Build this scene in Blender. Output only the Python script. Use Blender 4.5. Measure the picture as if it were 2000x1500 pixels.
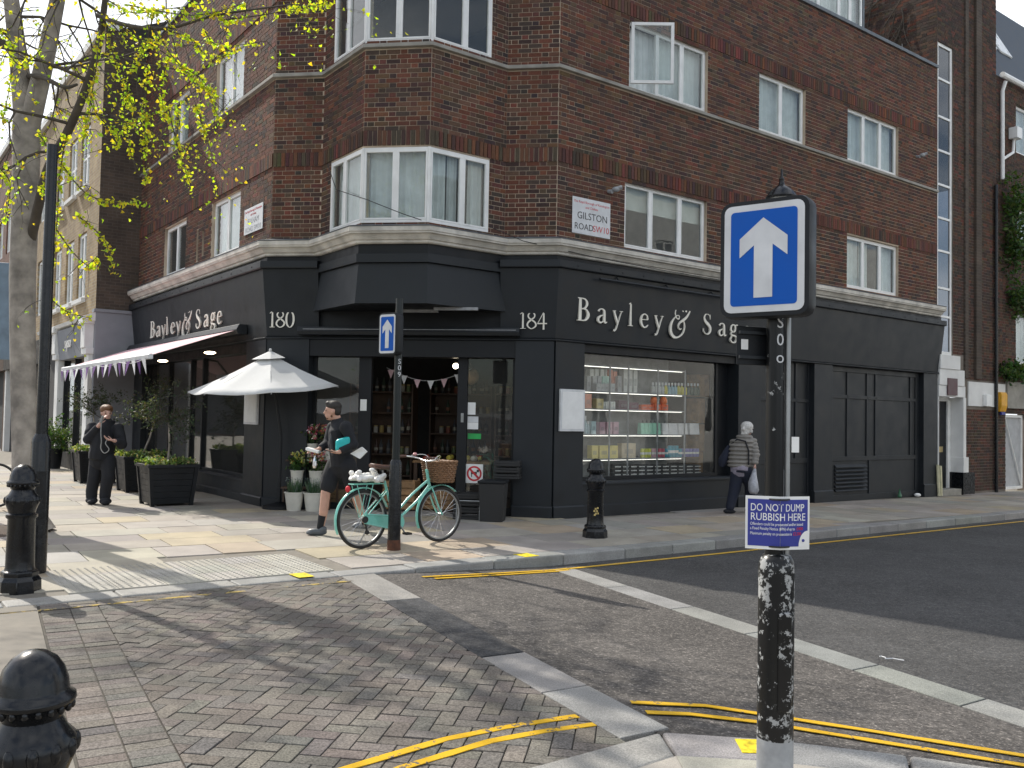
import bpy, bmesh, math, random
import numpy as np
from mathutils import Vector, Matrix
random.seed(7); RNG = np.random.default_rng(7)
for o in list(bpy.data.objects): bpy.data.objects.remove(o)
SC = bpy.context.scene; COL = SC.collection
PI = math.pi; R_ = math.radians
V = lambda *a: np.array(a, float)

# ------------------------------------------------------------------ camera
FPX, PITCH, ROLL, YAW, CAMH = 1730., R_(2.068), R_(1.102), R_(37.16), 1.62
_fw = V(0, math.cos(PITCH), math.sin(PITCH)); _u0 = V(0, -math.sin(PITCH), math.cos(PITCH)); _r0 = V(1, 0, 0)
_r = math.cos(ROLL)*_r0 + math.sin(ROLL)*_u0; _up = -math.sin(ROLL)*_r0 + math.cos(ROLL)*_u0
CAM = V(0, 0, CAMH)
cam = bpy.data.cameras.new('camera'); cam.sensor_width = 36; cam.lens = FPX/2000*36; cam.clip_start = .05; cam.clip_end = 3000
camo = bpy.data.objects.new('camera', cam); COL.objects.link(camo)
camo.matrix_world = Matrix(((_r[0], _up[0], -_fw[0], 0), (_r[1], _up[1], -_fw[1], 0), (_r[2], _up[2], -_fw[2], CAMH), (0, 0, 0, 1)))
SC.camera = camo
# ------------------------------------------------------------------ world, sun, exposure
SUN_AZ, SUN_EL = R_(137.), R_(41.)
SDIR = Vector((math.cos(SUN_AZ)*math.cos(SUN_EL), math.sin(SUN_AZ)*math.cos(SUN_EL), math.sin(SUN_EL)))
W = bpy.data.worlds.new('World'); SC.world = W; W.use_nodes = True
nt = W.node_tree; bg = nt.nodes['Background']
sky = nt.nodes.new('ShaderNodeTexSky'); sky.sky_type = 'NISHITA'; sky.sun_disc = False
sky.sun_elevation = SUN_EL; sky.sun_rotation = R_(90)-SUN_AZ; sky.air_density = 1.0; sky.dust_density = 2.0; sky.ozone_density = 1.0
tc = nt.nodes.new('ShaderNodeTexCoord'); mp = nt.nodes.new('ShaderNodeMapping'); mp.inputs['Scale'].default_value = (1.2, 1.2, 3.0)
nz = nt.nodes.new('ShaderNodeTexNoise'); nz.inputs['Scale'].default_value = 2.2; nz.inputs['Detail'].default_value = 8; nz.inputs['Roughness'].default_value = .55
cr = nt.nodes.new('ShaderNodeValToRGB'); cr.color_ramp.elements[0].position = .40; cr.color_ramp.elements[1].position = .60
mx = nt.nodes.new('ShaderNodeMixRGB'); mx.inputs['Color2'].default_value = (8.5, 8.8, 9.2, 1)
nt.links.new(tc.outputs['Generated'], mp.inputs['Vector']); nt.links.new(mp.outputs['Vector'], nz.inputs['Vector'])
nt.links.new(nz.outputs['Fac'], cr.inputs['Fac']); nt.links.new(cr.outputs['Color'], mx.inputs['Fac'])
nt.links.new(sky.outputs['Color'], mx.inputs['Color1']); nt.links.new(mx.outputs['Color'], bg.inputs['Color'])
bg.inputs['Strength'].default_value = .14
sl = bpy.data.lights.new('sun', 'SUN'); sl.energy = 4.2; sl.angle = R_(.55); sl.color = (1, .945, .85)
so = bpy.data.objects.new('sun', sl); COL.objects.link(so); so.rotation_euler = (-SDIR).to_track_quat('-Z', 'Y').to_euler(); so.location = (-20, 20, 30)
SC.view_settings.view_transform = 'Standard'; SC.view_settings.look = 'None'; SC.view_settings.exposure = 0.30; SC.view_settings.gamma = 1.0
SC.view_settings.use_curve_mapping = False
SC.render.resolution_x, SC.render.resolution_y = 1024, 768
SC.cycles.max_bounces = 8; SC.cycles.transparent_max_bounces = 16; SC.cycles.diffuse_bounces = 4

# ------------------------------------------------------------------ geometry frames
class Fr:
    def __init__(s, o, u, n): s.o = np.array(o, float); s.u = np.array(u, float); s.n = np.array(n, float)
    def p(s, a, o, z): return s.o + s.u*a + s.n*o + V(0, 0, z)
    def sub(s, a, o=0, z=0): return Fr(s.p(a, o, z), s.u, s.n)
ang = lambda a: V(math.cos(a), math.sin(a), 0)
uR = ang(YAW); nR = ang(YAW-PI/2); uL = ang(YAW+PI/2); nL = ang(YAW+PI); uC = ang(YAW-PI/4); nC = ang(YAW-3*PI/4)
def ray(x, y): return (x-1000)/FPX*_r-(y-750)/FPX*_up+_fw
def hit(x, y, p0, n): d = ray(x, y); return CAM+d*(np.dot(np.array(p0)-CAM, n)/np.dot(d, n))
B0 = V(0.67154, 14.23136, 0)            # right-hand corner of the chamfer, on the ground
CW = 4.84                                # chamfer width
A0 = B0-CW*uC
FR, FC, FL = Fr(B0, uR, nR), Fr(B0, uC, nC), Fr(A0, uL, nL)
def onR(x, y, o=0): q = hit(x, y, FR.p(0, o, 0), nR); return float((q-B0)@uR), float(q[2])
def onC(x, y, o=0): q = hit(x, y, FC.p(0, o, 0), nC); return float((q-B0)@uC), float(q[2])
def onL(x, y, o=0): q = hit(x, y, FL.p(0, o, 0), nL); return float((q-A0)@uL), float(q[2])
TILT = .009
def gz(x, y): return -TILT*((x-B0[0])*uR[0]+(y-B0[1])*uR[1])
def gl(x, y, off=0):                      # pixel -> point on the tilted street
    d = ray(x, y); a = d[2]+TILT*np.dot(d, uR); b = -TILT*np.dot(CAM-B0, uR)+off-CAMH
    return CAM+d*(b/a)
def G(x, y, z=0): return V(x, y, gz(x, y)+z)

# ------------------------------------------------------------------ mesh builder
class MB:
    def __init__(s): s.v = []; s.f = []; s.c = []; s.col = (1, 1, 1); s.usecol = False
    def setc(s, c): s.col = tuple(c); s.usecol = True; return s
    def add(s, vs, fs):
        b = len(s.v); s.v.extend([tuple(map(float, q)) for q in vs]); s.f.extend([tuple(i+b for i in f) for f in fs]); s.c.extend([s.col]*len(fs)); return s
    def hexa(s, P): return s.add(P, [(0, 3, 2, 1), (4, 5, 6, 7), (0, 1, 5, 4), (1, 2, 6, 5), (2, 3, 7, 6), (3, 0, 4, 7)])
    def box(s, fr, a0, a1, o0, o1, z0, z1):
        return s.hexa([fr.p(a0, o1, z0), fr.p(a1, o1, z0), fr.p(a1, o0, z0), fr.p(a0, o0, z0), fr.p(a0, o1, z1), fr.p(a1, o1, z1), fr.p(a1, o0, z1), fr.p(a0, o0, z1)])
    def quad(s, *P): return s.add(P, [tuple(range(len(P)))])
    def prism(s, poly, z0, z1):           # poly: list of (x,y); z relative to the tilted ground
        n = len(poly); vs = [G(x, y, z0) for x, y in poly]+[G(x, y, z1) for x, y in poly]
        return s.add(vs, [tuple(range(n))[::-1], tuple(range(n, 2*n))]+[(i, (i+1) % n, n+(i+1) % n, n+i) for i in range(n)])
    def extr(s, fr, prof, a0, a1):        # profile [(o,z)] extruded along s
        n = len(prof); vs = [fr.p(a0, o, z) for o, z in prof]+[fr.p(a1, o, z) for o, z in prof]
        return s.add(vs, [tuple(range(n)), tuple(range(n, 2*n))[::-1]]+[(i, n+i, n+(i+1) % n, (i+1) % n) for i in range(n)])
    def sweep(s, path, prof, right=True): # mitred sweep of profile [(o,z)] along a plan polyline
        path = [np.array(p[:2], float) for p in path]; m = len(path); ns = []
        for i in range(m-1):
            d = path[i+1]-path[i]; d /= np.hypot(*d); ns.append(np.array([d[1], -d[0]]))
        offs = []
        for i in range(m):
            if i == 0: offs.append(ns[0])
            elif i == m-1: offs.append(ns[-1])
            else:
                b = ns[i-1]+ns[i]; b /= np.hypot(*b); offs.append(b/max(.2, b@ns[i]))
        k = len(prof); vs = []
        for i in range(m):
            for o, z in prof: q = path[i]+offs[i]*o; vs.append((q[0], q[1], z))
        fs = [tuple(range(k))[::-1], tuple((m-1)*k+j for j in range(k))]
        for i in range(m-1):
            for j in range(k): j2 = (j+1) % k; fs.append((i*k+j, i*k+j2, (i+1)*k+j2, (i+1)*k+j))
        return s.add(vs, fs)
    def rings(s, rings, closed_ends=True):
        n = len(rings[0]); vs = [p for r in rings for p in r]; fs = []
        for i in range(len(rings)-1):
            for j in range(n): j2 = (j+1) % n; fs.append((i*n+j, i*n+j2, (i+1)*n+j2, (i+1)*n+j))
        if closed_ends: fs += [tuple(range(n))[::-1], tuple((len(rings)-1)*n+j for j in range(n))]
        return s.add(vs, fs)
    def tube(s, pts, rad, n=10, ends=True, squash=None):
        pts = [np.array(p, float) for p in pts]; m = len(pts)
        if not hasattr(rad, '__len__'): rad = [rad]*m
        rs = []; prev = None
        for i in range(m):
            t = pts[min(i+1, m-1)]-pts[max(i-1, 0)]; L = np.linalg.norm(t); t = t/L if L > 1e-9 else V(0, 0, 1)
            if prev is None: a = V(0, 0, 1) if abs(t[2]) < .9 else V(1, 0, 0); x = np.cross(t, a)
            else: x = prev-t*(prev@t)
            x /= np.linalg.norm(x); y = np.cross(t, x); prev = x
            r = rad[i]; ra, rb = (r, r) if not hasattr(r, '__len__') else r
            rs.append([pts[i]+x*ra*math.cos(2*PI*j/n)+y*rb*math.sin(2*PI*j/n) for j in range(n)])
        return s.rings(rs, ends)
    def lathe(s, c, prof, n=24):           # prof [(r,z)] bottom to top
        c = np.array(c, float)
        return s.rings([[c+V(r*math.cos(2*PI*j/n), r*math.sin(2*PI*j/n), z) for j in range(n)] for r, z in prof])
    def ell(s, c, r, n=14, m=9, rot=None):
        c = np.array(c, float); r = (r, r, r) if not hasattr(r, '__len__') else r; rs = []
        for i in range(1, m):
            t = PI*i/m; ring = []
            for j in range(n):
                q = V(r[0]*math.sin(t)*math.cos(2*PI*j/n), r[1]*math.sin(t)*math.sin(2*PI*j/n), -r[2]*math.cos(t))
                ring.append(c+(rot@q if rot is not None else q))
            rs.append(ring)
        return s.rings(rs)
    def build(s, name, mat, parent=None, smooth=None, bevel=0, kind=None, label=None, mods=None):
        me = bpy.data.meshes.new(name); off = np.array(parent.get('_w', (0, 0, 0))) if parent is not None else np.zeros(3)
        vs = np.array(s.v)-off if s.v else np.zeros((0, 3))
        me.from_pydata(vs.tolist(), [], s.f); me.validate()
        if s.usecol and len(me.polygons) == len(s.c):
            at = me.attributes.new('Col', 'FLOAT_COLOR', 'FACE')
            at.data.foreach_set('color', np.array([(*c, 1) for c in s.c], 'f').ravel())
        if smooth is not None:
            me.polygons.foreach_set('use_smooth', [True]*len(me.polygons)); me.set_sharp_from_angle(angle=R_(smooth))
        ob = bpy.data.objects.new(name, me); COL.objects.link(ob); me.materials.append(mat)
        if parent is not None: ob.parent = parent; ob['_w'] = tuple(map(float, off))
        if bevel: b = ob.modifiers.new('Bevel', 'BEVEL'); b.width = bevel; b.segments = 2; b.limit_method = 'ANGLE'; b.angle_limit = R_(40)
        if kind: ob['kind'] = kind
        if label: ob['label'] = label
        return ob
    def thing(s, name, mat, label, cat, base=None, group=None, **k):   # a thing of one mesh, its origin at its base
        if base is None: a = np.array(s.v); base = V(a[:, 0].mean(), a[:, 1].mean(), a[:, 2].min())
        e = {'_w': tuple(base)}
        class D(dict): pass
        me_s = s.v; s.v = [tuple(np.array(q)-np.array(base)) for q in me_s]
        ob = s.build(name, mat, None, **k); s.v = me_s
        ob.location = base; ob['_w'] = tuple(map(float, base)); tag(ob, label, cat, group); return ob
def tag(o, label, cat, group=None):
    o['label'] = label; o['category'] = cat
    if group: o['group'] = group
    return o
def empty(name, loc, label, cat, group=None):
    e = bpy.data.objects.new(name, None); e.empty_display_size = .2; COL.objects.link(e); e.location = tuple(loc); e['_w'] = tuple(float(x) for x in loc)
    return tag(e, label, cat, group)
def struct(ob): ob['kind'] = 'structure'; return ob
def dup(root, loc, rotz=0, label=None, group=None, scale=None):
    def cp(o, par):
        c = o.copy(); COL.objects.link(c); c.parent = par
        for ch in list(o.children): cp(ch, c)
        return c
    r = cp(root, None); r.location = tuple(loc); r.rotation_euler = (0, 0, rotz); r['_w'] = tuple(map(float, loc))
    if scale: r.scale = (scale,)*3
    if label: r['label'] = label
    if group: r['group'] = group
    return r

# ------------------------------------------------------------------ materials
MATS = {}
def newmat(name):
    m = bpy.data.materials.new(name); m.use_nodes = True; MATS[name] = m
    return m, m.node_tree, m.node_tree.nodes['Principled BSDF']
def nnoise(t, scale, detail=4, rough=.55, vec=None):
    n = t.nodes.new('ShaderNodeTexNoise'); n.inputs['Scale'].default_value = scale; n.inputs['Detail'].default_value = detail; n.inputs['Roughness'].default_value = rough
    if vec is None:
        g = t.nodes.get('POS') or t.nodes.new('ShaderNodeNewGeometry'); g.name = 'POS'; vec = g.outputs['Position']
    t.links.new(vec, n.inputs['Vector']); return n
def ramp(t, src, *stops):
    r = t.nodes.new('ShaderNodeValToRGB'); e = r.color_ramp.elements
    for i, (p, c) in enumerate(stops):
        el = e[i] if i < 2 else e.new(p)
        el.position = p; el.color = (*c, 1) if hasattr(c, '__len__') else (c, c, c, 1)
    t.links.new(src, r.inputs['Fac']); return r.outputs['Color']
def mixc(t, mode, a, b, fac=1.0):
    m = t.nodes.new('ShaderNodeMixRGB'); m.blend_type = mode
    for k, x in (('Fac', fac), ('Color1', a), ('Color2', b)):
        if hasattr(x, 'is_linked') or hasattr(x, 'links'): t.links.new(x, m.inputs[k])
        else: m.inputs[k].default_value = x if k == 'Fac' else ((*x, 1) if len(x) == 3 else x)
    return m.outputs['Color']
def bump(t, b, src, strength, dist=.01):
    n = t.nodes.new('ShaderNodeBump'); n.inputs['Strength'].default_value = strength; n.inputs['Distance'].default_value = dist
    t.links.new(src, n.inputs['Height']); t.links.new(n.outputs['Normal'], b.inputs['Normal'])
def pm(name, col, rough=.6, metal=0, var=.25, scale=6, bmp=.15, bscale=80, spec=.5, coat=0, attr=False, fine=0.0, sub=0):
    """painted / stone / fabric surface: colour with two scales of unevenness and a fine relief"""
    m, t, b = newmat(name)
    base = col
    if attr:
        a = t.nodes.new('ShaderNodeAttribute'); a.attribute_name = 'Col'; base = mixc(t, 'MULTIPLY', a.outputs['Color'], col)
    n1 = nnoise(t, scale, 5); c = mixc(t, 'MULTIPLY', base, ramp(t, n1.outputs['Fac'], (.3, 1-var), (.7, 1+var*.6)))
    if fine:
        n3 = nnoise(t, bscale*1.5, 3, .7); c = mixc(t, 'MULTIPLY', c, ramp(t, n3.outputs['Fac'], (.35, 1-fine), (.65, 1+fine)))
    t.links.new(c, b.inputs['Base Color'])
    b.inputs['Metallic'].default_value = metal; b.inputs['Specular IOR Level'].default_value = spec
    n2 = nnoise(t, bscale, 4)
    rr = ramp(t, n1.outputs['Fac'], (.3, max(.02, rough-.08)), (.7, min(1, rough+.1))); t.links.new(rr, b.inputs['Roughness'])
    if coat: b.inputs['Coat Weight'].default_value = coat; b.inputs['Coat Roughness'].default_value = .15
    if bmp: bump(t, b, n2.outputs['Fac'], bmp)
    if sub: b.inputs['Subsurface Weight'].default_value = sub; b.inputs['Subsurface Radius'].default_value = (.02, .01, .006)
    return m
def glass(name, tint=(.9, .93, .92), ior=1.5, dirt=.04):
    m, t, b = newmat(name); t.nodes.remove(b); out = t.nodes['Material Output']
    tr = t.nodes.new('ShaderNodeBsdfTransparent'); tr.inputs['Color'].default_value = (*tint, 1)
    gg = t.nodes.new('ShaderNodeBsdfGlossy'); gg.inputs['Roughness'].default_value = .012
    n = nnoise(t, 1.3, 2); bp = t.nodes.new('ShaderNodeBump'); bp.inputs['Strength'].default_value = .03; bp.inputs['Distance'].default_value = .05
    t.links.new(n.outputs['Fac'], bp.inputs['Height']); t.links.new(bp.outputs['Normal'], gg.inputs['Normal'])
    lw = t.nodes.new('ShaderNodeLayerWeight'); lw.inputs['Blend'].default_value = .5; f0 = ((ior-1)/(ior+1))**2
    pw = t.nodes.new('ShaderNodeMath'); pw.operation = 'POWER'; pw.inputs[1].default_value = 4.5; t.links.new(lw.outputs['Facing'], pw.inputs[0])
    fr = t.nodes.new('ShaderNodeMath'); fr.operation = 'MULTIPLY_ADD'; fr.inputs[1].default_value = 1-f0; fr.inputs[2].default_value = f0; t.links.new(pw.outputs[0], fr.inputs[0])
    mx = t.nodes.new('ShaderNodeMixShader'); t.links.new(fr.outputs[0], mx.inputs['Fac']); t.links.new(tr.outputs[0], mx.inputs[1]); t.links.new(gg.outputs[0], mx.inputs[2])
    df = t.nodes.new('ShaderNodeBsdfDiffuse'); df.inputs['Color'].default_value = (.6, .6, .58, 1)
    m2 = t.nodes.new('ShaderNodeMixShader'); m2.inputs['Fac'].default_value = dirt
    t.links.new(mx.outputs[0], m2.inputs[1]); t.links.new(df.outputs[0], m2.inputs[2]); t.links.new(m2.outputs[0], out.inputs['Surface']); return m
def emit(name, col, s):
    m, t, b = newmat(name); b.inputs['Base Color'].default_value = (*col, 1); b.inputs['Emission Color'].default_value = (*col, 1); b.inputs['Emission Strength'].default_value = s; return m
def mbrick(name, soot=.5):
    m, t, b = newmat(name); a = t.nodes.new('ShaderNodeAttribute'); a.attribute_name = 'Col'
    n1 = nnoise(t, 38, 5, .65); n0 = nnoise(t, .55, 4); n2 = nnoise(t, 160, 3)
    c = mixc(t, 'MULTIPLY', a.outputs['Color'], ramp(t, n1.outputs['Fac'], (.25, .62), (.75, 1.3)))
    c = mixc(t, 'MIX', c, (.035, .03, .03), ramp(t, n0.outputs['Fac'], (.5, 0), (.78, soot)))
    n4 = nnoise(t, 6, 6, .7); c = mixc(t, 'MIX', c, (.42, .40, .37), ramp(t, n4.outputs['Fac'], (.66, 0), (.8, .35)))
    t.links.new(c, b.inputs['Base Color']); b.inputs['Roughness'].default_value = .88; b.inputs['Specular IOR Level'].default_value = .25
    bump(t, b, n2.outputs['Fac'], .5, .006); return m
def mmortar(name, col=(.52, .425, .325)):
    return pm(name, col, .95, var=.4, scale=1.6, bmp=.4, bscale=140, spec=.1)
def masph(name, col, speck=.5, sc=210):
    m, t, b = newmat(name); n1 = nnoise(t, sc, 2, .6); n2 = nnoise(t, .9, 5, .6); n3 = nnoise(t, sc*.45, 3, .7); n5 = nnoise(t, 9, 4)
    c = mixc(t, 'MULTIPLY', col, ramp(t, n2.outputs['Fac'], (.3, .72), (.72, 1.25)))
    c = mixc(t, 'MIX', c, (.30, .27, .24), ramp(t, n1.outputs['Fac'], (.56, 0), (.70, speck)))
    c = mixc(t, 'MULTIPLY', c, ramp(t, n3.outputs['Fac'], (.35, .55), (.65, 1.3)))
    c = mixc(t, 'MULTIPLY', c, ramp(t, n5.outputs['Fac'], (.35, .85), (.65, 1.1)))
    t.links.new(c, b.inputs['Base Color']); b.inputs['Roughness'].default_value = .85; b.inputs['Specular IOR Level'].default_value = .3
    bump(t, b, n3.outputs['Fac'], .7, .012); return m
def mleaf(name, c1, c2, trans=.45):
    m, t, b = newmat(name); a = t.nodes.new('ShaderNodeAttribute'); a.attribute_name = 'Col'
    t.links.new(a.outputs['Color'], b.inputs['Base Color']); b.inputs['Roughness'].default_value = .5; b.inputs['Specular IOR Level'].default_value = .35
    tl = t.nodes.new('ShaderNodeBsdfTranslucent'); t.links.new(mixc(t, 'MULTIPLY', a.outputs['Color'], (1.9, 1.8, .5)), tl.inputs['Color'])
    ms = t.nodes.new('ShaderNodeMixShader'); ms.inputs['Fac'].default_value = trans
    t.links.new(b.outputs[0], ms.inputs[1]); t.links.new(tl.outputs[0], ms.inputs[2]); t.links.new(ms.outputs[0], t.nodes['Material Output'].inputs['Surface']); return m
def mpeel(name, top, under, thr=.56, sc=9):
    m, t, b = newmat(name); n1 = nnoise(t, sc, 8, .72); n2 = nnoise(t, 1.7, 3)
    ad = t.nodes.new('ShaderNodeMath'); ad.operation = 'MULTIPLY_ADD'; ad.inputs[1].default_value = .5; t.links.new(n2.outputs['Fac'], ad.inputs[0]); t.links.new(n1.outputs['Fac'], ad.inputs[2])
    f = ramp(t, ad.outputs[0], (thr+.24, 0), (thr+.255, 1))
    t.links.new(mixc(t, 'MIX', top, under, f), b.inputs['Base Color']); t.links.new(ramp(t, f, (0, .3), (1, .75)), b.inputs['Roughness']); b.inputs['Specular IOR Level'].default_value = .32
    bump(t, b, f, -.35, .004); return m

M = dict(
 brick=mbrick('brick_clay'), mortar=mmortar('mortar'), mortar_dark=mmortar('mortar_dark', (.20, .175, .15)),
 char=pm('charcoal_paint', (.0155, .0185, .022), .45, var=.18, scale=3, bmp=.05, bscale=30, spec=.32), char_d=pm('charcoal_dark_paint', (.009, .0105, .0128), .48, var=.2, bmp=.05, spec=.3),
 cornice=pm('cornice_cream', (.58, .55, .49), .65, var=.35, scale=3.5, bmp=.2, bscale=40), lead=pm('lead_flashing', (.13, .145, .16), .5, metal=.3, var=.4, scale=9, bmp=.3, bscale=25),
 string=pm('stone_string', (.30, .285, .25), .8, var=.35, scale=3, bmp=.3), white=pm('white_frame', (.80, .80, .78), .38, var=.1, scale=4, bmp=.03),
 glass=glass('window_glass'), glass_shop=glass('shop_glass', (.93, .94, .93), 1.52, .015), glass_dk=glass('stair_glass', (.35, .38, .42), 1.7, .05),
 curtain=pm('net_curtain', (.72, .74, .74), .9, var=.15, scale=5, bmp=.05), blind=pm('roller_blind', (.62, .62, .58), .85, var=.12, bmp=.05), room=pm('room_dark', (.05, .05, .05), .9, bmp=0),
 slab=pm('paving_stone', (1, 1, 1), .8, var=.22, scale=2.2, bmp=.25, bscale=120, attr=True, fine=.22), joint=pm('joint_sand', (.10, .09, .075), .95, var=.4, bmp=.3),
 granite=pm('granite', (.74, .74, .73), .75, var=.22, scale=3, bmp=.3, bscale=80, attr=True, fine=.34), paver=pm('brick_paver', (1, 1, 1), .88, var=.28, scale=1.8, bmp=.4, bscale=58, attr=True, fine=.45, spec=.25),
 asph=masph('asphalt_old', (.088, .080, .073), .85, 62), asph2=masph('asphalt_road', (.064, .063, .062), .5, 85), asphp=masph('asphalt_patch', (.050, .051, .054), .3, 110),
 yellow=mpeel('yellow_line_paint', (.70, .42, .03), (.12, .105, .09), .64, 14), yellow_f=mpeel('yellow_line_faded', (.55, .40, .12), (.14, .125, .11), .47, 10), yspray=pm('yellow_spray', (.8, .62, .02), .6, var=.5, scale=30, bmp=0),
 black=pm('black_gloss_paint', (.0055, .0065, .0085), .24, var=.35, scale=14, bmp=.12, bscale=22, spec=.42), peel=mpeel('peeling_black_paint', (.007, .0075, .008), (.33, .335, .33), .54, 24),
 zinc=pm('grey_paint', (.30, .31, .32), .6, var=.25, scale=14, bmp=.1), steel=pm('dull_steel', (.33, .34, .34), .42, metal=.8, var=.25, bmp=.05), chrome=pm('chrome', (.75, .75, .75), .16, metal=1, var=.1, bmp=0),
 signblue=pm('sign_blue', (.0, .085, .42), .5, var=.05, bmp=0, spec=.25), signwhite=pm('sign_white', (.62, .63, .64), .4, var=.14, scale=7, bmp=0), plateblue=pm('placard_blue', (.028, .038, .26), .4, var=.1, bmp=0),
 paper=pm('paper_white', (.78, .78, .76), .6, var=.08, bmp=.02), red=pm('red_print', (.55, .02, .03), .5, bmp=0), ink=pm('ink_black', (.02, .02, .02), .6, bmp=0),
 letters=pm('cream_letters', (.78, .75, .66), .45, var=.08, bmp=0), render_grey=pm('grey_render', (.235, .245, .265), .8, var=.15, scale=2, bmp=.2, bscale=50), stucco=pm('stucco_white', (.70, .70, .68), .8, var=.12, scale=2, bmp=.15),
 wood=pm('crate_wood', (.30, .17, .075), .7, var=.45, scale=9, bmp=.2, bscale=60), wood_d=pm('dark_wood', (.075, .042, .024), .6, var=.4, bmp=.15),
 mint=pm('mint_paint', (.20, .56, .47), .28, var=.06, bmp=0, coat=.5), rubber=pm('tyre_rubber', (.022, .021, .02), .75, var=.3, scale=20, bmp=.1), brown=pm('brown_leather', (.10, .048, .032), .5, var=.3, bmp=.15),
 wicker=pm('wicker', (.20, .105, .05), .7, var=.45, scale=40, bmp=.3, bscale=50), plastic_w=pm('white_plastic', (.78, .77, .73), .4, var=.12, scale=12, bmp=.3, bscale=18),
 pot=pm('cream_bucket', (.58, .56, .49), .5, var=.12, bmp=.03), canvas=pm('parasol_canvas', (.60, .60, .585), .85, var=.1, scale=3, bmp=.15, bscale=35), awning=pm('pink_awning', (.70, .47, .50), .85, var=.12, bmp=.1),
 purple=pm('purple_cloth', (.14, .05, .22), .85, bmp=.05), cloth_w=pm('white_cloth', (.75, .75, .75), .85, bmp=.05), bark=pm('ginkgo_bark', (.31, .275, .235), .9, var=.5, scale=5, bmp=.9, bscale=22), twig=pm('twig_bark', (.085, .07, .055), .9, var=.4, bmp=.3),
 leaf=mleaf('ginkgo_leaf', 0, 0, .62), leaf_d=mleaf('evergreen_leaf', 0, 0, .3), soil=pm('soil', (.075, .05, .035), .95, var=.5, scale=20, bmp=.8, bscale=40),
 skin=pm('skin', (.52, .30, .22), .5, var=.12, scale=14, bmp=.05, sub=.15), skin2=pm('skin_pale', (.56, .34, .27), .5, var=.12, scale=14, bmp=.05, sub=.15), hair=pm('dark_hair', (.022, .016, .012), .55, var=.5, scale=60, bmp=.6, bscale=120), hair_b=pm('brown_hair', (.16, .075, .03), .55, var=.5, scale=60, bmp=.6, bscale=110), hair_w=pm('white_hair', (.62, .60, .57), .6, var=.35, scale=50, bmp=.7, bscale=90),
 cloth_b=pm('black_cloth', (.011, .012, .016), .85, var=.35, scale=9, bmp=.3, bscale=60), cloth_g=pm('grey_vest_cloth', (.05, .052, .058), .85, var=.2, bmp=.2), puffer=pm('grey_puffer', (.22, .205, .185), .6, var=.18, scale=10, bmp=.15), navy=pm('navy_cloth', (.014, .018, .035), .85, var=.25, bmp=.2), lilac=pm('lilac_cloth', (.30, .27, .33), .85, bmp=.1),
 shoe=pm('grey_shoe', (.09, .10, .11), .45, var=.2, bmp=.1), teal=pm('teal_plastic', (.01, .42, .42), .35, bmp=.1), cable=pm('grey_cable', (.25, .25, .24), .5, bmp=0),
 lampw=emit('lamp_lit', (1, .86, .62), 14), strip=emit('shelf_light', (1, .97, .9), 2.2), spot=emit('spot_lit', (1, .8, .5), 9), opal=pm('opal_glass', (.7, .71, .70), .3, bmp=0),
 stock=None, slate=pm('slate_roof', (.06, .075, .095), .7, var=.3, scale=5, bmp=.3, bscale=14), maroon=pm('maroon_plate', (.07, .018, .024), .4, bmp=.05), gate=pm('gate_panel', (.42, .43, .44), .6, var=.15, bmp=.1),
 orange=pm('alarm_yellow', (.72, .36, .015), .45, bmp=.05), green=pm('green_sticker', (.02, .36, .08), .45, bmp=0), vcol=pm('printed_card', (1, 1, 1), .55, var=.15, scale=9, bmp=.03, attr=True), bottle=pm('bottle_glass', (.015, .02, .012), .12, bmp=0, coat=.3), tin=pm('foil', (.5, .5, .5), .3, metal=.9, bmp=.1))
def mtexbrick(name, c1, c2, mort, ax):
    """far brickwork, too small to tell the bricks apart"""
    m, t, b = newmat(name); g = t.nodes.new('ShaderNodeNewGeometry')
    d = t.nodes.new('ShaderNodeVectorMath'); d.operation = 'DOT_PRODUCT'; d.inputs[1].default_value = tuple(ax); t.links.new(g.outputs['Position'], d.inputs[0])
    sx = t.nodes.new('ShaderNodeSeparateXYZ'); t.links.new(g.outputs['Position'], sx.inputs[0])
    cx = t.nodes.new('ShaderNodeCombineXYZ'); t.links.new(d.outputs['Value'], cx.inputs[0]); t.links.new(sx.outputs['Z'], cx.inputs[1])
    br = t.nodes.new('ShaderNodeTexBrick'); br.inputs['Scale'].default_value = 1; br.inputs['Brick Width'].default_value = .225; br.inputs['Row Height'].default_value = .075; br.inputs['Mortar Size'].default_value = .006
    br.inputs['Color1'].default_value = (*c1, 1); br.inputs['Color2'].default_value = (*c2, 1); br.inputs['Mortar'].default_value = (*mort, 1); t.links.new(cx.outputs[0], br.inputs['Vector'])
    n = nnoise(t, 2, 5); t.links.new(mixc(t, 'MULTIPLY', br.outputs['Color'], ramp(t, n.outputs['Fac'], (.3, .7), (.7, 1.2))), b.inputs['Base Color']); b.inputs['Roughness'].default_value = .9
    bump(t, b, br.outputs['Fac'], -.3, .006); return m
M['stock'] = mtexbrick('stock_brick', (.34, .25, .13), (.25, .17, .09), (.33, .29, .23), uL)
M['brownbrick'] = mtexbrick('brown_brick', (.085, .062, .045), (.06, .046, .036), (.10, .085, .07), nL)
M['redfar'] = mtexbrick('red_brick_far', (.16, .062, .04), (.11, .05, .035), (.22, .18, .14), uL)
BRICKC = [(.120, .054, .038), (.092, .046, .034), (.145, .060, .039), (.070, .044, .036), (.108, .066, .046), (.054, .040, .035), (.165, .066, .041), (.080, .052, .041), (.130, .076, .048), (.066, .041, .035)]
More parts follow.
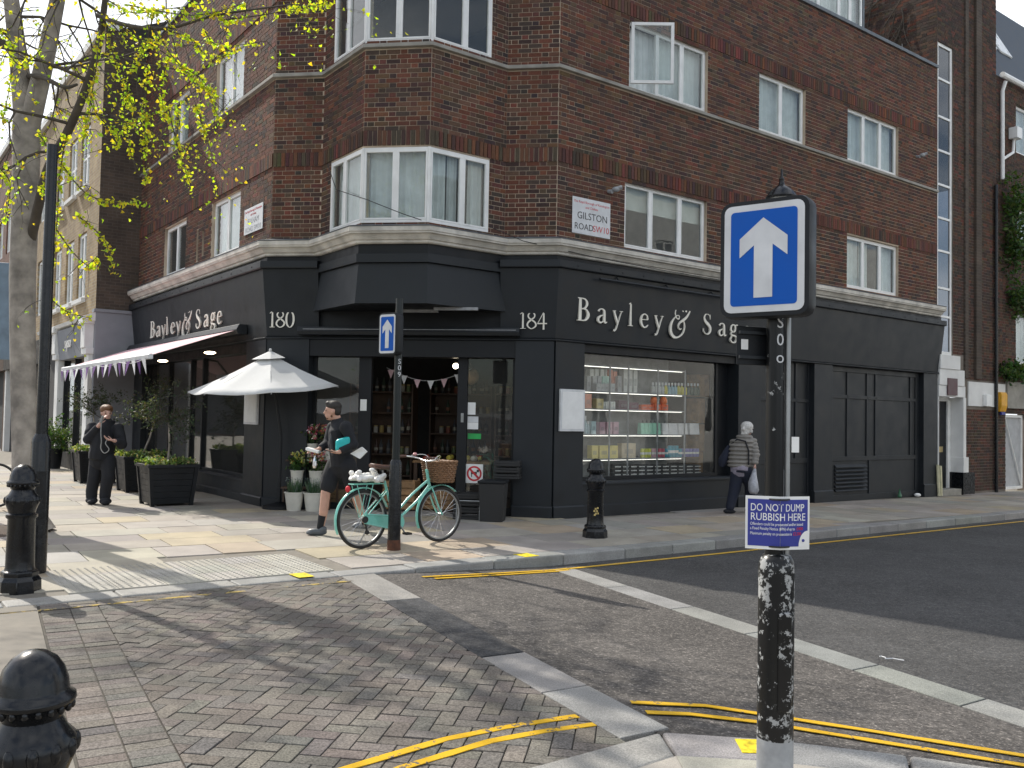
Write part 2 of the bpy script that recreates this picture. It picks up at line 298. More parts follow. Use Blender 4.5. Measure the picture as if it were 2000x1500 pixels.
def textmesh(body, size, ext=.002, align='LEFT', spacing=1.0):
    cu = bpy.data.curves.new('t', 'FONT'); cu.body = body; cu.size = size; cu.extrude = ext; cu.align_x = align; cu.space_character = spacing; cu.resolution_u = 3
    ob = bpy.data.objects.new('t', cu); COL.objects.link(ob); dg = bpy.context.evaluated_depsgraph_get(); me = bpy.data.meshes.new_from_object(ob.evaluated_get(dg))
    vs = np.array([v.co[:] for v in me.vertices]) if len(me.vertices) else np.zeros((0, 3)); fs = [tuple(p.vertices) for p in me.polygons]
    bpy.data.objects.remove(ob); bpy.data.curves.remove(cu); bpy.data.meshes.remove(me); return vs, fs
def put_text(mb, fr, body, size, a, o, z, ext=.002, align='LEFT', sx=1.0, spacing=1.0):
    vs, fs = textmesh(body, size, ext, align, spacing); mb.add([fr.p(a+x*sx, o+ext+zz, z+y) for x, y, zz in vs], fs); return mb
# ---- serif lettering as swept pen strokes: (x, y, half width)
GL = {
 'B': ([[(.16, .0, .07), (.16, 1, .07)], [(.02, .985, .02), (.3, .985, .02)], [(.02, .015, .02), (.3, .015, .02)], [(.2, .985, .02), (.42, .95, .035), (.53, .77, .06), (.42, .57, .035), (.2, .53, .018)], [(.2, .53, .018), (.48, .50, .035), (.61, .27, .065), (.47, .05, .035), (.2, .015, .02)]], .68),
 'a': ([[(.08, .5, .035), (.13, .58, .03), (.24, .62, .025), (.36, .56, .045), (.39, .42, .052), (.39, .12, .052), (.44, .02, .035), (.53, .06, .015)], [(.37, .36, .015), (.2, .31, .03), (.08, .2, .045), (.08, .07, .045), (.2, .0, .03), (.37, .1, .015)]], .56),
 'y': ([[(.06, .6, .05), (.3, .04, .045)], [(.52, .6, .018), (.3, .04, .022), (.2, -.2, .025), (.1, -.29, .03), (.03, -.26, .045)], [(.0, .605, .016), (.17, .605, .016)], [(.42, .605, .016), (.6, .605, .016)]], .58),
 'l': ([[(.14, 0, .05), (.14, 1.05, .05)], [(.02, .012, .016), (.28, .012, .016)], [(.02, .99, .015), (.14, 1.05, .03)]], .3),
 'e': ([[(.08, .36, .015), (.46, .37, .018)], [(.46, .37, .03), (.42, .54, .03), (.27, .62, .022), (.12, .53, .04), (.06, .33, .055), (.1, .14, .055), (.23, .01, .035), (.38, .03, .022), (.48, .13, .012)]], .55),
 'S': ([[(.5, .76, .012), (.45, .92, .02), (.3, 1, .025), (.14, .93, .035), (.09, .77, .055), (.2, .6, .07), (.38, .48, .075), (.52, .32, .065), (.5, .12, .045), (.34, 0, .028), (.17, .03, .022), (.06, .14, .018), (.04, .28, .012)], [(.5, .74, .01), (.5, .98, .012)]], .62),
 'g': ([[(.24, .62, .03), (.37, .55, .045), (.39, .42, .045), (.34, .29, .035), (.22, .25, .03), (.1, .31, .045), (.08, .44, .045), (.14, .57, .035), (.24, .62, .03)], [(.36, .55, .015), (.44, .62, .02), (.54, .6, .035)], [(.17, .26, .02), (.09, .17, .022), (.13, .09, .035), (.32, .06, .04), (.46, -.01, .045), (.48, -.14, .045), (.36, -.27, .03), (.18, -.28, .03), (.06, -.2, .035), (.06, -.09, .03), (.16, .05, .018)]], .58),
 '&': ([[(.80, .96, .055), (.85, 1.12, .035), (.66, 1.26, .025), (.42, 1.14, .03), (.31, .86, .03), (.4, .62, .025), (.55, .58, .022), (.58, .71, .022), (.45, .74, .02), (.24, .58, .03), (.06, .3, .055), (.03, -.05, .075), (.2, -.28, .07), (.5, -.3, .035), (.82, -.1, .03), (.95, .22, .03), (.88, .5, .03), (.80, .56, .02)], [(1.02, .95, .055), (1.08, 1.18, .03), (1.25, 1.17, .028), (1.27, 1.0, .04), (1.06, .7, .055), (.82, .53, .055), (.62, .4, .04), (.53, .22, .025), (.62, .08, .022), (.73, .13, .02)]], 1.34),
 '1': ([[(.2, 0, .055), (.2, 1, .045)], [(.03, .86, .015), (.2, 1, .03)], [(.04, .012, .015), (.37, .012, .015)]], .42),
 '8': ([[(.3, .53, .045), (.12, .66, .04), (.1, .84, .04), (.28, 1, .025), (.46, .86, .04), (.44, .68, .035), (.26, .53, .05), (.08, .36, .045), (.06, .16, .045), (.28, 0, .025), (.52, .14, .045), (.52, .34, .045), (.3, .53, .045)]], .6),
 '0': ([[(.3, 1, .022), (.12, .82, .05), (.07, .5, .06), (.12, .18, .05), (.3, 0, .022), (.48, .18, .05), (.53, .5, .06), (.48, .82, .05), (.3, 1, .022)]], .62),
 '4': ([[(.4, -.05, .05), (.4, 1, .045)], [(.4, 1, .02), (.05, .32, .02)], [(.03, .31, .035), (.6, .31, .035)]], .62)}
def catmull(p, k=6):
    p = [np.array(q, float) for q in p]
    if len(p) == 2: return p
    out = []; closed = np.allclose(p[0][:2], p[-1][:2])
    for i in range(len(p)-1):
        a = p[i-1] if i > 0 else (p[-2] if closed else p[0]); b = p[i]; c = p[i+1]; d = p[i+2] if i+2 < len(p) else (p[1] if closed else p[-1])
        for j in range(k):
            t = j/k; out.append(.5*((2*b)+(-a+c)*t+(2*a-5*b+4*c-d)*t*t+(-a+3*b-3*c+d)*t**3))
    out.append(p[-1]); return out
def glyph(mb, fr, ch, a, z, h, o, th=.02, wide=1.0):
    st, adv = GL[ch]
    for kk, s in enumerate(st):
        q = catmull(s); n = len(q); Lf, Rt = [], []
        for i in range(n):
            t = q[min(i+1, n-1)][:2]-q[max(i-1, 0)][:2]; t /= max(1e-9, np.hypot(*t)); nn = np.array([-t[1], t[0]]); Lf.append(q[i][:2]+nn*q[i][2]); Rt.append(q[i][:2]-nn*q[i][2])
        e = kk*.0013
        vs = [fr.p(a+x*h*wide, o, z+y*h) for x, y in Lf+Rt]+[fr.p(a+x*h*wide, o+th+e, z+y*h) for x, y in Lf+Rt]
        fs = []
        for i in range(n-1): fs += [(2*n+i, 2*n+n+i, 2*n+n+i+1, 2*n+i+1), (i, i+1, 2*n+i+1, 2*n+i), (n+i+1, n+i, 3*n+i, 3*n+i+1)]
        fs += [(0, n, 3*n, 2*n), (n-1, 2*n-1+2*n, 2*n-1, n-1)][:1]
        mb.add(vs, fs)
    return adv*h*wide
# ================================================================== GROUND
def gz(x, y):
    s = (x-B0[0])*uR[0]+(y-B0[1])*uR[1]; return -TILT*max(-40, min(40, s))
def rf(s, o): q = FR.p(s, o, 0); return (q[0], q[1])          # R-frame plan coordinates -> world
def toR(x, y): d = V(x, y, 0)-B0; return d@uR, d@nR
def clip(poly, cp):                                            # convex clip, cp counter-clockwise
    out = poly
    for i in range(len(cp)):
        a, b = cp[i], cp[(i+1) % len(cp)]; inp, out = out, []
        sd = lambda p: (b[0]-a[0])*(p[1]-a[1])-(b[1]-a[1])*(p[0]-a[0])
        for j in range(len(inp)):
            p, q = inp[j], inp[(j+1) % len(inp)]; sp_, sq = sd(p), sd(q)
            if sp_ >= 0: out.append(p)
            if (sp_ >= 0) != (sq >= 0): t = sp_/(sp_-sq); out.append((p[0]+(q[0]-p[0])*t, p[1]+(q[1]-p[1])*t))
        if len(out) < 3: return []
    return out
def ccw(p): return p if sum(p[i][0]*p[(i+1) % len(p)][1]-p[(i+1) % len(p)][0]*p[i][1] for i in range(len(p))) > 0 else p[::-1]
def area(p): return abs(sum(p[i][0]*p[(i+1) % len(p)][1]-p[(i+1) % len(p)][0]*p[i][1] for i in range(len(p))))/2
def scr(q):
    d = np.array(q)-CAM; z = d@_fw
    return (1000+FPX*(d@_r)/z, 750-FPX*(d@_up)/z, z) if z > .1 else (1e6, 1e6, z)
def inframe(x, y, z=0, m=150): a, b, d = scr(G(x, y, z)); return d > .5 and -m < a < 2000+m and -m < b < 1500+m
def line_x(p, q, y): return p[0]+(q[0]-p[0])*(y-p[1])/(q[1]-p[1])
S1L, S1R = ((-1.65, 8.74), (.57, 4.45)), ((-1.34, 8.90), (.84, 4.62))
S2L, S2R = ((.52, 9.94), (2.88, 5.17)), ((.75, 10.06), (3.12, 5.33))
mb = MB()
for i in range(-6, 6):
    for j in range(-6, 6):
        q = [(x*100, y*100) for x, y in ((i, j), (i+1, j), (i+1, j+1), (i, j+1))]; mb.quad(*[G(x, y, -.3) for x, y in q])
struct(mb.build('ground', M['asph2']))
mb = MB(); mb.prism(ccw([rf(-40, -40), rf(34, -40), rf(34, 2.78), rf(-40, 2.78)]), -.25, -.014)
BE0, BE1 = (-3.74, 7.10), (-1.52, 3.32)                        # left edge of the brick table
mb.prism(ccw([rf(-40, 2.79), (BE0[0]-.02, BE0[1]+.02), (BE1[0], BE1[1]), (-1.2, 2.6), (-3, 0), (-8, -4), (-36, -10)]), -.25, -.0155)
pave = struct(mb.build('pavement', pm('paving_base', (.19, .17, .14), .85, var=.3, bmp=.2)))
pave['_w'] = (0, 0, 0)
def in_building(x, y):
    p = V(x, y, 0); return (p-A0)@nL < .05 and (p-B0)@nC < .05 and (p-B0)@nR < .05
SLABC = [(.315, .283, .238), (.345, .312, .264), (.29, .266, .232), (.365, .327, .27), (.32, .297, .265), (.37, .31, .222), (.275, .256, .232)]
dr, dc = ang(R_(34)), ang(R_(-56)); cands = []
rowo = -16.0; k = 0
while rowo < 9:
    wd = random.choice((.55, .62, .7, .75)); x = -22+random.uniform(0, .5)
    while x < 26:
        ln = random.choice((.6, .75, .9, 1.05)); p0 = V(0.67, 14.23, 0)+dr*x+dc*rowo
        poly = [p0+dr*.006+dc*.006, p0+dr*(ln-.006)+dc*.006, p0+dr*(ln-.006)+dc*(wd-.006), p0+dr*.006+dc*(wd-.006)]
        poly = ccw([(q[0], q[1]) for q in poly]); c = np.mean(poly, 0)
        if not in_building(*c) and inframe(*c): cands.append(poly)
        x += ln
    rowo += wd
KC = ccw([rf(-40, -40), rf(34, -40), rf(34, 2.765), rf(-40, 2.765)])
LC = ccw([rf(-40, 2.78), (BE0[0]-.03, BE0[1]+.03), (BE1[0]-.03, BE1[1]), (-1.3, 2.6), (-36, -10)])
TAC = (-7.55, -5.12, 1.55, 2.765); PIT = (-6.55, 10.95, .62)
def is_tac(c): s, o = toR(*c); return TAC[0] < s < TAC[1] and TAC[2] < o < TAC[3]
slabs = []
for poly in cands:
    c = np.mean(poly, 0); s, o = toR(*c)
    if np.hypot(c[0]-PIT[0], c[1]-PIT[1]) < PIT[2]: continue
    q = clip(poly, KC) if o < 2.9 else clip(poly, LC)
    if not q and o < 3.4: q = clip(poly, LC)
    if len(q) < 3 or area(q) < .02: continue
    # cut away the tactile rectangle: drop slabs wholly inside, shift the rest below it
    if is_tac(c): continue
    a = scr(G(c[0], c[1])); slabs.append((area(q)/max(1, a[2])**3, q, o))
slabs.sort(key=lambda t: -t[0])
def slab_obj(name, q, z0, z1, col, mat, parent, kind=None):
    mb = MB(); mb.setc(col); mb.prism(q, z0, z1); return mb.build(name, mat, parent, bevel=.004)
def jit(c, a=.12): f = 1+random.uniform(-a, a); return tuple(min(1, x*f*(1+random.uniform(-.03, .03))) for x in c)
rest = MB()
for i, (w, q, o) in enumerate(slabs):
    col = jit(random.choice(SLABC)); h = random.uniform(-.003, .003)
    if o > 3.2: col = jit((.40, .39, .37), .08)
    if i < 300: slab_obj('paving_slab', q, -.04, h, col, M['slab'], pave)
    else: rest.setc(col); rest.prism(q, -.04, h)
if rest.v: rest.build('paving_slab_far', M['slab'], pave, kind='stuff')
# tactile paving: 400 mm slabs with blisters
dome = MB()
for i in range(6):
    for j in range(3):
        s0, o0 = TAC[0]+.405*i, TAC[2]+.405*j
        q = ccw([rf(s0+.003, o0+.003), rf(s0+.402, o0+.003), rf(s0+.402, o0+.402), rf(s0+.003, o0+.402)]); slab_obj('tactile_slab', q, -.04, .002, jit((.36, .34, .30), .08), M['slab'], pave)
        for a in range(6):
            for b in range(6):
                x, y = rf(s0+.035+.0665*a, o0+.035+.0665*b); c = G(x, y, .0015)
                dome.rings([[c+V(r*math.cos(2*PI*t/8), r*math.sin(2*PI*t/8), z) for t in range(8)] for r, z in ((.0130, 0), (.0118, .005), (.007, .0075))])
dome.v and dome.setc((.36, .34, .30)); dome.c = [(.36, .34, .30)]*len(dome.f); dome.usecol = True
dome.build('tactile_blister', M['slab'], pave, kind='stuff')
# kerb stones
s = -8.9
while s < 30:
    L = random.choice((.85, .92, 1.0)); drop = s < -5.2; z1 = -.006 if drop else 0.002
    q = ccw([rf(s+.004, 2.775), rf(s+L-.004, 2.775), rf(s+L-.004, 3.05), rf(s+.004, 3.05)]); ks = slab_obj('kerb_stone', q, -.24, z1+random.uniform(-.002, .002), jit((.36, .355, .34), .1), M['granite'], pave)
    ks.modifiers[0].width = .018; s += L
for (a, b) in ((-5.62, -5.46), (-2.9, -2.7)):                   # yellow kerb marks
    mb = MB(); mb.prism(ccw([rf(a, 2.80), rf(b, 2.80), rf(b, 3.03), rf(a, 3.03)]), .004, .0075); mb.build('kerb_mark', M['yspray'], pave)
# tree pit
mb = MB(); mb.lathe(G(*PIT[:2], -.03), [(.75, 0), (.72, .025), (.5, .045), (.25, .07), (.05, .075)], 20); mb.build('tree_pit_soil', M['soil'], pave)
# ---- the brick table of the crossing
road = struct(MB().quad(*[G(x, y, -.30) for x, y in (rf(-9, 3), rf(-9, 9), rf(-6, 9), rf(-6, 3))]).build('road', M['asph'])); road['_w'] = (0, 0, 0)
TAB = [BE0, (-1.615, 8.665), S1L[1], (.60, 4.38), (-.90, 3.24), (-1.45, 3.2)]
TAB = ccw(TAB)
mb = MB(); mb.prism(TAB, -.28, -.030); mb.build('table_bed', M['joint'], road)
PAVC = [(.150, .135, .117), (.160, .143, .123), (.142, .130, .114), (.154, .136, .118), (.134, .124, .112), (.170, .152, .131), (.146, .126, .110)]
e = np.array(BE1)-np.array(BE0); eL = np.hypot(*e); e /= eL; en = np.array([-e[1], e[0]])   # en points into the table
if (np.array((0, 6.))-np.array(BE0))@en < 0: en = -en
pieces = []
for row in (0, 1):
    t = 0
    while t < eL:
        a = np.array(BE0)+e*t+en*(.012+row*.205); q = [a+e*.003+en*.003, a+e*.1+en*.003, a+e*.1+en*.2, a+e*.003+en*.2]; pieces.append(clip(ccw([tuple(x) for x in q]), TAB)); t += .103
INN = clip(TAB, ccw([tuple(np.array(BE0)+en*.425-e*5), tuple(np.array(BE1)+en*.425+e*5), tuple(np.array(BE1)+en*9+e*5), tuple(np.array(BE0)+en*9-e*5)]))
h = .1033
for i in range(-90, 91):
    for j in range(-90, 91):
        m4 = (i-j) % 4
        if m4 == 0: w, d = 2, 1
        elif m4 == 3 : w, d = 1, 2
        else: continue
        g = .0033; o2 = np.array((-.8, 6.)); ux, uy = uC[:2], -nC[:2]
        q = [o2+ux*(i*h+g)+uy*(j*h+g), o2+ux*((i+w)*h-g)+uy*(j*h+g), o2+ux*((i+w)*h-g)+uy*((j+d)*h-g), o2+ux*(i*h+g)+uy*((j+d)*h-g)]
        c = np.mean(q, 0)
        if not (-4.5 < c[0] < 1.6 and 3 < c[1] < 9.2): continue
        pieces.append(clip(ccw([tuple(x) for x in q]), INN))
pieces = [(area(p)/max(1, scr(G(*np.mean(p, 0)))[2])**3, p) for p in pieces if len(p) > 2 and area(p) > .0006]
pieces = [p for p in pieces if inframe(*np.mean(p[1], 0))]; pieces.sort(key=lambda t: -t[0]); rest = MB()
for i, (w, q) in enumerate(pieces):
    zt = -.02+random.gauss(0, .0016)+.004*math.sin(q[0][0]*2.1)*math.cos(q[0][1]*1.7); col = jit(random.choice(PAVC), .10)
    if i < 300: mb = MB(); mb.setc(col); mb.prism(q, -.07, zt); mb.build('brick_paver', M['paver'], road, bevel=.003)
    else: rest.setc(col); rest.prism(q, -.07, zt)
if rest.v: rest.build('brick_paver_far', M['paver'], road, kind='stuff')
# ---- asphalt ramp between the granite strips, road beyond
def sgn(p, L): (a, b) = L; d = np.array(b)-a; d /= np.hypot(*d); return (p[0]-a[0])*(-d[1])+(p[1]-a[1])*d[0]
def surfz(x, y):
    d1, d2 = sgn((x, y), S1R), sgn((x, y), S2L)
    if d1 <= 0: return -.02
    if d2 >= 0: return -.115
    t = d1/(d1-d2); return -.02-.095*t
def lerp(a, b, t): return (a[0]+(b[0]-a[0])*t, a[1]+(b[1]-a[1])*t)
mb = MB(); n = 8
e1 = ((-1.42, 8.82), (.80, 4.5)); e2 = (rf(-2.65, 3.06), (3.4, 4.1))
a1 = [lerp(e1[0], e1[1], i/n) for i in range(n+1)]; a2 = [lerp(e2[0], e2[1], i/n) for i in range(n+1)]
for i in range(n):
    qs = [a1[i], a1[i+1], a2[i+1], a2[i]]; mb.quad(*[G(x, y, min(surfz(x, y), -.02)-.004) for x, y in qs])
mb.build('asphalt_ramp', M['asph'], road)
mb = MB(); far = [e2[0], e2[1], (5, 3.2), (14, -2), rf(34, 14), rf(34, 3.06)]
mb.add([G(x, y, -.119) for x, y in far], [tuple(range(6))]); mb.build('carriageway', M['asph2'], road)
def strip_piece(L, R, t0, t1, col, mat, name):
    q = [lerp(L[0], L[1], t0), lerp(L[0], L[1], t1), lerp(R[0], R[1], t1), lerp(R[0], R[1], t0)]
    mb = MB(); mb.setc(col); n = 4; vs = [G(x, y, surfz(x, y)+.003) for x, y in q]; vs2 = [v-V(0, 0, .15) for v in vs]; mb.hexa([vs2[0], vs2[1], vs2[2], vs2[3], vs[0], vs[1], vs[2], vs[3]]); return mb.build(name, mat, road, bevel=.004)
GR = (.33, .325, .305)
strip_piece(S1L, S1R, 0, .268, jit(GR, .05), M['granite'], 'granite_strip')
strip_piece(S1L, S1R, .272, .665, (.04, .042, .046), M['asphp'], 'asphalt_patch')
for a, b in ((.67, .835), (.838, 1.0)): strip_piece(S1L, S1R, a, b, jit(GR, .06), M['granite'], 'granite_strip')
for a, b in ((0, .20), (.203, .40), (.403, .585), (.588, .79), (.793, .945), (.948, 1.1)): strip_piece(S2L, S2R, a, b, jit(GR, .06), M['granite'], 'granite_strip')
# near pavement, bottom right
NK = [(-.9, 3.22), (-.05, 3.89), (.78, 4.51), (1.30, 4.45), (1.92, 4.28), (2.7, 3.98), (3.6, 3.55), (5.2, 2.5)]
NKI = [(-.74, 2.98), (.12, 3.65), (.80, 4.19), (1.24, 4.15), (1.82, 4.0), (2.58, 3.70), (3.45, 3.28), (5.0, 2.2)]
mb = MB(); mb.prism(ccw(NKI+[(6, -6), (-6, -6), (-1.5, 2.4)]), -.25, -.012); npv = struct(mb.build('near_pavement', MATS['paving_base'])); npv['_w'] = (0, 0, 0)
for i in range(len(NK)-1):
    a, b, c, d = np.array(NK[i]), np.array(NK[i+1]), np.array(NKI[i+1]), np.array(NKI[i]); t = (b-a)/np.hypot(*(b-a))*.006
    ks = slab_obj('kerb_stone', ccw([tuple(a+t), tuple(b-t), tuple(c-t), tuple(d+t)]), -.24, .0, jit((.36, .355, .34), .08), M['granite'], npv); ks.modifiers[0].width = .018
x = -1.2; NC = ccw([tuple(np.array(p)-np.array((.0, .02))) for p in NKI]+[(6, -2), (-2, -2)])
for i in range(9):
    for j in range(5):
        q = [(x+i*.8+.006+(j % 2)*.35, 1.2+j*.62+.006), (x+i*.8+.794+(j % 2)*.35, 1.2+j*.62+.006), (x+i*.8+.794+(j % 2)*.35, 1.2+j*.62+.614), (x+i*.8+.006+(j % 2)*.35, 1.2+j*.62+.614)]
        for hull in (ccw([NKI[1], NKI[2], (.8, -2), (-.6, -2)]), ccw([NKI[2], NKI[3], NKI[4], NKI[5], NKI[6], (3.4, -2), (.81, -2)])):
            p = clip(ccw(q), hull)
            if len(p) > 2 and area(p) > .02: slab_obj('paving_slab', p, -.05, 0, jit((.36, .33, .28), .1), M['slab'], npv)
mb = MB(); mb.prism(ccw([(1.13, 4.42), (1.24, 4.42), (1.22, 4.24), (1.12, 4.24)]), .001, .004); mb.build('kerb_mark', M['yspray'], npv)
# yellow lines
def yline(pts, w, parent, name='yellow_line', mat='yellow'):
    mb = MB(); P = [np.array(p) for p in pts]; fine = []
    for i in range(len(P)-1):
        k = max(1, int(np.hypot(*(P[i+1]-P[i]))/.08)); fine += [P[i]+(P[i+1]-P[i])*j/k for j in range(k)]
    fine.append(P[-1]); Lp, Rp = [], []
    for i, p in enumerate(fine):
        t = fine[min(i+1, len(fine)-1)]-fine[max(0, i-1)]; t /= np.hypot(*t); nn = np.array([-t[1], t[0]]); wj = w*(1+random.uniform(-.12, .12))
        Lp.append(p+nn*wj/2); Rp.append(p-nn*wj/2)
    n = len(fine); g = lambda q: G(q[0], q[1], surfz(q[0], q[1])+.0045)
    vs = [g(q) for q in Lp]+[g(q) for q in Rp]; vs += [v-V(0, 0, .0035) for v in vs]; fs = []
    for i in range(n-1): fs += [(i, n+i, n+i+1, i+1), (i, i+1, 2*n+i+1, 2*n+i), (n+i+1, n+i, 3*n+i, 3*n+i+1)]
    return mb.add(vs, fs).build(name, M[mat], parent)
yline([(-1.6, 3.0), (-.69, 3.99), (-.29, 4.37), (.0, 4.56), (.30, 4.72), (.38, 4.76)], .05, road); yline([(-1.2, 3.0), (-.45, 4.01), (-.07, 4.36), (.2, 4.52), (.46, 4.64)], .05, road)
yline([(.7, 5.03), (1.13, 5.06), (1.45, 4.96), (1.95, 4.8), (2.63, 4.56), (3.3, 4.25)], .05, road); yline([(.76, 4.86), (1.0, 4.88), (1.36, 4.82), (1.88, 4.64), (2.55, 4.41), (3.2, 4.1)], .05, road)
yline([rf(-4.45, 3.34), rf(-3.4, 3.33), rf(-2.5, 3.3)], .05, road); yline([rf(-4.38, 3.46), rf(-3.4, 3.43), rf(-2.55, 3.38)], .05, road); yline([rf(-2.5, 3.32), rf(0, 3.36), rf(6, 3.36), rf(20, 3.36), rf(30, 3.36)], .055, road)
yline([rf(-8.2, 3.26), rf(-7, 3.28), rf(-5.2, 3.30)], .045, road, 'faded_yellow_line', 'yellow_f')

# ================================================================== BRICKWORK
def wallpanel(mb, fr, a0, a1, z0, z1, ops, o=0, reveal=.12):
    xs = sorted({a0, a1, *[min(max(x, a0), a1) for op in ops for x in op[:2]]}); zs = sorted({z0, z1, *[min(max(x, z0), z1) for op in ops for x in op[2:4]]})
    for i in range(len(xs)-1):
        for j in range(len(zs)-1):
            cx, cz = (xs[i]+xs[i+1])/2, (zs[j]+zs[j+1])/2
            if any(p[0] < cx < p[1] and p[2] < cz < p[3] for p in ops): continue
            mb.quad(fr.p(xs[i], o, zs[j]), fr.p(xs[i+1], o, zs[j]), fr.p(xs[i+1], o, zs[j+1]), fr.p(xs[i], o, zs[j+1]))
    for p in ops:
        x0, x1, y0, y1 = p[:4]; r = -reveal
        mb.quad(fr.p(x0, o, y0), fr.p(x0, o, y1), fr.p(x0, r, y1), fr.p(x0, r, y0)); mb.quad(fr.p(x1, o, y0), fr.p(x1, r, y0), fr.p(x1, r, y1), fr.p(x1, o, y1))
        mb.quad(fr.p(x0, o, y1), fr.p(x1, o, y1), fr.p(x1, r, y1), fr.p(x0, r, y1)); mb.quad(fr.p(x0, o, y0), fr.p(x0, r, y0), fr.p(x1, r, y0), fr.p(x1, o, y0))
BR = []       # (frame, s, z, length, height, proud, colour)
def course_bricks(fr, a0, a1, z0, z1, ops, seed=0, dirty=()):
    n = int(round((z1-z0)/.075)); rr = random.Random(seed)
    for k in range(n):
        z = z0+k*.075; blocked = sorted([(p[0], p[1]) for p in ops if p[2] < z+.037 < p[3]])
        segs = []; c = a0
        for b0, b1 in blocked:
            if b0 > c: segs.append((c, min(b0, a1)))
            c = max(c, b1)
        if c < a1: segs.append((c, a1))
        for s0, s1 in segs:
            if s1-s0 < .02: continue
            x = s0-(((s0-a0)+(k % 2)*.1685) % .337)
            t = 0
            while x < s1:
                for L in (.225, .1125):
                    b0, b1 = max(x, s0)+.005, min(x+L, s1)-.005
                    if b1-b0 > .02: BR.append((fr, b0, z+.005, b1-b0, .065, rr.uniform(.004, .0085), rr.choice(BRICKC) if rr.random() > .25 else BRICKC[0]))
                    x += L
def soldier(fr, a0, a1, z0, h=.235, proud=.022, seed=1):
    rr = random.Random(seed); n = int(round((a1-a0)/.075)); w = (a1-a0)/n
    for i in range(n): BR.append((fr, a0+i*w+.006, z0, w-.0125, h-.006, proud+rr.uniform(-.002, .002), tuple(x*rr.uniform(.85, 1.2) for x in rr.choice(BRICKC[:5]+BRICKC[6:7]))))
BMESH = {}
def emit_bricks(parent, lst, mat, nobj=300, name='brick'):
    sc_ = []
    for b in lst:
        fr, a, z, L, h, pr, c = b; q = scr(fr.p(a+L/2, 0, z+h/2)); vis = q[2] > 0 and 0 < q[0] < 2000 and 0 < q[1] < 1500
        face = abs(float((CAM-fr.p(a, 0, z))@fr.n))/max(1, np.linalg.norm(CAM-fr.p(a, 0, z))); sc_.append((-(L*h*face/q[2]**2) if vis else 0))
    order = sorted(range(len(lst)), key=lambda i: sc_[i]); rest = MB(); off = np.array(parent['_w'])
    for rank, i in enumerate(order):
        fr, a, z, L, h, pr, c = lst[i]; c = tuple(x*random.uniform(.88, 1.12) for x in c)
        if rank < nobj:
            key = (round(L, 2), round(h, 2), round(c[0]*40)); me = BMESH.get(key)
            if me is None:
                mb = MB(); mb.setc(c); mb.box(Fr((0, 0, 0), (1, 0, 0), (0, -1, 0)), 0, round(L, 2) if abs(L-.215) > .02 and abs(L-.1025) > .02 else L, -.03, 0, 0, h)
                o = mb.build(name, mat); me = o.data; BMESH[key] = me; bpy.data.objects.remove(o)
            o = bpy.data.objects.new(name, me); COL.objects.link(o); o.parent = parent; lh = (fr.u[0]*fr.n[1]-fr.u[1]*fr.n[0]) > 0; p = fr.p(a+L if lh else a, pr, z)-off; u_ = -fr.u if lh else fr.u; o.location = tuple(p); o.rotation_euler = (0, 0, math.atan2(u_[1], u_[0]))
        else:
            rest.setc(c); P = [fr.p(a, pr, z), fr.p(a+L, pr, z), fr.p(a+L, -.01, z), fr.p(a, -.01, z), fr.p(a, pr, z+h), fr.p(a+L, pr, z+h), fr.p(a+L, -.01, z+h), fr.p(a, -.01, z+h)]
            rest.add(P, [(0, 1, 5, 4), (0, 3, 2, 1), (4, 5, 6, 7), (1, 2, 6, 5), (3, 0, 4, 7)])
    if rest.v: rest.build(name+'_courses', mat, parent, kind='stuff')
def wavy(mb, fr, a0, a1, o, z0, z1, folds=7, amp=.02, seed=0, slant=0):
    rr = random.Random(seed); n = 40; ph = rr.uniform(0, 6); vs = []
    for i in range(n+1):
        t = i/n; a = a0+(a1-a0)*t; w = amp*math.sin(ph+t*folds*2*PI+.6*math.sin(t*9))
        vs += [fr.p(a, o+w*.6, z1), fr.p(a+slant*.0, o+w, z0)]
    return mb.add(vs, [(2*i, 2*i+1, 2*i+3, 2*i+2) for i in range(n)])
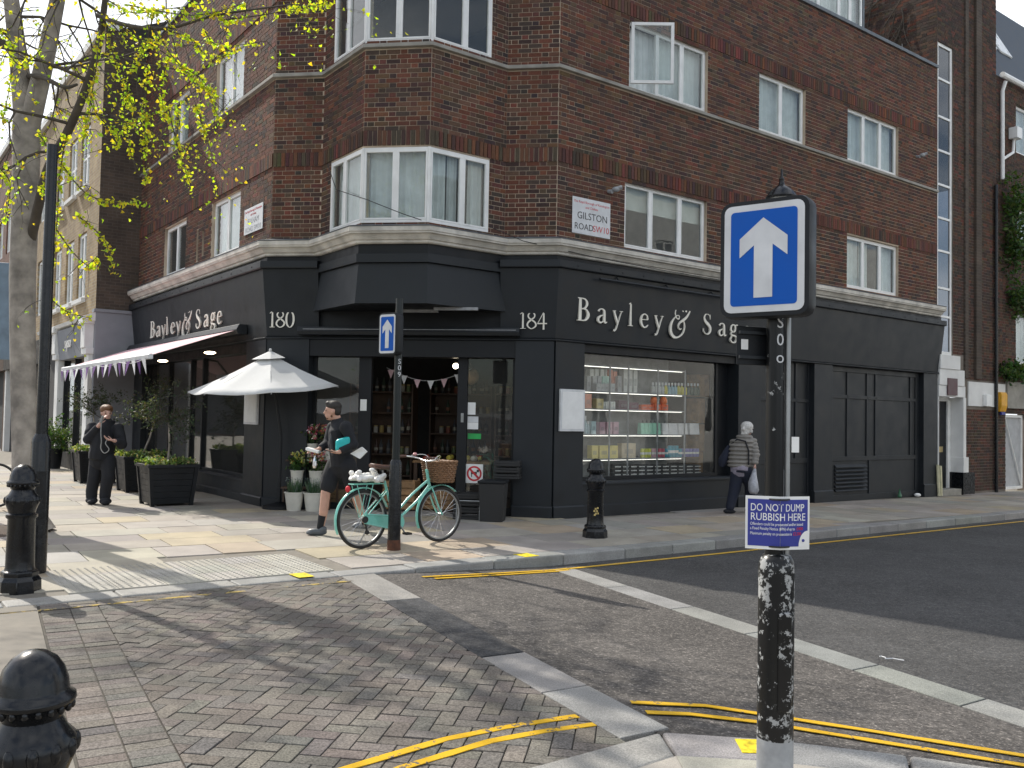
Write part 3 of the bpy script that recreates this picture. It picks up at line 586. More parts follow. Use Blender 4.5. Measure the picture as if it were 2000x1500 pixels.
def window(parent, fr, a0, a1, z0, z1, lights, kind='net', depth=.06, seed=0, fw=.05, opened=None, glassm=None, transoms=(), fmat='white', name='window'):
    """white casement window: frame, panes, curtain or blind behind"""
    d0, d1 = -depth-.05, -depth; mb = MB(); e = .002
    mb.box(fr, a0+e, a1-e, d0, d1, z1-fw, z1-e); mb.box(fr, a0+e, a1-e, d0, d1, z0+e, z0+fw)
    mb.box(fr, a0+e, a0+fw, d0, d1, z0+fw, z1-fw); mb.box(fr, a1-fw, a1-e, d0, d1, z0+fw, z1-fw)
    xs = [a0+fw]
    for t in lights[:-1]:
        x = a0+(a1-a0)*t; mb.box(fr, x-fw*.5, x+fw*.5, d0+.001, d1+.002, z0+fw, z1-fw); xs += [x-fw*.5, x+fw*.5]
    xs.append(a1-fw)
    for z in transoms: mb.box(fr, a0+fw, a1-fw, d0+.002, d1+.003, z-fw*.5, z+fw*.5)
    for i in range(0, len(xs), 2):                         # casement rims
        b0, b1 = xs[i], xs[i+1]; r = fw*.55
        if opened == i//2: continue
        mb.box(fr, b0, b0+r, d0+.01, d1+.006, z0+fw, z1-fw); mb.box(fr, b1-r, b1, d0+.01, d1+.006, z0+fw, z1-fw); mb.box(fr, b0+r, b1-r, d0+.01, d1+.006, z1-fw-r, z1-fw); mb.box(fr, b0+r, b1-r, d0+.01, d1+.006, z0+fw, z0+fw+r)
    w = mb.build(name, M[fmat], parent, bevel=.003)
    for i in range(0, len(xs), 2):
        if opened == i//2: continue
        zz = [z0+fw]+[z for z in transoms]+[z1-fw]
        for j in range(len(zz)-1): p = MB(); p.box(fr, xs[i], xs[i+1], d0+.022, d0+.028, zz[j], zz[j+1]); p.build('pane', glassm or M['glass'], w)
    rr = random.Random(seed); c0, c1 = a0+fw*.5, a1-fw*.5
    if kind == 'net': c = MB(); wavy(c, fr, c0, c1, d0-.09, z0+.02, z1-.02, int(7*(a1-a0)), .018, seed); c.build('curtain', M['curtain'], w)
    if kind == 'blind': c = MB(); c.box(fr, c0, c1, d0-.07, d0-.065, z0+(z1-z0)*.62, z1-.01); c.build('blind', M['blind'], w)
    if kind == 'drape':
        for (b0, b1, sd) in ((c0, c0+(a1-a0)*.32, 1), (c0+(a1-a0)*.36, c0+(a1-a0)*.52, 3), (c1-(a1-a0)*.25, c1, 2)): c = MB(); wavy(c, fr, b0, b1, d0-.09, z0+.02, z1-.02, 3, .03, seed+sd); c.build('curtain', M['curtain'], w)
    return w
# ================================================================== CORNER BUILDING
bld = empty('corner_building', FC.p(-CW/2, -4, 0), 'dark red brick corner building over the charcoal painted shop with white casement windows', 'building')
RL, LL = 12.12, 8.35; ZT = 10.4
PB0, QB0, BD = -3.968, -.851, 1.03
FBL = Fr(FC.p(PB0, 0, 0), -uL, nL); FBF = Fr(FC.p(PB0+BD, BD, 0), uC, nC); FBR = Fr(FC.p(QB0-BD, BD, 0), uR, nR); BL = BD*math.sqrt(2); BF = (QB0-PB0)-2*BD
LE = FL.p(LL, 0, 0); RE = FR.p(RL, 0, 0)
PATH = [LE, A0, FC.p(PB0, 0, 0), FBF.p(0, 0, 0), FBF.p(BF, 0, 0), FC.p(QB0, 0, 0), B0, RE]
Z1, Z2 = 4.44, ZT
opR = [(1.52, 3.65, 4.56, 5.72), (8.26, 10.37, 4.57, 5.73), (1.58, 3.63, 7.37, 8.56), (5.17, 6.71, 7.37, 8.56), (8.26, 10.35, 7.37, 8.56)]
opL = [(1.50, 3.06, 4.58, 5.70), (4.68, 6.25, 4.58, 5.68), (1.53, 3.05, 7.38, 8.55), (4.77, 6.2, 7.38, 8.55), (3.50, 3.62, 4.72, 5.25), (3.86, 3.98, 4.66, 5.3)]
opBL = [(.34, BL, 4.56, 5.735), (.34, BL, 7.38, 8.62)]; opBF = [(0, BF, 4.56, 5.735), (0, BF, 7.38, 8.62)]; opBR = [(0, 1.13, 4.56, 5.735), (0, 1.13, 7.38, 8.62)]
wm = MB()
wallpanel(wm, FR, 0, RL, Z1, Z2, opR); wallpanel(wm, FL, 0, LL, Z1, Z2, opL)
wallpanel(wm, FC, -CW, PB0, Z1, Z2, []); wallpanel(wm, FC, QB0, 0, Z1, Z2, [])
wallpanel(wm, FBL, 0, BL, Z1, Z2, opBL); wallpanel(wm, FBF, 0, BF, Z1, Z2, opBF); wallpanel(wm, FBR, 0, BL, Z1, Z2, opBR)
wm.build('wall', M['mortar'], bld)
SOL1, SOL2 = 5.765, 8.62
for fr, a0, a1, ops, sd in ((FR, 0, RL, opR, 1), (FL, 0, LL, opL, 2), (FC, -CW, PB0, [], 3), (FC, QB0, 0, [], 4), (FBL, 0, BL, opBL, 5), (FBF, 0, BF, opBF, 6), (FBR, 0, BL, opBR, 7)):
    band = [(a0-1, a1+1, SOL1-.02, SOL1+.22), (a0-1, a1+1, SOL2-.02, SOL2+.22), (a0-1, a1+1, 7.27, 7.36)]
    course_bricks(fr, a0, a1, 4.49, 10.38, ops+band, sd)
    soldier(fr, a0, a1, SOL1, seed=sd); soldier(fr, a0, a1, SOL2, seed=sd+10)
emit_bricks(bld, BR, M['brick']); BR.clear()
# body behind the facades: roof, floors and rear walls keep the inside dark
mb = MB(); far1, far2 = FL.p(LL, -9, 0), FR.p(RL, -9, 0)
ring = [LE, A0, B0, RE, FR.p(RL, -9.5, 0), FL.p(LL, -9.5, 0)]
for z in (4.3, 7.15, 10.25): mb.add([(p[0]-0, p[1], z) for p in ring], [tuple(range(6))])
for z in (7.15, 10.25): mb.add([tuple(FBF.p(-BD, -BD, z)), tuple(FBF.p(0, 0, z)), tuple(FBF.p(BF, 0, z)), tuple(FBF.p(BF+BD, -BD, z))], [(0, 1, 2, 3)])
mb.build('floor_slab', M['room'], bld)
mb = MB()
for a, b in ((ring[3], ring[4]), (ring[4], ring[5]), (ring[5], ring[0])): mb.quad(V(a[0], a[1], -.3), V(b[0], b[1], -.3), V(b[0], b[1], ZT), V(a[0], a[1], ZT))
mb.build('rear_wall', M['mortar_dark'], bld)
mb = MB()                                               # inner room walls, 3 m behind the windows
for fr, a0, a1 in ((FR, 1, RL), (FL, 1, LL)): mb.quad(fr.p(a0, -3, 4.31), fr.p(a1, -3, 4.31), fr.p(a1, -3, 10.2), fr.p(a0, -3, 10.2))
mb.build('room_wall', M['blind'], bld)
mb = MB(); mb.sweep(PATH, [(.0, 7.285), (.065, 7.29), (.065, 7.345), (.0, 7.375)]); mb.build('string_course', M['string'], bld, bevel=.006)
mb = MB(); mb.sweep(PATH, [(-.25, ZT-.02), (.05, ZT-.02), (.05, ZT+.06), (-.25, ZT+.1)]); mb.build('parapet_coping', M['lead'], bld, bevel=.01)
# cornice: cream moulded timber with lead flashing on top
mb = MB(); mb.sweep(PATH, [(-.02, 4.22), (.10, 4.22), (.12, 4.235), (.12, 4.265), (.15, 4.275), (.175, 4.315), (.20, 4.345), (.24, 4.355), (.24, 4.378), (.255, 4.385), (.255, 4.455), (-.02, 4.475)]); mb.build('cornice', M['cornice'], bld, bevel=.004)
mb = MB(); mb.sweep(PATH, [(.0, 4.478), (.262, 4.458), (.264, 4.47), (.0, 4.535)]); mb.build('lead_flashing', M['lead'], bld)
# windows
window(bld, FR, *opR[0], [.325, .68, 1], 'blind', seed=1); window(bld, FR, *opR[1], [.34, .67, 1], 'drape', seed=2)
window(bld, FR, *opR[2], [.36, .68, 1], 'net', seed=3, opened=0); window(bld, FR, *opR[3], [.5, 1], 'net', seed=4); window(bld, FR, *opR[4], [.34, .67, 1], 'net', seed=5)
oc = Fr(FR.p(1.62, .0, 0), ang(YAW-R_(38)), ang(YAW-R_(38)-PI/2)); cw = MB()     # the casement standing open
for b in ((0, .055, 7.44, 8.52), (.69, .745, 7.44, 8.52), (.055, .69, 7.44, 7.495), (.055, .69, 8.465, 8.52)): cw.box(oc, b[0], b[1], -.02, .02, b[2], b[3])
cw = cw.build('open_casement', M['white'], bld, bevel=.003); p = MB(); p.box(oc, .05, .695, -.004, .003, 7.49, 8.47); p.build('pane', M['glass'], cw)
for i, k in enumerate(('net', 'none', 'net', 'net')): window(bld, FL, *opL[i], [.5, 1], k, seed=10+i)
for op in opL[4:]: mb = MB(); mb.box(FL, op[0], op[1], -.11, -.10, op[2], op[3]); mb.build('vent_slot', M['ink'], bld)
for fl, (z0, z1) in enumerate(((4.56, 5.735), (7.38, 8.62))):
    k = ('net', 'net', 'drape') if fl == 0 else ('none', 'blind', 'none')
    window(bld, FBL, .34, BL+.02, z0, z1, [.45, 1], k[0], .0, 20+fl); window(bld, FBF, -.02, BF+.02, z0, z1, [.5, 1], k[1], .0, 22+fl); window(bld, FBR, -.02, 1.13, z0, z1, [.55, 1], k[2], .0, 24+fl)
# ---- dormers and roof behind the parapet
mb = MB(); mb.extr(FR, [(-.9, 10.2), (-1.15, 12.9), (-6, 13.6), (-6, 10.2)], 2.0, 9.95); mb.build('mansard_roof', M['slate'], bld)
mb = MB(); mb.box(FR, 6.9, 9.6, -1.6, -.42, 10.2, 10.52); mb.box(FR, 6.9, 9.6, -1.6, -.42, 11.62, 11.75); mb.box(FR, 6.9, 7.0, -1.6, -.42, 10.52, 11.62); mb.box(FR, 9.52, 9.6, -1.6, -.42, 10.52, 11.62); mb.build('dormer', M['lead'], bld)
window(bld, FR.sub(0, -.36), 7.02, 9.5, 10.5, 11.62, [.3, .62, .8, 1], 'net', seed=31)
mb = MB(); mb.tube([FR.p(6.5, -.3, 11.86), FR.p(9.9, -.3, 11.8)], .055, 8); mb.build('dormer_gutter', M['white'], bld)
# ---- shopfront: inclined fascia, top band, moulding, pilasters, stall risers
FP = [LE, A0, B0, RE]; E0 = .06
CH = M['char']; EXT = [FL.p(LL+.1, 0, 0), A0, B0, FR.p(RL+.1, 0, 0)]
def pth(*k): return [{'L': EXT[0], 'A': A0, 'B': B0, 'R': EXT[3], 'P': FC.p(PB0+.03, 0, 0), 'Q': FC.p(QB0-.03, 0, 0)}[c] for c in k]
FAS = [(-.05, 2.885), (.03, 2.885), (.155, 4.0), (-.05, 4.0)]
for ks in (('L', 'A', 'P'), ('Q', 'B', 'R')):
    mb = MB(); mb.sweep(pth(*ks), FAS); mb.build('fascia', CH, bld, bevel=.003)
    mb = MB(); mb.sweep(pth(*ks), [(-.05, 4.003), (.20, 4.003), (.21, 4.02), (.21, 4.125), (-.05, 4.15)]); mb.build('fascia_band', CH, bld, bevel=.004)
    mb = MB(); mb.sweep(pth(*ks), [(-.03, 4.15), (.07, 4.15), (.07, 4.218), (-.03, 4.218)]); mb.build('frieze', M['char_d'], bld)
for ks in (('L', 'A', 'B', 'R'),):
    mb = MB(); mb.sweep(pth(*ks), [(-.06, 2.835), (.055, 2.835), (.07, 2.848), (.07, 2.862), (.05, 2.868), (.06, 2.882), (-.06, 2.882)]); mb.build('fascia_moulding', CH, bld, bevel=.002)
for fr, sd in ((FR, 1), (FL, 2)):                         # screw heads along the band
    for i in range(24 if sd == 1 else 16): mb = MB(); c = fr.p(.3+i*.5, .209, 4.065); mb.tube([c, c+fr.n*.007], .014, 8); mb.build('screw_head', M['char_d'], bld)
# bay box over the entrance
z0, z1 = 3.30, 4.215
bp = [FC.p(PB0, 0, 0), FBF.p(0, 0, 0), FBF.p(BF, 0, 0), FC.p(QB0, 0, 0)]
mb = MB(); mb.sweep(bp, [(-.02, z0), (.10, z0), (.04, 3.93), (-.02, 3.93)]); mb.build('bay_fascia', CH, bld, bevel=.004)
mb = MB(); mb.sweep(bp, [(-.02, 3.933), (.09, 3.933), (.09, 4.07), (-.02, 4.07)]); mb.build('bay_band', CH, bld, bevel=.004)
mb = MB(); mb.sweep(bp, [(-.02, 4.073), (.05, 4.073), (.05, 4.219), (-.02, 4.219)]); mb.build('bay_frieze', M['char_d'], bld)
mb = MB(); mb.add([tuple(FBF.p(-BD-.1, -BD, z0+.01)), tuple(FBF.p(-.04, .06, z0+.01)), tuple(FBF.p(BF+.04, .06, z0+.01)), tuple(FBF.p(BF+BD+.1, -BD, z0+.01))], [(3, 2, 1, 0)])
mb.box(FC, PB0-.1, QB0+.1, -.04, -.02, 2.87, 3.4); mb.build('bay_soffit', M['char_d'], bld)
for a in (-2.2, -1.5): mb = MB(); mb.box(FC, a-.35, a+.35, .3+.3*(a > -2), .36+.3*(a > -2), 3.255, 3.30); mb.build('soffit_light', M['zinc'], bld)
# pilasters (each one its own part)
def pilaster(fr, a0, a1, base=-.2, o=.04, name='pilaster'):
    mb = MB(); mb.box(fr, a0, a1, -.3, o, base, 2.835); p = mb.build(name, CH, bld, bevel=.004)
    mb = MB(); mb.extr(fr, [(-.02, base), (o+.03, base), (o+.03, .165), (o+.012, .19), (-.02, .19)], a0-.012, a1+.012); mb.build('plinth', CH, p, bevel=.003)
for a0, a1 in ((.0, .62), (4.58, 5.27), (7.04, 7.70), (11.46, 12.1)): pilaster(FR, a0, a1)
for a0, a1 in ((0, .88), (7.6, 8.3)): pilaster(FL, a0, a1)
pilaster(FC, -CW+.002, -4.1); pilaster(FC, -.63, -.002)
# right-hand display window
mb = MB(); mb.box(FR, .62, 4.58, -.3, .0, -.2, .5); mb.extr(FR, [(-.2, .5), (.035, .5), (.035, .53), (.0, .56), (-.2, .56)], .62, 4.58); mb.extr(FR, [(0.0, -.2), (.03, -.2), (.03, .16), (.0, .18)], .62, 4.58); mb.build('stall_riser', CH, bld, bevel=.003)
mb = MB(); D0 = -.16
mb.box(FR, .62, 4.58, D0-.06, -.02, 2.70, 2.835); mb.box(FR, .62, .66, D0-.05, D0+.01, .56, 2.70); mb.box(FR, 4.14, 4.20, D0-.05, D0+.01, .56, 2.70); mb.box(FR, .66, 4.14, D0-.05, D0+.01, .56, .62)
mb.box(FR, 4.2, 4.58, -.30, -.24, .56, 2.70); mb.build('display_window_frame', M['char_d'], bld, bevel=.003)
mb = MB(); mb.box(FR, .66, 4.14, D0-.02, D0-.012, .62, 2.70); mb.build('display_window_pane', M['glass_shop'], bld)
# panelled doors and louvre
def panelset(a0, a1, nm, cells, lou=None):
    mb = MB(); mb.box(FR, a0, a1, -.14, -.10, -.2, 2.835); p = mb.build(nm, CH, bld)
    m2 = MB()
    for (b0, b1, y0, y1) in cells: m2.box(FR, b0, b1, -.10, -.075, y0, y1)
    m2.build('panel_rail', CH, p, bevel=.006)
    if lou:
        for i in range(7): m3 = MB(); z = lou[2]+(lou[3]-lou[2])*(i+.5)/7; m3.extr(FR, [(-.1, z+.035), (-.045, z-.02), (-.04, z-.012), (-.095, z+.045)], lou[0], lou[1]); m3.build('louvre_slat', CH, p)
    return p
panelset(5.27, 7.04, 'panelled_door', [(5.27, 5.33, 0, 2.83), (6.98, 7.04, 0, 2.83), (5.33, 6.98, 2.02, 2.09), (5.33, 6.98, .76, .86), (5.33, 6.98, 0, .12), (6.1, 6.17, .86, 2.83), (6.55, 6.62, .86, 2.83), (6.3, 6.36, .12, .76)], (5.95, 6.28, .12, .72))
panelset(7.70, 11.46, 'shutter_panels', [(7.70, 7.78, 0, 2.83), (11.3, 11.46, 0, 2.83), (7.78, 11.3, 2.14, 2.22), (7.78, 11.3, .78, .88), (7.78, 11.3, 2.72, 2.83), (7.78, 11.3, -.1, .04), (8.42, 8.48, .88, 2.72), (9.2, 9.27, .88, 2.72), (9.55, 9.62, .88, 2.72), (11.05, 11.12, .88, 2.72), (9.3, 9.36, .04, .78)], (7.98, 9.2, .1, .7))
# menu cases
def menucase(fr, a0, a1, z0, z1):
    mb = MB(); mb.box(fr, a0, a1, .042, .085, z0, z1); m = mb.build('menu_case', M['signwhite'], bld, bevel=.004)
    mb = MB(); mb.box(fr, a0+.035, a1-.035, .086, .089, z0+.04, z1-.04); mb.build('menu_sheet', M['paper'], m); return m
menucase(FR, .08, .60, 1.39, 2.07); menucase(FL, .21, .80, 1.39, 1.94)
# lettering
def word(fr, letters, h, o0, zb, th, name, lean=.112):
    for ch, a, wd in letters: mb = MB(); glyph(mb, fr, ch, a, zb, h, o0+.03+lean*(zb-2.885)+.012, th, wd); mb.build('sign_letter', M['letters'], bld)
px = lambda X, Y: onR(1050+X*.3, 500+Y*.3, .07)[0]
RW = [('B', px(250, 350), 1.05), ('a', px(378, 400), 1.15), ('y', px(482, 420), 1.0), ('l', px(583, 380), 1.0), ('e', px(658, 430), 1.1), ('y', px(752, 450), 1.0), ('&', px(856, 430), 1.05), ('S', px(1068, 440), 1.05), ('a', px(1168, 480), 1.15), ('g', px(1243, 500), 1.1)]
RW.append(('e', RW[-1][1]+.40, 1.1))
word(FR, RW, .375, 0, 3.20, .03, 'shop_name_lettering')
FLT = Fr(FL.p(LL, 0, 0), -uL, nL); pl = lambda x, y: LL-onL(x, y, .07)[0]
LW = [('B', pl(297, 640), 1.5), ('a', pl(309, 640), 1.6), ('y', pl(319, 640), 1.4), ('l', pl(328, 630), 1.4), ('e', pl(337, 635), 1.5), ('y', pl(348, 630), 1.4), ('&', pl(360, 630), 1.25), ('S', pl(386, 620), 1.3), ('a', pl(402, 620), 1.4), ('g', pl(415, 620), 1.4), ('e', pl(428, 615), 1.3)]
word(FLT, LW, .375, 0, 3.24, .03, 'shop_name_lettering')
for t, a in (('180', -4.80), ('184', -.565)):
    mb = MB(); x = a
    for ch in t: mb = MB(); x += glyph(mb, FC, ch, x, 3.03, .27, .03+.112*(3.03-2.885)+.014, .014, 1.02); mb.build('street_numeral', M['letters'], bld)
mb = MB(); mb.tube([FR.p(.75, .24, 3.90), FR.p(4.9, .24, 3.90)], .022, 8)
for a in (1.2, 2.4, 3.6, 4.8): mb.tube([FR.p(a, .24, 3.90), FR.p(a, .16, 3.98)], .012, 6)
mb.build('sign_light_bar', M['char'], bld)
# entrance on the chamfer
DO = -.16; mb = MB()
mb.box(FC, -4.1, -.63, -.34, .02, 2.56, 2.835); mb.box(FC, -4.1, -4.04, DO-.06, DO, .0, 2.56); mb.box(FC, -3.285, -3.07, DO-.08, DO+.02, .0, 2.56); mb.box(FC, -1.60, -1.44, DO-.08, DO+.02, .0, 2.56); mb.box(FC, -.69, -.63, DO-.06, DO, .0, 2.56)
mb.box(FC, -4.04, -3.285, DO-.06, DO, .0, .12); mb.box(FC, -1.44, -.69, DO-.06, DO, .0, .12); mb.box(FC, -4.1, -.63, -.5, DO, -.2, .012); mb.build('entrance_frame', M['char_d'], bld, bevel=.003)
for a, b in ((-4.04, -3.285), (-1.44, -.69)): mb = MB(); mb.box(FC, a, b, DO-.03, DO-.022, .12, 2.56); mb.build('entrance_pane', M['glass_shop'], bld)
mb = MB(); mb.extr(FC, [(.03, 2.90), (.20, 2.90), (.22, 2.96), (.20, 3.03), (.03, 3.03)], -4.25, -.55); mb.build('awning_cassette', M['char'], bld, bevel=.008)
mb = MB(); mb.box(FC, -4.15, -.6, .205, .222, 2.985, 2.995); mb.build('awning_rail', M['zinc'], bld)
# notices on the door glass
def sticker(a0, a1, z0, z1, mat, nm='door_notice', fr=FC, o=DO-.02): mb = MB(); mb.box(fr, a0, a1, o, o+.002, z0, z1); return mb.build(nm, M[mat], bld)
sticker(-3.25, -3.14, 1.66, 1.85, 'paper', o=DO+.021); sticker(-1.43, -1.30, 1.63, 1.83, 'paper'); sticker(-1.43, -1.25, 1.39, 1.50, 'paper'); sticker(-1.43, -1.25, 1.503, 1.60, 'signwhite'); sticker(-1.42, -1.20, 1.23, 1.32, 'green'); sticker(-1.535, -1.49, 1.50, 1.65, 'steel', 'keypad', o=DO+.021)
nda, ndz = onC(921, 925, DO); nd = sticker(-1.44, -1.155, ndz-.155, ndz+.155, 'paper', 'no_dogs_notice', o=DO-.019)
mb = MB(); c = FC.p(-1.30, DO-.016, ndz); n_ = 28; vs = []
for r in (.095, .125):
    vs += [c+uC*r*math.cos(2*PI*i/n_)+V(0, 0, r*math.sin(2*PI*i/n_)) for i in range(n_)]
mb.add(vs, [(i, (i+1) % n_, n_+(i+1) % n_, n_+i) for i in range(n_)]); mb.quad(*[c+uC*x+V(0, 0, z) for x, z in ((-.085, .06), (-.06, .085), (.085, -.06), (.06, -.085))]); mb.build('no_dogs_ring', M['red'], nd)
mb = MB(); [mb.box(FC, a_, b_, DO-.0168, DO-.0164, ndz+y_, ndz+z_) for a_, b_, y_, z_ in ((-1.355, -1.255, -.01, .03), (-1.35, -1.335, -.055, -.01), (-1.275, -1.26, -.055, -.01), (-1.26, -1.22, .025, .065))]; mb.build('no_dogs_figure', M['ink'], nd)
# left-hand shop windows (Fulham Road side)
mb = MB(); mb.box(FL, .88, 7.6, -.3, 0, -.2, .38); mb.extr(FL, [(-.2, .38), (.03, .38), (.03, .41), (.0, .43), (-.2, .43)], .88, 7.6); mb.extr(FL, [(0, -.2), (.03, -.2), (.03, .15), (0, .17)], .88, 7.6); mb.build('stall_riser', CH, bld, bevel=.003)
mb = MB(); mb.box(FL, .88, 7.6, -.22, -.02, 2.66, 2.835)
for a0, a1 in ((.88, .93), (3.60, 3.66), (4.35, 4.42), (5.9, 6.0), (7.5, 7.6)): mb.box(FL, a0, a1, -.2, -.1, .43, 2.66)
mb.box(FL, .93, 7.5, -.2, -.12, .43, .48); mb.build('shop_window_frame', M['char_d'], bld, bevel=.003)
for a0, a1 in ((.93, 3.60), (3.66, 4.35), (4.42, 5.9), (6.0, 7.5)): mb = MB(); mb.box(FL, a0, a1, -.16, -.152, .48, 2.66); mb.build('shop_window_pane', M['glass_shop'], bld)
# inside of the shop
mb = MB(); zf = .008; fl = [FL.p(7.5, -.3, zf), FC.p(-CW+.3, -.3, zf), FC.p(-.3, -.3, zf), FR.p(11.9, -.25, zf), FR.p(11.9, -7, zf), FL.p(7.5, -7, zf)]; mb.add([tuple(p) for p in fl], [tuple(range(6))]); mb.build('shop_floor', M['wood_d'], bld)
mb = MB(); mb.add([(p[0], p[1], 2.9) for p in fl], [tuple(range(6))[::-1]]); mb.build('shop_ceiling', M['char_d'], bld)
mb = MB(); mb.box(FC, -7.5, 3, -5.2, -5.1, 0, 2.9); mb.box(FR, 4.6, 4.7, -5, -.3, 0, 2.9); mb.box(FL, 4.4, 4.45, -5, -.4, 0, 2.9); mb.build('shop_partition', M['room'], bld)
mb = MB(); mb.box(FR, .66, 3.55, -.86, -.82, .5, 2.86); mb.box(FR, .3, 4.6, -.86, -.1, .48, .5); mb.build('display_back', pm('display_back_grey', (.30, .31, .31), .8, bmp=0), bld)
# street name plates (flat print)
def nameplate(fr, a0, a1, z0, z1, lines, nm):
    mb = MB(); mb.box(fr, a0, a1, .012, .024, z0, z1); p = mb.build('street_name_plate', M['signwhite'], bld, bevel=.004); w = a1-a0
    for txt, sz, zz, mat, al, dx in lines: t = MB(); put_text(t, fr, txt, sz, a0+w*dx, .0245, zz, .0006, al); t.build('plate_lettering', M[mat], p)
nameplate(FR, .315, 1.165, 4.645, 5.25, [('The Royal Borough of Kensington', .058, 5.16, 'red', 'CENTER', .5), ('and Chelsea', .058, 5.08, 'red', 'CENTER', .5), ('GILSTON', .165, 4.90, 'ink', 'CENTER', .52), ('ROAD', .15, 4.72, 'ink', 'LEFT', .05), ('SW10', .15, 4.72, 'red', 'LEFT', .53)], 'g')
nameplate(FLT, LL-1.225, LL-.35, 4.77, 5.23, [('The Royal Borough of Kensington', .058, 5.15, 'red', 'CENTER', .5), ('and Chelsea', .055, 5.08, 'red', 'CENTER', .5), ('FULHAM', .14, 4.94, 'zinc', 'CENTER', .5), ('ROAD SW10', .13, 4.80, 'zinc', 'CENTER', .5)], 'f')
# cables over the cornice, security camera, loose fixings
mb = MB(); mb.tube([FBL.p(.30, .05, 5.72), FBL.p(.75, .1, 5.2), FBF.p(.1, .12, 4.9), FBF.p(.7, .14, 4.66), FBF.p(1.0, .2, 4.55)], .007, 5); mb.tube([FBR.p(.95, .3, 4.58), FC.p(-.5, .33, 4.40), FR.p(.5, .30, 4.23), FR.p(2.2, .26, 4.21), FR.p(4, .27, 4.2)], .007, 5); mb.build('cable', M['ink'], bld)
for s, z in ((1.13, 5.46), (11.15, 8.0)):
    mb = MB(); mb.tube([FR.p(s, .0, z), FR.p(s, .1, z-.02)], .035, 8); mb.ell(FR.p(s+.05, .13, z+.02), (.07, .05, .045)); mb.tube([FR.p(s+.05, .13, z+.03), FR.p(s+.13, .2, z+.06)], .035, 8); mb.build('wall_light', M['zinc'], bld, smooth=40)
# ================================================================== NEIGHBOUR ON GILSTON ROAD
nb = empty('apartment_block', FR.p(15, -3, -.1), 'brown brick apartment block with tall stair window strip beside the corner shop', 'building')
rp = lambda X, Y, o=0: onR(1800+X*.2268, 640+Y*.2268, o)
ST = (12.16, 12.93, 3.33, 11.1); DOOR = (12.16, 13.38, -.2, 2.30); GATE = (rp(722, 900)[0], 16.95, -.2, rp(740, 740)[1]); NZ1, NZ2 = 13.4, 11.0; SPLIT = 15.25
nops = [ST, DOOR, GATE, (16.42, 18.1, 9.15, 10.5), (16.5, 18.2, 6.3, 7.6), (16.4, 18.1, 3.3, 4.7)]
wm = MB(); wallpanel(wm, FR, RL+.02, SPLIT, -.3, NZ1, [ST, DOOR]); wallpanel(wm, FR, SPLIT, 26, -.3, NZ2, nops[2:], reveal=.2)
SW = Fr(FR.p(RL+.02, -8, 0), nR, -uR); wallpanel(wm, SW, 0, 8, 9.5, NZ1, []); wm.build('wall', M['mortar_dark'], nb)
BR.clear(); course_bricks(FR, RL+.02, SPLIT, -.08, NZ1, [ST, DOOR, (12.1, 13.6, 2.25, 3.35), (13.35, 15.2, 2.05, 2.75)], 41); course_bricks(FR, SPLIT, 18.4, -.08, NZ2, nops[2:]+[(15.2, 15.75, 2.05, 2.75)], 42); course_bricks(SW, 2, 8, 10.4, NZ1, [], 43)
BROWN = [(.075, .045, .033), (.060, .040, .032), (.095, .052, .036), (.050, .036, .030), (.082, .058, .040), (.12, .052, .036)]
emit_bricks(nb, [(*b[:6], random.choice(BROWN)) for b in BR], M['brick'], 300); BR.clear()
mb = MB()
for a, w, o in ((13.48, .16, .05), (14.02, .28, .07)): mb.box(FR, a, a+w, -.02, o, 2.8, NZ1)
mb.build('wall_rib', M['brownbrick'], nb)
zs = [3.33, 4.28, 4.98, 5.9, 6.72, 7.55, 8.4, 9.25, 10.2, 11.1]
window(nb, FR, *ST, [1], 'none', .03, 51, .055, None, M['glass_dk'], zs[1:-1], name='stair_window')
mb = MB(); mb.quad(FR.p(12.1, -.9, 3), FR.p(13.1, -.9, 3), FR.p(13.1, -.9, 11.3), FR.p(12.1, -.9, 11.3)); mb.build('stair_wall', M['blind'], nb)
for i, op in enumerate(nops[3:]): window(nb, FR, *op, [.5, 1], 'net', .08, 60+i)
# white entrance surround
mb = MB(); mb.box(FR, 12.14, 13.12, -.05, .10, 2.98, 3.32); mb.build('entrance_parapet', M['stucco'], nb, bevel=.006)
mb = MB(); mb.box(FR, 12.14, 13.38, -.05, .08, 2.58, 2.975); mb.build('entrance_lintel', M['stucco'], nb, bevel=.006)
mb = MB(); mb.box(FR, 12.14, 13.46, -.05, .06, 2.30, 2.575); mb.box(FR, 13.36, 13.50, -.3, .06, .42, 2.298); mb.box(FR, 13.34, 13.60, -.3, .075, .42, .80); mb.box(FR, 12.135, 12.17, -.3, .05, .3, 2.298); mb.build('entrance_jamb', M['stucco'], nb, bevel=.006)
mb = MB(); mb.quad(FR.p(13.358, -.001, .42), FR.p(13.358, -.001, 2.3), FR.p(13.358, -.32, 2.3), FR.p(13.358, -.32, .42)); mb.box(FR, 12.1, 13.4, -.34, -.31, 2.2, 2.5); mb.build('entrance_reveal', M['stucco'], nb)
mb = MB(); mb.box(FR, 13.30, 13.9, -.3, .085, -.3, .418); mb.quad(FR.p(13.356, .0, -.2), FR.p(13.356, .0, .42), FR.p(13.356, -.32, .42), FR.p(13.356, -.32, -.2)); mb.build('entrance_plinth', M['black'], nb)
mb = MB(); mb.box(FR, 12.16, 13.2, -.34, -.30, .0, 2.2); ed = mb.build('entrance_door', M['char_d'], nb); mb = MB(); mb.box(FR, 12.72, 13.02, -.299, -.29, .92, 1.06); mb.build('letter_plate', pm('brass', (.5, .4, .2), .3, metal=.8), ed)
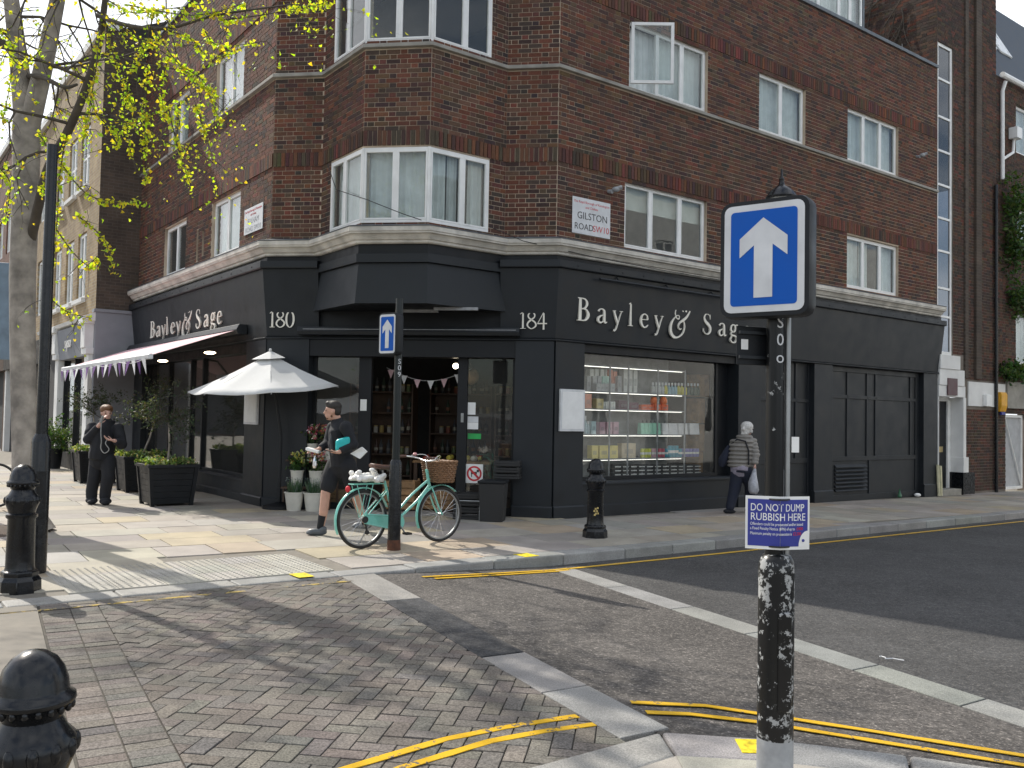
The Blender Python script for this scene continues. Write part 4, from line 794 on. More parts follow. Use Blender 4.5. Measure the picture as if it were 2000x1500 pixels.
mb = MB(); mb.box(FR, 13.2, 13.34, -.35, -.26, -.1, 2.22); mb.build('door_post', M['white'], nb); mb = MB(); mb.box(FR, 12.12, 13.34, -.35, .04, -.3, .02); mb.build('entrance_step', M['string'], nb, bevel=.01)
mb = MB(); mb.box(FR, 12.5, 12.98, .081, .10, 2.34, 2.76); mb.build('name_plaque', M['maroon'], nb, bevel=.003)
a, z = rp(395, 640); mb = MB(); mb.box(FR, a, 15.72, -.02, .03, 2.10, 2.72); mb.build('white_band', M['stucco'], nb, bevel=.004)
mb = MB(); mb.box(FR, 15.75, 18, -.02, .08, 2.08, 2.8); mb.build('gate_lintel', M['string'], nb, bevel=.01)
a, z = rp(540, 630); mb = MB(); mb.box(FR, a-.15, a+.13, .03, .14, z-.15, z+.16); mb.build('meter_box', M['white'], nb, bevel=.02)
a, z = rp(672, 640); mb = MB(); mb.extr(FR, [(.03, z-.26), (.09, z-.26), (.13, z-.1), (.13, z+.2), (.10, z+.26), (.03, z+.26)], a-.17, a+.17); al = mb.build('alarm_box', M['orange'], nb, bevel=.015); mb = MB(); mb.box(FR, a-.11, a+.1, .05, .1, z-.34, z-.265); mb.build('alarm_strobe', M['plateblue'], al)
# gate
mb = MB(); g0, g1, gt = GATE[0]+.03, GATE[1]-.03, GATE[3]-.03
for b in ((g0, g0+.07, -.1, gt), (g1-.07, g1, -.1, gt), (g0+.07, g1-.07, gt-.07, gt), (g0+.07, g1-.07, -.1, -.03)): mb.box(FR, b[0], b[1], -.1, -.05, b[2], b[3])
mb.tube([FR.p(g0+.06, -.06, gt-.06), FR.p(g1-.06, -.06, -.02)], .022, 6); gt_ = mb.build('side_gate', M['white'], nb); mb = MB(); mb.box(FR, g0+.07, g1-.07, -.11, -.10, -.03, gt-.07); mb.build('gate_panel', M['gate'], gt_)
# rainwater goods
mb = MB(); mb.tube([FR.p(15.1, .07, -.15), FR.p(15.1, .07, 8.0)], .045, 8); mb.build('drainpipe', M['black'], nb, smooth=40)
mb = MB(); mb.tube([FR.p(15.45, .08, 8.2), FR.p(15.45, .08, 10.6), FR.p(15.45, .16, 10.85)], .05, 8); mb.tube([FR.p(15.45, .09, 8.75), FR.p(16.05, .09, 9.05), FR.p(16.1, .09, 9.45)], .04, 8); mb.box(FR, 15.95, 16.25, .02, .24, 9.42, 9.72); mb.build('rainwater_pipe', M['white'], nb, smooth=40)
mb = MB(); mb.tube([FR.p(15.3, .14, 11.0), FR.p(26, .14, 11.0)], .075, 8); mb.build('gutter', M['white'], nb, smooth=40)
zr = onR(1955, 25, -2.2)[1]
mb = MB(); mb.extr(FR, [(-.05, 11.0), (-2.2, zr), (-9, zr-.4), (-9, 11.0)], SPLIT, 26); mb.build('mansard_roof', M['slate'], nb)
sl_ = Fr(FR.p(0, 0, 0), uR, nR)
for a in (16.3, 17.25):
    mb = MB(); t0, t1 = .35, .78; f = lambda t, d: (-.05-2.15*t+d*.7, 11+(zr-11)*t+d*.7)
    (o0, z0), (o1, z1) = f(t0, .015), f(t1, .015)
    mb.hexa([FR.p(a, o0, z0), FR.p(a+.75, o0, z0), FR.p(a+.75, o1, z1), FR.p(a, o1, z1), FR.p(a, o0+.03, z0+.03), FR.p(a+.75, o0+.03, z0+.03), FR.p(a+.75, o1+.03, z1+.03), FR.p(a, o1+.03, z1+.03)]); mb.build('skylight', M['opal'], nb)
# bare climber on the side wall
def branch(mb, p, d, L, r, depth, rr, plane=None, grav=0, out=None):
    pts, rad = [p], [r]; n = 5
    for i in range(n):
        d = d+V(rr.gauss(0, .22), rr.gauss(0, .22), rr.gauss(0, .22)+grav)
        if plane is not None: d = d-plane*(d@plane)
        d /= np.linalg.norm(d); p = p+d*L/n; pts.append(p); rad.append(r*(1-.7*(i+1)/n))
    mb.tube(pts, rad, 5, False)
    if out is not None: out.append(pts)
    if depth > 0:
        for k in range(rr.choice((2, 3, 3))):
            i = rr.randint(1, n); branch(mb, pts[i], d+V(rr.gauss(0, .7), rr.gauss(0, .7), rr.gauss(0, .6)), L*rr.uniform(.5, .8), rad[i]*.8, depth-1, rr, plane, grav, out)
rr = random.Random(3); mb = MB()
for i in range(9): branch(mb, SW.p(7.85-rr.random()*3.2, .05, 12.9-rr.random()*.8), V(rr.gauss(0, .5), rr.gauss(0, .3), -1), 1.4, .018, 3, rr, SW.n, -.05)
cl = mb.thing('bare_climber', M['twig'], 'bare leafless climber hanging down the brick side wall above the roof', 'climber')
# ivy on the block
def leafcloud(mb, pts, n, spread, size, cols, rr, flat=None):
    for i in range(n):
        c = np.array(rr.choice(pts))+V(rr.gauss(0, spread), rr.gauss(0, spread), rr.gauss(0, spread)); s = size*rr.uniform(.6, 1.25)
        a = V(rr.gauss(0, 1), rr.gauss(0, 1), rr.gauss(0, 1)); a /= np.linalg.norm(a); b = np.cross(a, V(rr.gauss(0, 1), rr.gauss(0, 1), rr.gauss(0, 1))); b /= max(1e-6, np.linalg.norm(b)); f = np.cross(a, b)*s*.25
        mb.setc(tuple(x*rr.uniform(.75, 1.25) for x in rr.choice(cols))); mb.add([c-a*s, c+b*s*.55+f, c+a*s, c-b*s*.55+f], [(0, 1, 2), (0, 2, 3)])
GREENS = [(.035, .075, .018), (.05, .10, .022), (.028, .06, .02), (.07, .12, .03)]
rr = random.Random(5); mb = MB(); pts = [FR.p(15.5+abs(rr.gauss(0, .7)), .1+rr.random()*.2, 7.15+rr.gauss(0, .5)-abs(rr.gauss(0, .3))) for i in range(60)]
leafcloud(mb, pts, 1500, .16, .075, GREENS, rr); mb.thing('ivy', M['leaf_d'], 'dark green ivy patch trailing below the upper window of the brown block', 'ivy')
mb = MB(); pts = [FR.p(15.9+rr.random()*1.3, .2, 4.72+rr.random()*.5) for i in range(40)]+[FR.p(15.4+rr.random()*1.6, .15, 2.95+rr.random()*.25) for i in range(30)]; leafcloud(mb, pts[:40], 700, .12, .07, GREENS, rr); mb.thing('ivy', M['leaf_d'], 'green ivy tuft over the ground floor window of the brown block', 'ivy')
mb = MB(); leafcloud(mb, pts[40:], 600, .1, .07, GREENS, rr); mb.thing('window_box_plant', M['leaf_d'], 'low green ledge planting above the white side gate', 'plant')

# ================================================================== NEIGHBOURS ON FULHAM ROAD
NP = .95; FN = Fr(FL.p(LL, NP, 0), uL, nL); FS = Fr(FL.p(LL, 0, 0), nL, -uL)
tn = empty('terraced_house', FN.p(3, -4, 0), 'yellow stock brick terraced house over the grey shop with white pilasters', 'building')
mb = MB(); wallpanel(mb, FN, 0, 6.4, 3.9, 10.75, [(1.25, 2.25, 4.35, 6.05), (2.75, 3.75, 4.35, 6.05), (4.4, 5.4, 4.35, 6.05), (1.25, 2.25, 7.2, 8.8), (2.75, 3.75, 7.2, 8.8), (4.4, 5.4, 7.2, 8.8)]); mb.build('wall', M['stock'], tn)
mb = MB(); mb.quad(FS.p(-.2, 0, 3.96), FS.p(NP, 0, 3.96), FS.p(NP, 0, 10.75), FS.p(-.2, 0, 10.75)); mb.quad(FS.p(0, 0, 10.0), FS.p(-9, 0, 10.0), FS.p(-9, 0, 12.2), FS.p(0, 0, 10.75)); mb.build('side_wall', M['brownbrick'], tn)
mb = MB(); mb.box(FS, -.1, NP, -.2, .03, -.2, 3.9); mb.box(FS, -.1, NP+.04, -.2, .06, 3.903, 3.98); mb.build('rendered_side', M['render_grey'], tn, bevel=.004)
mb = MB(); mb.box(FN, -.05, 6.4, -.3, .07, 10.75, 10.95); mb.build('parapet', M['stucco'], tn); mb = MB(); mb.quad(FN.p(0, -.3, 10.8), FN.p(6.4, -.3, 10.8), FN.p(6.4, -5, 13), FN.p(0, -5, 13)); mb.build('roof', M['slate'], tn)
for x0 in (1.25, 2.75, 4.4):
    for z0, z1 in ((4.35, 6.05), (7.2, 8.8)):
        window(tn, FN, x0, x0+1, z0, z1, [.5, 1], 'net', .05, int(x0*10), .06, transoms=((z0+z1)/2,)); mb = MB(); mb.box(FN, x0-.08, x0+1.08, -.05, .10, z0-.1, z0); mb.build('window_sill', M['stucco'], tn)
for a in (.12, 3.75): 
    mb = MB(); mb.box(FN, a, a+.42, -.2, .10, -.2, 2.9); p = mb.build('pilaster', M['stucco'], tn, bevel=.01); mb = MB(); mb.box(FN, a-.05, a+.47, -.1, .17, 2.9, 3.05); mb.box(FN, a, a+.42, -.1, .2, 3.05, 3.62); mb.box(FN, a-.05, a+.47, -.1, .26, 3.62, 3.78); mb.build('corbel', M['stucco'], p, bevel=.01)
mb = MB(); mb.extr(FN, [(-.05, 3.68), (.2, 3.72), (.24, 3.80), (-.05, 3.92)], -.02, 6.4); mb.build('shop_cornice', M['stucco'], tn)
mb = MB(); mb.extr(FN, [(-.1, 2.88), (.08, 2.88), (.16, 3.66), (-.1, 3.66)], .545, 3.745); mb.build('shop_fascia', M['render_grey'], tn)
FNT = Fr(FN.p(6.4, 0, 0), -uL, nL); mb = MB(); put_text(mb, FNT, 'nyso', .42, 6.4-2.75, .128, 3.16, .01); mb.build('shop_sign_lettering', M['white'], tn)
mb = MB(); mb.box(FN, .55, 3.74, -.3, -.0, -.2, .45); mb.box(FN, .55, .62, -.2, -.05, .45, 2.88); mb.box(FN, 2.3, 2.38, -.2, -.05, .45, 2.88); mb.box(FN, 3.66, 3.74, -.2, -.05, .45, 2.88); mb.build('shop_frame', M['char_d'], tn)
mb = MB(); mb.box(FN, .62, 3.66, -.14, -.13, .45, 2.88); mb.build('shop_pane', M['glass_shop'], tn); mb = MB(); mb.box(FN, 4.17, 6.4, -.2, -.0, -.2, 3.66); mb.quad(FN.p(.3, -2.5, 0), FN.p(6.4, -2.5, 0), FN.p(6.4, -2.5, 3.6), FN.p(.3, -2.5, 3.6)); mb.build('shop_interior', M['room'], tn)
def terrace(a0, a1, h, mat, lab, seed, o=0.0):
    t = empty('terraced_house', FN.p((a0+a1)/2, -4, 0), lab, 'building'); rr = random.Random(seed); ops = []; x = a0+.7
    while x+1.1 < a1: ops += [(x, x+1, 4.4, 6.1), (x, x+1, 7.3, 8.8)]; x += 1.9
    f = FN.sub(0, o); mb = MB(); wallpanel(mb, f, a0, a1, 3.6, h, ops); mb.quad(f.p(a0, 0, 3.6), f.p(a0, -8, 3.6), f.p(a0, -8, h), f.p(a0, 0, h)); mb.build('wall', M[mat], t)
    for op in ops: window(t, f, *op, [.5, 1], 'net', .05, seed, .06)
    mb = MB(); mb.box(f, a0, a1, -.3, .1, h, h+.2); mb.build('parapet', M['stucco'], t); mb = MB(); mb.box(f, a0, a1, -.2, .15, 2.9, 3.6); mb.build('shop_fascia', M['wood_d' if seed % 2 else 'char_d'], t)
    for x in (a0, (a0+a1)/2-.15, a1-.3): mb = MB(); mb.box(f, x, x+.3, -.2, .08, -.2, 2.9); mb.build('shop_pier', M['wood_d' if seed % 2 else 'stucco'], t)
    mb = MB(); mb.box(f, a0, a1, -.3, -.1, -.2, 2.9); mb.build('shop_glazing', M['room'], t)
terrace(6.42, 13.5, 10.2, 'stock', 'pale stock brick terraced house with white stone shop piers beyond the grey shop', 2)
terrace(13.52, 21, 11.4, 'redfar', 'red brick terraced house with brown timber shopfront further down the street', 3)
terrace(21.02, 30, 9.6, 'stock', 'far low stock brick house at the end of the terrace', 4)
# white house across the side road: seen only mirrored in the shop glass
wh = empty('stucco_house', FR.p(22, 17, -.1), 'white stucco house on the far side of the side road, mirrored in the shop window', 'building')
FO = Fr(FR.p(36, 15.2, 0), -uR, -nR); ops = [(x, x+1.1, z, z+1.7) for x in (2, 6, 9.5, 13, 16.5, 20, 23.5) for z in (1.0, 4.4, 7.6)]
mb = MB(); wallpanel(mb, FO, 0, 27, -.6, 11, ops); mb.build('wall', M['stucco'], wh)
for i, op in enumerate(ops): window(wh, FO, *op, [.5, 1], 'none', .06, i, .06)
mb = MB(); mb.quad(FO.p(0, -2, -.3), FO.p(27, -2, -.3), FO.p(27, -2, 11), FO.p(0, -2, 11)); mb.build('room_wall', M['room'], wh)

ft = empty('terrace_opposite', FL.p(5, 20, 0), 'tall dark brick terrace across the main road, mirrored in the side shop windows', 'building')
FT = Fr(FL.p(28, 17.5, 0), uL, -nL); ops = [(x, x+1.1, z, z+1.8) for x in range(2, 68, 3) for z in (4.4, 7.6)]
mb = MB(); wallpanel(mb, FT, 0, 70, -.3, 12, ops); mb.build('wall', M['redfar'], ft); mb = MB(); mb.quad(FT.p(0, -.3, 3), FT.p(70, -.3, 3), FT.p(70, -.3, 12), FT.p(0, -.3, 12)); mb.build('room_wall', M['room'], ft)
mb = MB(); mb.box(FT, 0, 70, -.1, .2, 2.9, 3.6); mb.build('shop_fascia', M['char_d'], ft); mb = MB(); mb.box(FT, .3, 69.7, .0, .05, -.2, 2.9); mb.build('shop_glazing', M['room'], ft)
# ================================================================== STREET FURNITURE
def bollard_at(loc, label, rotz=0, scale=None, src=[None]):
    if src[0] is None:
        b = empty('bollard', (0, 0, 0), label, 'bollard', 'black cast iron bollards'); mb = MB()
        mb.lathe((0, 0, 0), [(.118, .17), (.112, .2), (.106, .60), (.122, .615), (.122, .64), (.104, .652), (.108, .675), (.132, .735), (.130, .785), (.104, .812), (.094, .832), (.086, .846), (.100, .868), (.118, .890)], 32); mb.build('shaft', M['black'], b, smooth=50)
        mb = MB(); mb.lathe((0, 0, 0), [(.118, .889), (.126, .902), (.124, .916), (.108, .924), (.104, .938), (.101, .965), (.088, 1.003), (.066, 1.033), (.035, 1.053), (.004, 1.06)], 32); mb.build('dome_cap', M['black'], b, smooth=60)
        mb = MB(); mb.rings([[V(r*math.cos(2*PI*(j+.5)/8), r*math.sin(2*PI*(j+.5)/8), z) for j in range(8)] for r, z in ((.172, -.03), (.168, .085), (.142, .12), (.148, .135), (.146, .16), (.12, .175))]); mb.build('base', M['black'], b, smooth=30, bevel=.006)
        for j in range(20): mb = MB(); t = 2*PI*j/20; mb.ell((.113*math.cos(t), .113*math.sin(t), .884), (.011, .011, .016), 8, 6); mb.build('gadroon', M['black'], b, smooth=60)
        for j in range(12): mb = MB(); t = 2*PI*j/12; mb.ell((.124*math.cos(t), .124*math.sin(t), .757), (.02, .02, .034), 8, 6); mb.build('leaf_boss', M['black'], b, smooth=60)
        src[0] = b; b.location = tuple(loc); b['_w'] = tuple(map(float, loc)); b.rotation_euler = (0, 0, rotz)
        if scale: b.scale = (scale,)*3
        return b
    return dup(src[0], loc, rotz, label, 'black cast iron bollards', scale)
p = gl(37, 1152); bollard_at(p, 'tall black bollard beside the plain black column by the tree')
p = gl(1162, 1049); bl2 = bollard_at(p, 'black bollard with a gold sticker in front of the display window', .3)
mb = MB(); n_ = -ray(1172, 1000)[:2]; d_ = V(n_[0], n_[1], 0)/np.hypot(*n_); t_ = V(-d_[1], d_[0], 0); c = p+d_*.109+V(0, 0, .36)
for (a, z) in ((-.012, 0), (.022, .0), (.004, .03), (.01, -.032), (.034, -.03), (-.006, -.05), (.03, .04)): q = c+t_*a+V(0, 0, z)+d_*(.0015-a*a*4); mb.quad(q+t_*.013-V(0, 0, .012), q-t_*.013-V(0, 0, .012), q-t_*.011+V(0, 0, .013), q+t_*.013+V(0, 0, .012))
mb.thing('sticker', pm('gold_sticker', (.6, .45, .16), .5, bmp=0), 'worn gold sticker on the bollard in front of the display window', 'sticker')
s_ = .845; dpt = 2.39; d_ = ray(66, 1320); p = CAM+d_*dpt/d_[1]; p = G(p[0], p[1]); bollard_at(p, 'short black bollard with shiny dome on the granite slabs next to the brick paving', 0, s_)
# plain black column by the tree
p = gl(71, 1118); lc = empty('lamp_column', p, 'plain black tapered column without a lantern beside the tree', 'column')
mb = MB(); mb.lathe(p, [(.085, 0), (.085, 1.22), (.078, 1.25), (.056, 1.30)], 20); mb.build('base_casing', M['black'], lc, smooth=40); mb = MB(); mb.lathe(p, [(.054, 1.29), (.052, 2.2), (.048, 4.05)], 18); mb.build('shaft', M['black'], lc, smooth=40); mb = MB(); mb.box(Fr(p, nL, -uL), -.04, .04, .082, .089, .45, .95); mb.build('access_door', M['black'], lc)
# sign posts
def arrow_face(mb, fr, w, h, o):
    P = [(-.5, .25), (0, .5), (.5, .25), (.5, .01), (.195, .16), (.195, -.5), (-.195, -.5), (-.195, .16), (-.5, .01)]
    ws, hs = w*.72, h*.835; pts = [fr.p(x*ws, o, z*hs) for x, z in P]; mb.add(pts, [(0, 1, 2, 3, 4, 7, 8), (4, 5, 6, 7)])
def signbox(parent, c, az, w, h, dep):
    f = Fr(c, ang(az), ang(az-PI/2)); r = .03
    def rr_(w_, h_, r_, k=4):
        out = []
        for cx, cz, a0 in ((w_/2-r_, h_/2-r_, 0), (-w_/2+r_, h_/2-r_, 90), (-w_/2+r_, -h_/2+r_, 180), (w_/2-r_, -h_/2+r_, 270)):
            for i in range(k+1): t = R_(a0+90*i/k); out.append((cx+r_*math.cos(t), cz+r_*math.sin(t)))
        return out
    q = rr_(w+.04, h+.04, r+.015); mb = MB(); mb.rings([[f.p(x*s, o, z*s) for x, z in q] for o, s in ((-dep, .96), (-dep+.02, 1), (-.012, 1), (.004, .985))]); bx = mb.build('sign_housing', M['char_d'], parent, smooth=40)
    q = rr_(w, h, r); mb = MB(); mb.rings([[f.p(x, o, z) for x, z in q] for o in (.0, .0065)]); mb.build('sign_border', M['signwhite'], bx)
    q = rr_(w*.83, h*.88, r*.5); mb = MB(); mb.rings([[f.p(x, o, z) for x, z in q] for o in (.0066, .0078)]); mb.build('sign_face', M['signblue'], bx)
    mb = MB(); arrow_face(mb, f, w*.83, h*.88, .0095); mb.build('arrow', M['signwhite'], bx); return f
SD = 3.6; d_ = ray(1519, 821); PN = CAM+d_*SD/d_[1]; PN = G(PN[0], PN[1])
sp = empty('sign_post', PN, 'peeling black sign post with large blue arrow sign on the near pavement', 'sign post', 'one way sign posts'); pz = lambda y: CAMH+(821-y)/FPX*SD*1.0
mb = MB(); zt = pz(1078)-PN[2]; mb.lathe(PN, [(.073, -.02), (.073, .0)], 28); mb.lathe(PN+V(0, 0, .0), [(.0715, 0), (.0715, .30)], 28); mb.build('grey_foot', M['zinc'], sp, smooth=40)
mb = MB(); mb.lathe(PN, [(.0712, .30), (.0712, zt-.06), (.068, zt-.03), (.055, zt-.005), (.038, zt)], 28); mb.build('base_tube', M['peel'], sp, smooth=50)
f = Fr(PN, ang(R_(-8)), ang(R_(-98))); mb = MB(); mb.box(f, -.005, .05, .05, .079, .42, zt-.22); mb.build('access_door', M['peel'], sp, bevel=.008)
mb = MB(); mb.lathe(PN+V(-.012, 0, 0), [(.036, zt-.01), (.036, pz(400)-PN[2])], 20); mb.build('post', MATS['peeling_black_paint'] if False else mpeel('peel_post', (.006, .0065, .007), (.33, .335, .33), .64, 22), sp, smooth=40)
mb = MB(); q = PN+V(.036, -.012, 0); mb.tube([q+V(0, 0, zt+.0), q+V(0, 0, pz(612)-PN[2])], .011, 10); mb.build('cable_conduit', M['steel'], sp, smooth=40)
cx = CAM+ray(1492, 503)*(SD-.07)/_fw[1]; signbox(sp, cx, R_(-35), .325, .435, .10)
for y, ch in ((640, 'S'), (674, '0'), (708, 'o')): mb = MB(); f = Fr(V(PN[0]-.012, PN[1], 0), ang(R_(14)), ang(R_(-76))); put_text(mb, f, ch, .068, 0, .0365, pz(y), .0006, 'CENTER'); mb.build('post_lettering', M['signwhite'], sp)
# back of another plate clamped to the post
f = Fr(V(PN[0], PN[1], 0), ang(R_(20)), ang(R_(-70))); mb = MB(); mb.box(f, -.165, -.01, -.055, -.049, pz(712), pz(636)); mb.box(f, .02, .085, -.055, -.049, pz(706), pz(640)); pb = mb.build('plate_back', M['char_d'], sp, bevel=.004); mb = MB(); mb.box(f, -.16, .08, -.048, -.034, pz(652), pz(646)); mb.box(f, -.16, .08, -.048, -.034, pz(700), pz(694)); mb.build('clamp_bar', M['char'], pb)
mb = MB(); mb.box(f, -.145, -.112, -.0485, -.0475, pz(682), pz(662)); mb.build('plate_sticker', M['paper'], pb)
mb = MB(); q = PN+V(.06, -.02, 0); mb.box(Fr(V(q[0], q[1], 0), ang(R_(5)), ang(R_(-85))), -.01, .02, 0, .004, pz(881), pz(851)); mb.thing('card', M['paper'], 'small pale card tied to the side of the peeling sign post', 'card')
# folded placard round the post
PF = V(PN[0], PN[1]-.045, 0); wl, wr = ang(R_(180+17)), ang(R_(-17)); fl_ = Fr(PF, -ang(R_(180-17)), ang(R_(-107))); fr_ = Fr(PF, ang(R_(17)), ang(R_(-73)))
fl_ = Fr(PF, ang(R_(-17)), ang(R_(-107))); zt_, zb_ = pz(966), pz(1068); ph = zt_-zb_; pw = .135
pl_ = empty('placard', V(PF[0], PF[1], zb_), 'folded blue and white placard reading DO NOT DUMP RUBBISH HERE', 'placard')
def onboth(name, mat, o, rects):
    mb = MB()
    for a0, a1, z0, z1 in rects:
        for f, lo, hi in ((fl_, -1, 0), (fr_, 0, 1)):
            b0, b1 = max(a0, lo), min(a1, hi)
            if b1 > b0: mb.box(f, b0*pw, b1*pw, o, o+.0012, zb_+z0*ph, zb_+z1*ph)
    return mb.build(name, M[mat], pl_)
onboth('board', 'paper', 0, [(-1, 1, 0, 1)]); onboth('blue_ground', 'plateblue', .0016, [(-.93, .93, .06, .94)])
mb = MB(); c = [(fr_.p(.935*pw, .0034, zb_+.055*ph))]; q = [fr_.p((.935-.32*math.cos(t))*pw, .0034, zb_+(.055+.30*math.sin(t))*ph) for t in np.linspace(0, PI/2, 9)]; mb.add(c+q, [tuple(range(10))]); mb.build('white_corner', M['paper'], pl_)
def ptext(txt, size, a, z, mat, sx=1.0, wid=None):
    vs, fs = textmesh(txt, size*ph, .0004); mb = MB(); out = []
    if wid: sx = wid*pw/float(vs[:, 0].max())
    for x, y, zz in vs:
        X = a*pw+x*sx; f = fl_ if X < 0 else fr_; out.append(f.p(X, .0034+zz, zb_+z*ph+y))
    mb.add(out, fs); mb.build('placard_lettering', M[mat], pl_)
ptext('DO NOT DUMP', .20, -.86, .72, 'paper', wid=1.66); ptext('RUBBISH HERE', .20, -.86, .545, 'paper', wid=1.70)
ptext('Offenders could be prosecuted and/or issued', .078, -.86, .45, 'paper', wid=1.62); ptext('a Fixed Penalty Notice (FPN) of up to', .078, -.86, .365, 'paper', wid=1.34); ptext('£400', .083, .54, .365, 'red', wid=.22); ptext('Maximum penalty on prosecution is', .078, -.86, .27, 'paper', wid=1.24); ptext('£2,500', .083, .42, .27, 'red', wid=.28)
mb = MB(); mb.ell(fr_.p(.77*pw, .004, zb_+.17*ph), (.006, .006, .006)); mb.build('emblem', M['plateblue'], pl_)
for z in (zt_-.012, zb_+.012): mb = MB(); mb.tube([V(PN[0], PN[1], z)+V(.05*math.cos(t), .05*math.sin(t)*1.05, 0) for t in np.linspace(PI+.2, 2*PI-.2, 12)], .004, 6); mb.build('cable_tie', M['ink'], pl_)
# small sign post in front of the entrance
p = gl(769, 1074); sp2 = empty('sign_post', p, 'slim dark sign post with small blue arrow sign in front of the shop entrance', 'sign post', 'one way sign posts')
mb = MB(); mb.lathe(p, [(.077, -.02), (.075, .15), (.073, .98), (.066, 1.02), (.052, 1.05)], 20); mb.build('base_tube', M['black'], sp2, smooth=50); mb = MB(); mb.lathe(p, [(.046, 1.04), (.044, 2.94)], 16); mb.build('post', mpeel('peel_slim', (.012, .016, .016), (.25, .25, .2), .68, 13), sp2, smooth=40)
mb = MB(); mb.lathe(p, [(.079, -.015), (.078, .07), (.0765, .12)], 20); mb.build('rusty_collar', pm('rust', (.10, .04, .022), .9, var=.5, scale=20), sp2)
d_ = ray(757, 652); c = CAM+d_*(p[1]-.06)/d_[1]; signbox(sp2, c, R_(-35), .245, .455, .12)
for i, ch in enumerate('S09'): mb = MB(); f = Fr(V(p[0], p[1], 0), ang(R_(8)), ang(R_(-82))); put_text(mb, f, ch, .082, .015, .0462, p[2]+2.17-i*.076, .0006, 'CENTER'); mb.build('post_lettering', M['signwhite'], sp2)
# street lamp beyond the near post
p = gl(1521, 1035); lp = empty('street_lamp', p, 'black street lamp with domed lantern hood standing behind the large arrow sign', 'street lamp'); q = hit(1525, 392, p, V(0, 1, 0)); h = q[2]-p[2]
mb = MB(); mb.lathe(p, [(.12, 0), (.12, .1), (.08, .16), (.075, .9), (.045, .95), (.04, h-.5), (.06, h-.47)], 18); mb.build('shaft', M['black'], lp, smooth=40)
mb = MB(); mb.lathe(p, [(.06, h-.46), (.14, h-.42), (.21, h+.02), (.2, h+.03)], 8); mb.build('lantern_glass', M['opal'], lp); mb = MB(); mb.lathe(p, [(.235, h+.02), (.24, h+.05), (.19, h+.13), (.11, h+.20), (.05, h+.24), (.035, h+.30), (.045, h+.33), (.02, h+.37), (.014, h+.47), (.002, h+.5)], 20); mb.build('lantern_hood', M['black'], lp, smooth=40)
# litter
p = gl(1757, 972); mb = MB(); mb.lathe(p, [(.03, 0), (.05, .03), (.04, .08), (.016, .15), (.014, .2)], 10); mb.thing('bottle', pm('green_glass', (.02, .12, .05), .2, bmp=0), 'green bottle left at the foot of the shutter panels', 'bottle')
p = gl(1792, 970); mb = MB(); mb.ell(p+V(0, 0, .04), (.08, .05, .045)); mb.thing('paper_cup', M['paper'], 'crumpled white cup lying by the shop plinth', 'cup')
for (x, y, a, b) in ((1745, 1290, .12, .3), (1722, 1285, .03, 1.2), (1308, 1080, .07, .2)): p = gl(x, y, -.115); mb = MB(); mb.tube([p+V(-a/2, 0, .012), p+V(0, a*.1, .012), p+V(a/2, -a*b, .012)], .004, 5); mb.thing('twig', M['cloth_w'], 'small pale twig lying on the asphalt', 'twig', group='pale twigs on the road')
mb = MB(); q = rp(143, 1360); p = FR.p(12.06, .1, gz(*FR.p(12.06, .1, 0)[:2])); mb.tube([p, p+V(-.03, .0, .75)+uR*.0], .035, 6); mb.tube([p+uR*.12, p+uR*.08+V(0, 0, .72)], .03, 6); mb.thing('folded_board', pm('cream_board', (.55, .52, .35), .6), 'narrow cream board leaning by the corner of the charcoal shopfront', 'board')

def at_(x, y, d): r = ray(x, y); return CAM+r*d/r[1]
# cropped sign panel at the pavement edge beyond the tree
f = Fr(at_(-40, 700, 12.5), ang(R_(15)), ang(R_(-75))); zt, zb = at_(5, 512, 12.5)[2], at_(5, 702, 12.5)[2]; pn = empty('street_sign', V(f.o[0], f.o[1], gz(f.o[0], f.o[1])), 'blue grey sign panel on a post at the pavement edge beside the tree', 'sign'); f = Fr(V(f.o[0], f.o[1], 0), f.u, f.n); w1 = float((at_(20, 600, 12.5)-f.o)@f.u)
mb = MB(); mb.box(f, -.5, w1, -.04, .04, zb, zt); mb.build('panel', pm('panel_blue_grey', (.16, .22, .28), .5, bmp=0), pn, bevel=.01); mb = MB(); mb.tube([V(f.o[0], f.o[1], gz(f.o[0], f.o[1])), V(f.o[0], f.o[1], zb)], .04, 10); mb.build('post', M['zinc'], pn)
# ================================================================== GINKGO TREE
def at(x, y, d): r = ray(x, y); return CAM+r*d/r[1]
rr = random.Random(11); tb = gl(60, 1036); TD = tb[1]
tree = empty('ginkgo_tree', tb, 'grey trunked ginkgo tree with fresh yellow green leaves on hanging twigs', 'tree')
mb = MB(); tp = [(64, 1042), (58, 1015), (53, 960), (50, 880), (46, 760), (44, 640), (44, 540), (48, 440), (51, 340), (52, 250), (52, 215)]
TR = [.27, .21, .175, .155, .148, .148, .152, .155, .155, .165, .14]
mb.tube([at(x, y, TD) for x, y in tp], TR, 18)
mb.build('trunk', M['bark'], tree, smooth=60)
outs = []
def limb(pts, r0, r1, depth=3, n=7, L=1.3, sd=0):
    P = [at(*p) for p in pts]; P = catmull([np.array(q) for q in P], 4); k = len(P); rad = [r0+(r1-r0)*i/(k-1) for i in range(k)]
    mb = MB(); mb.tube(P, rad, 10); mb.build('limb', M['bark' if r0 > .07 else 'twig'], tree, smooth=60)
    tw = MB(); r2 = random.Random(sd); o = []
    for j in range(max(3, int(n*.6))):
        i = r2.randint(k//4, k-1); d = V(r2.gauss(0, 1), r2.gauss(0, 1), r2.gauss(-.1, .5)); d /= np.linalg.norm(d); branch(tw, P[i], d, L*r2.uniform(.7, 1.3), min(.022, rad[i]*.5), depth, r2, None, -.08, o)
    tw.build('twig', M['twig'], tree); outs.extend(o); return P
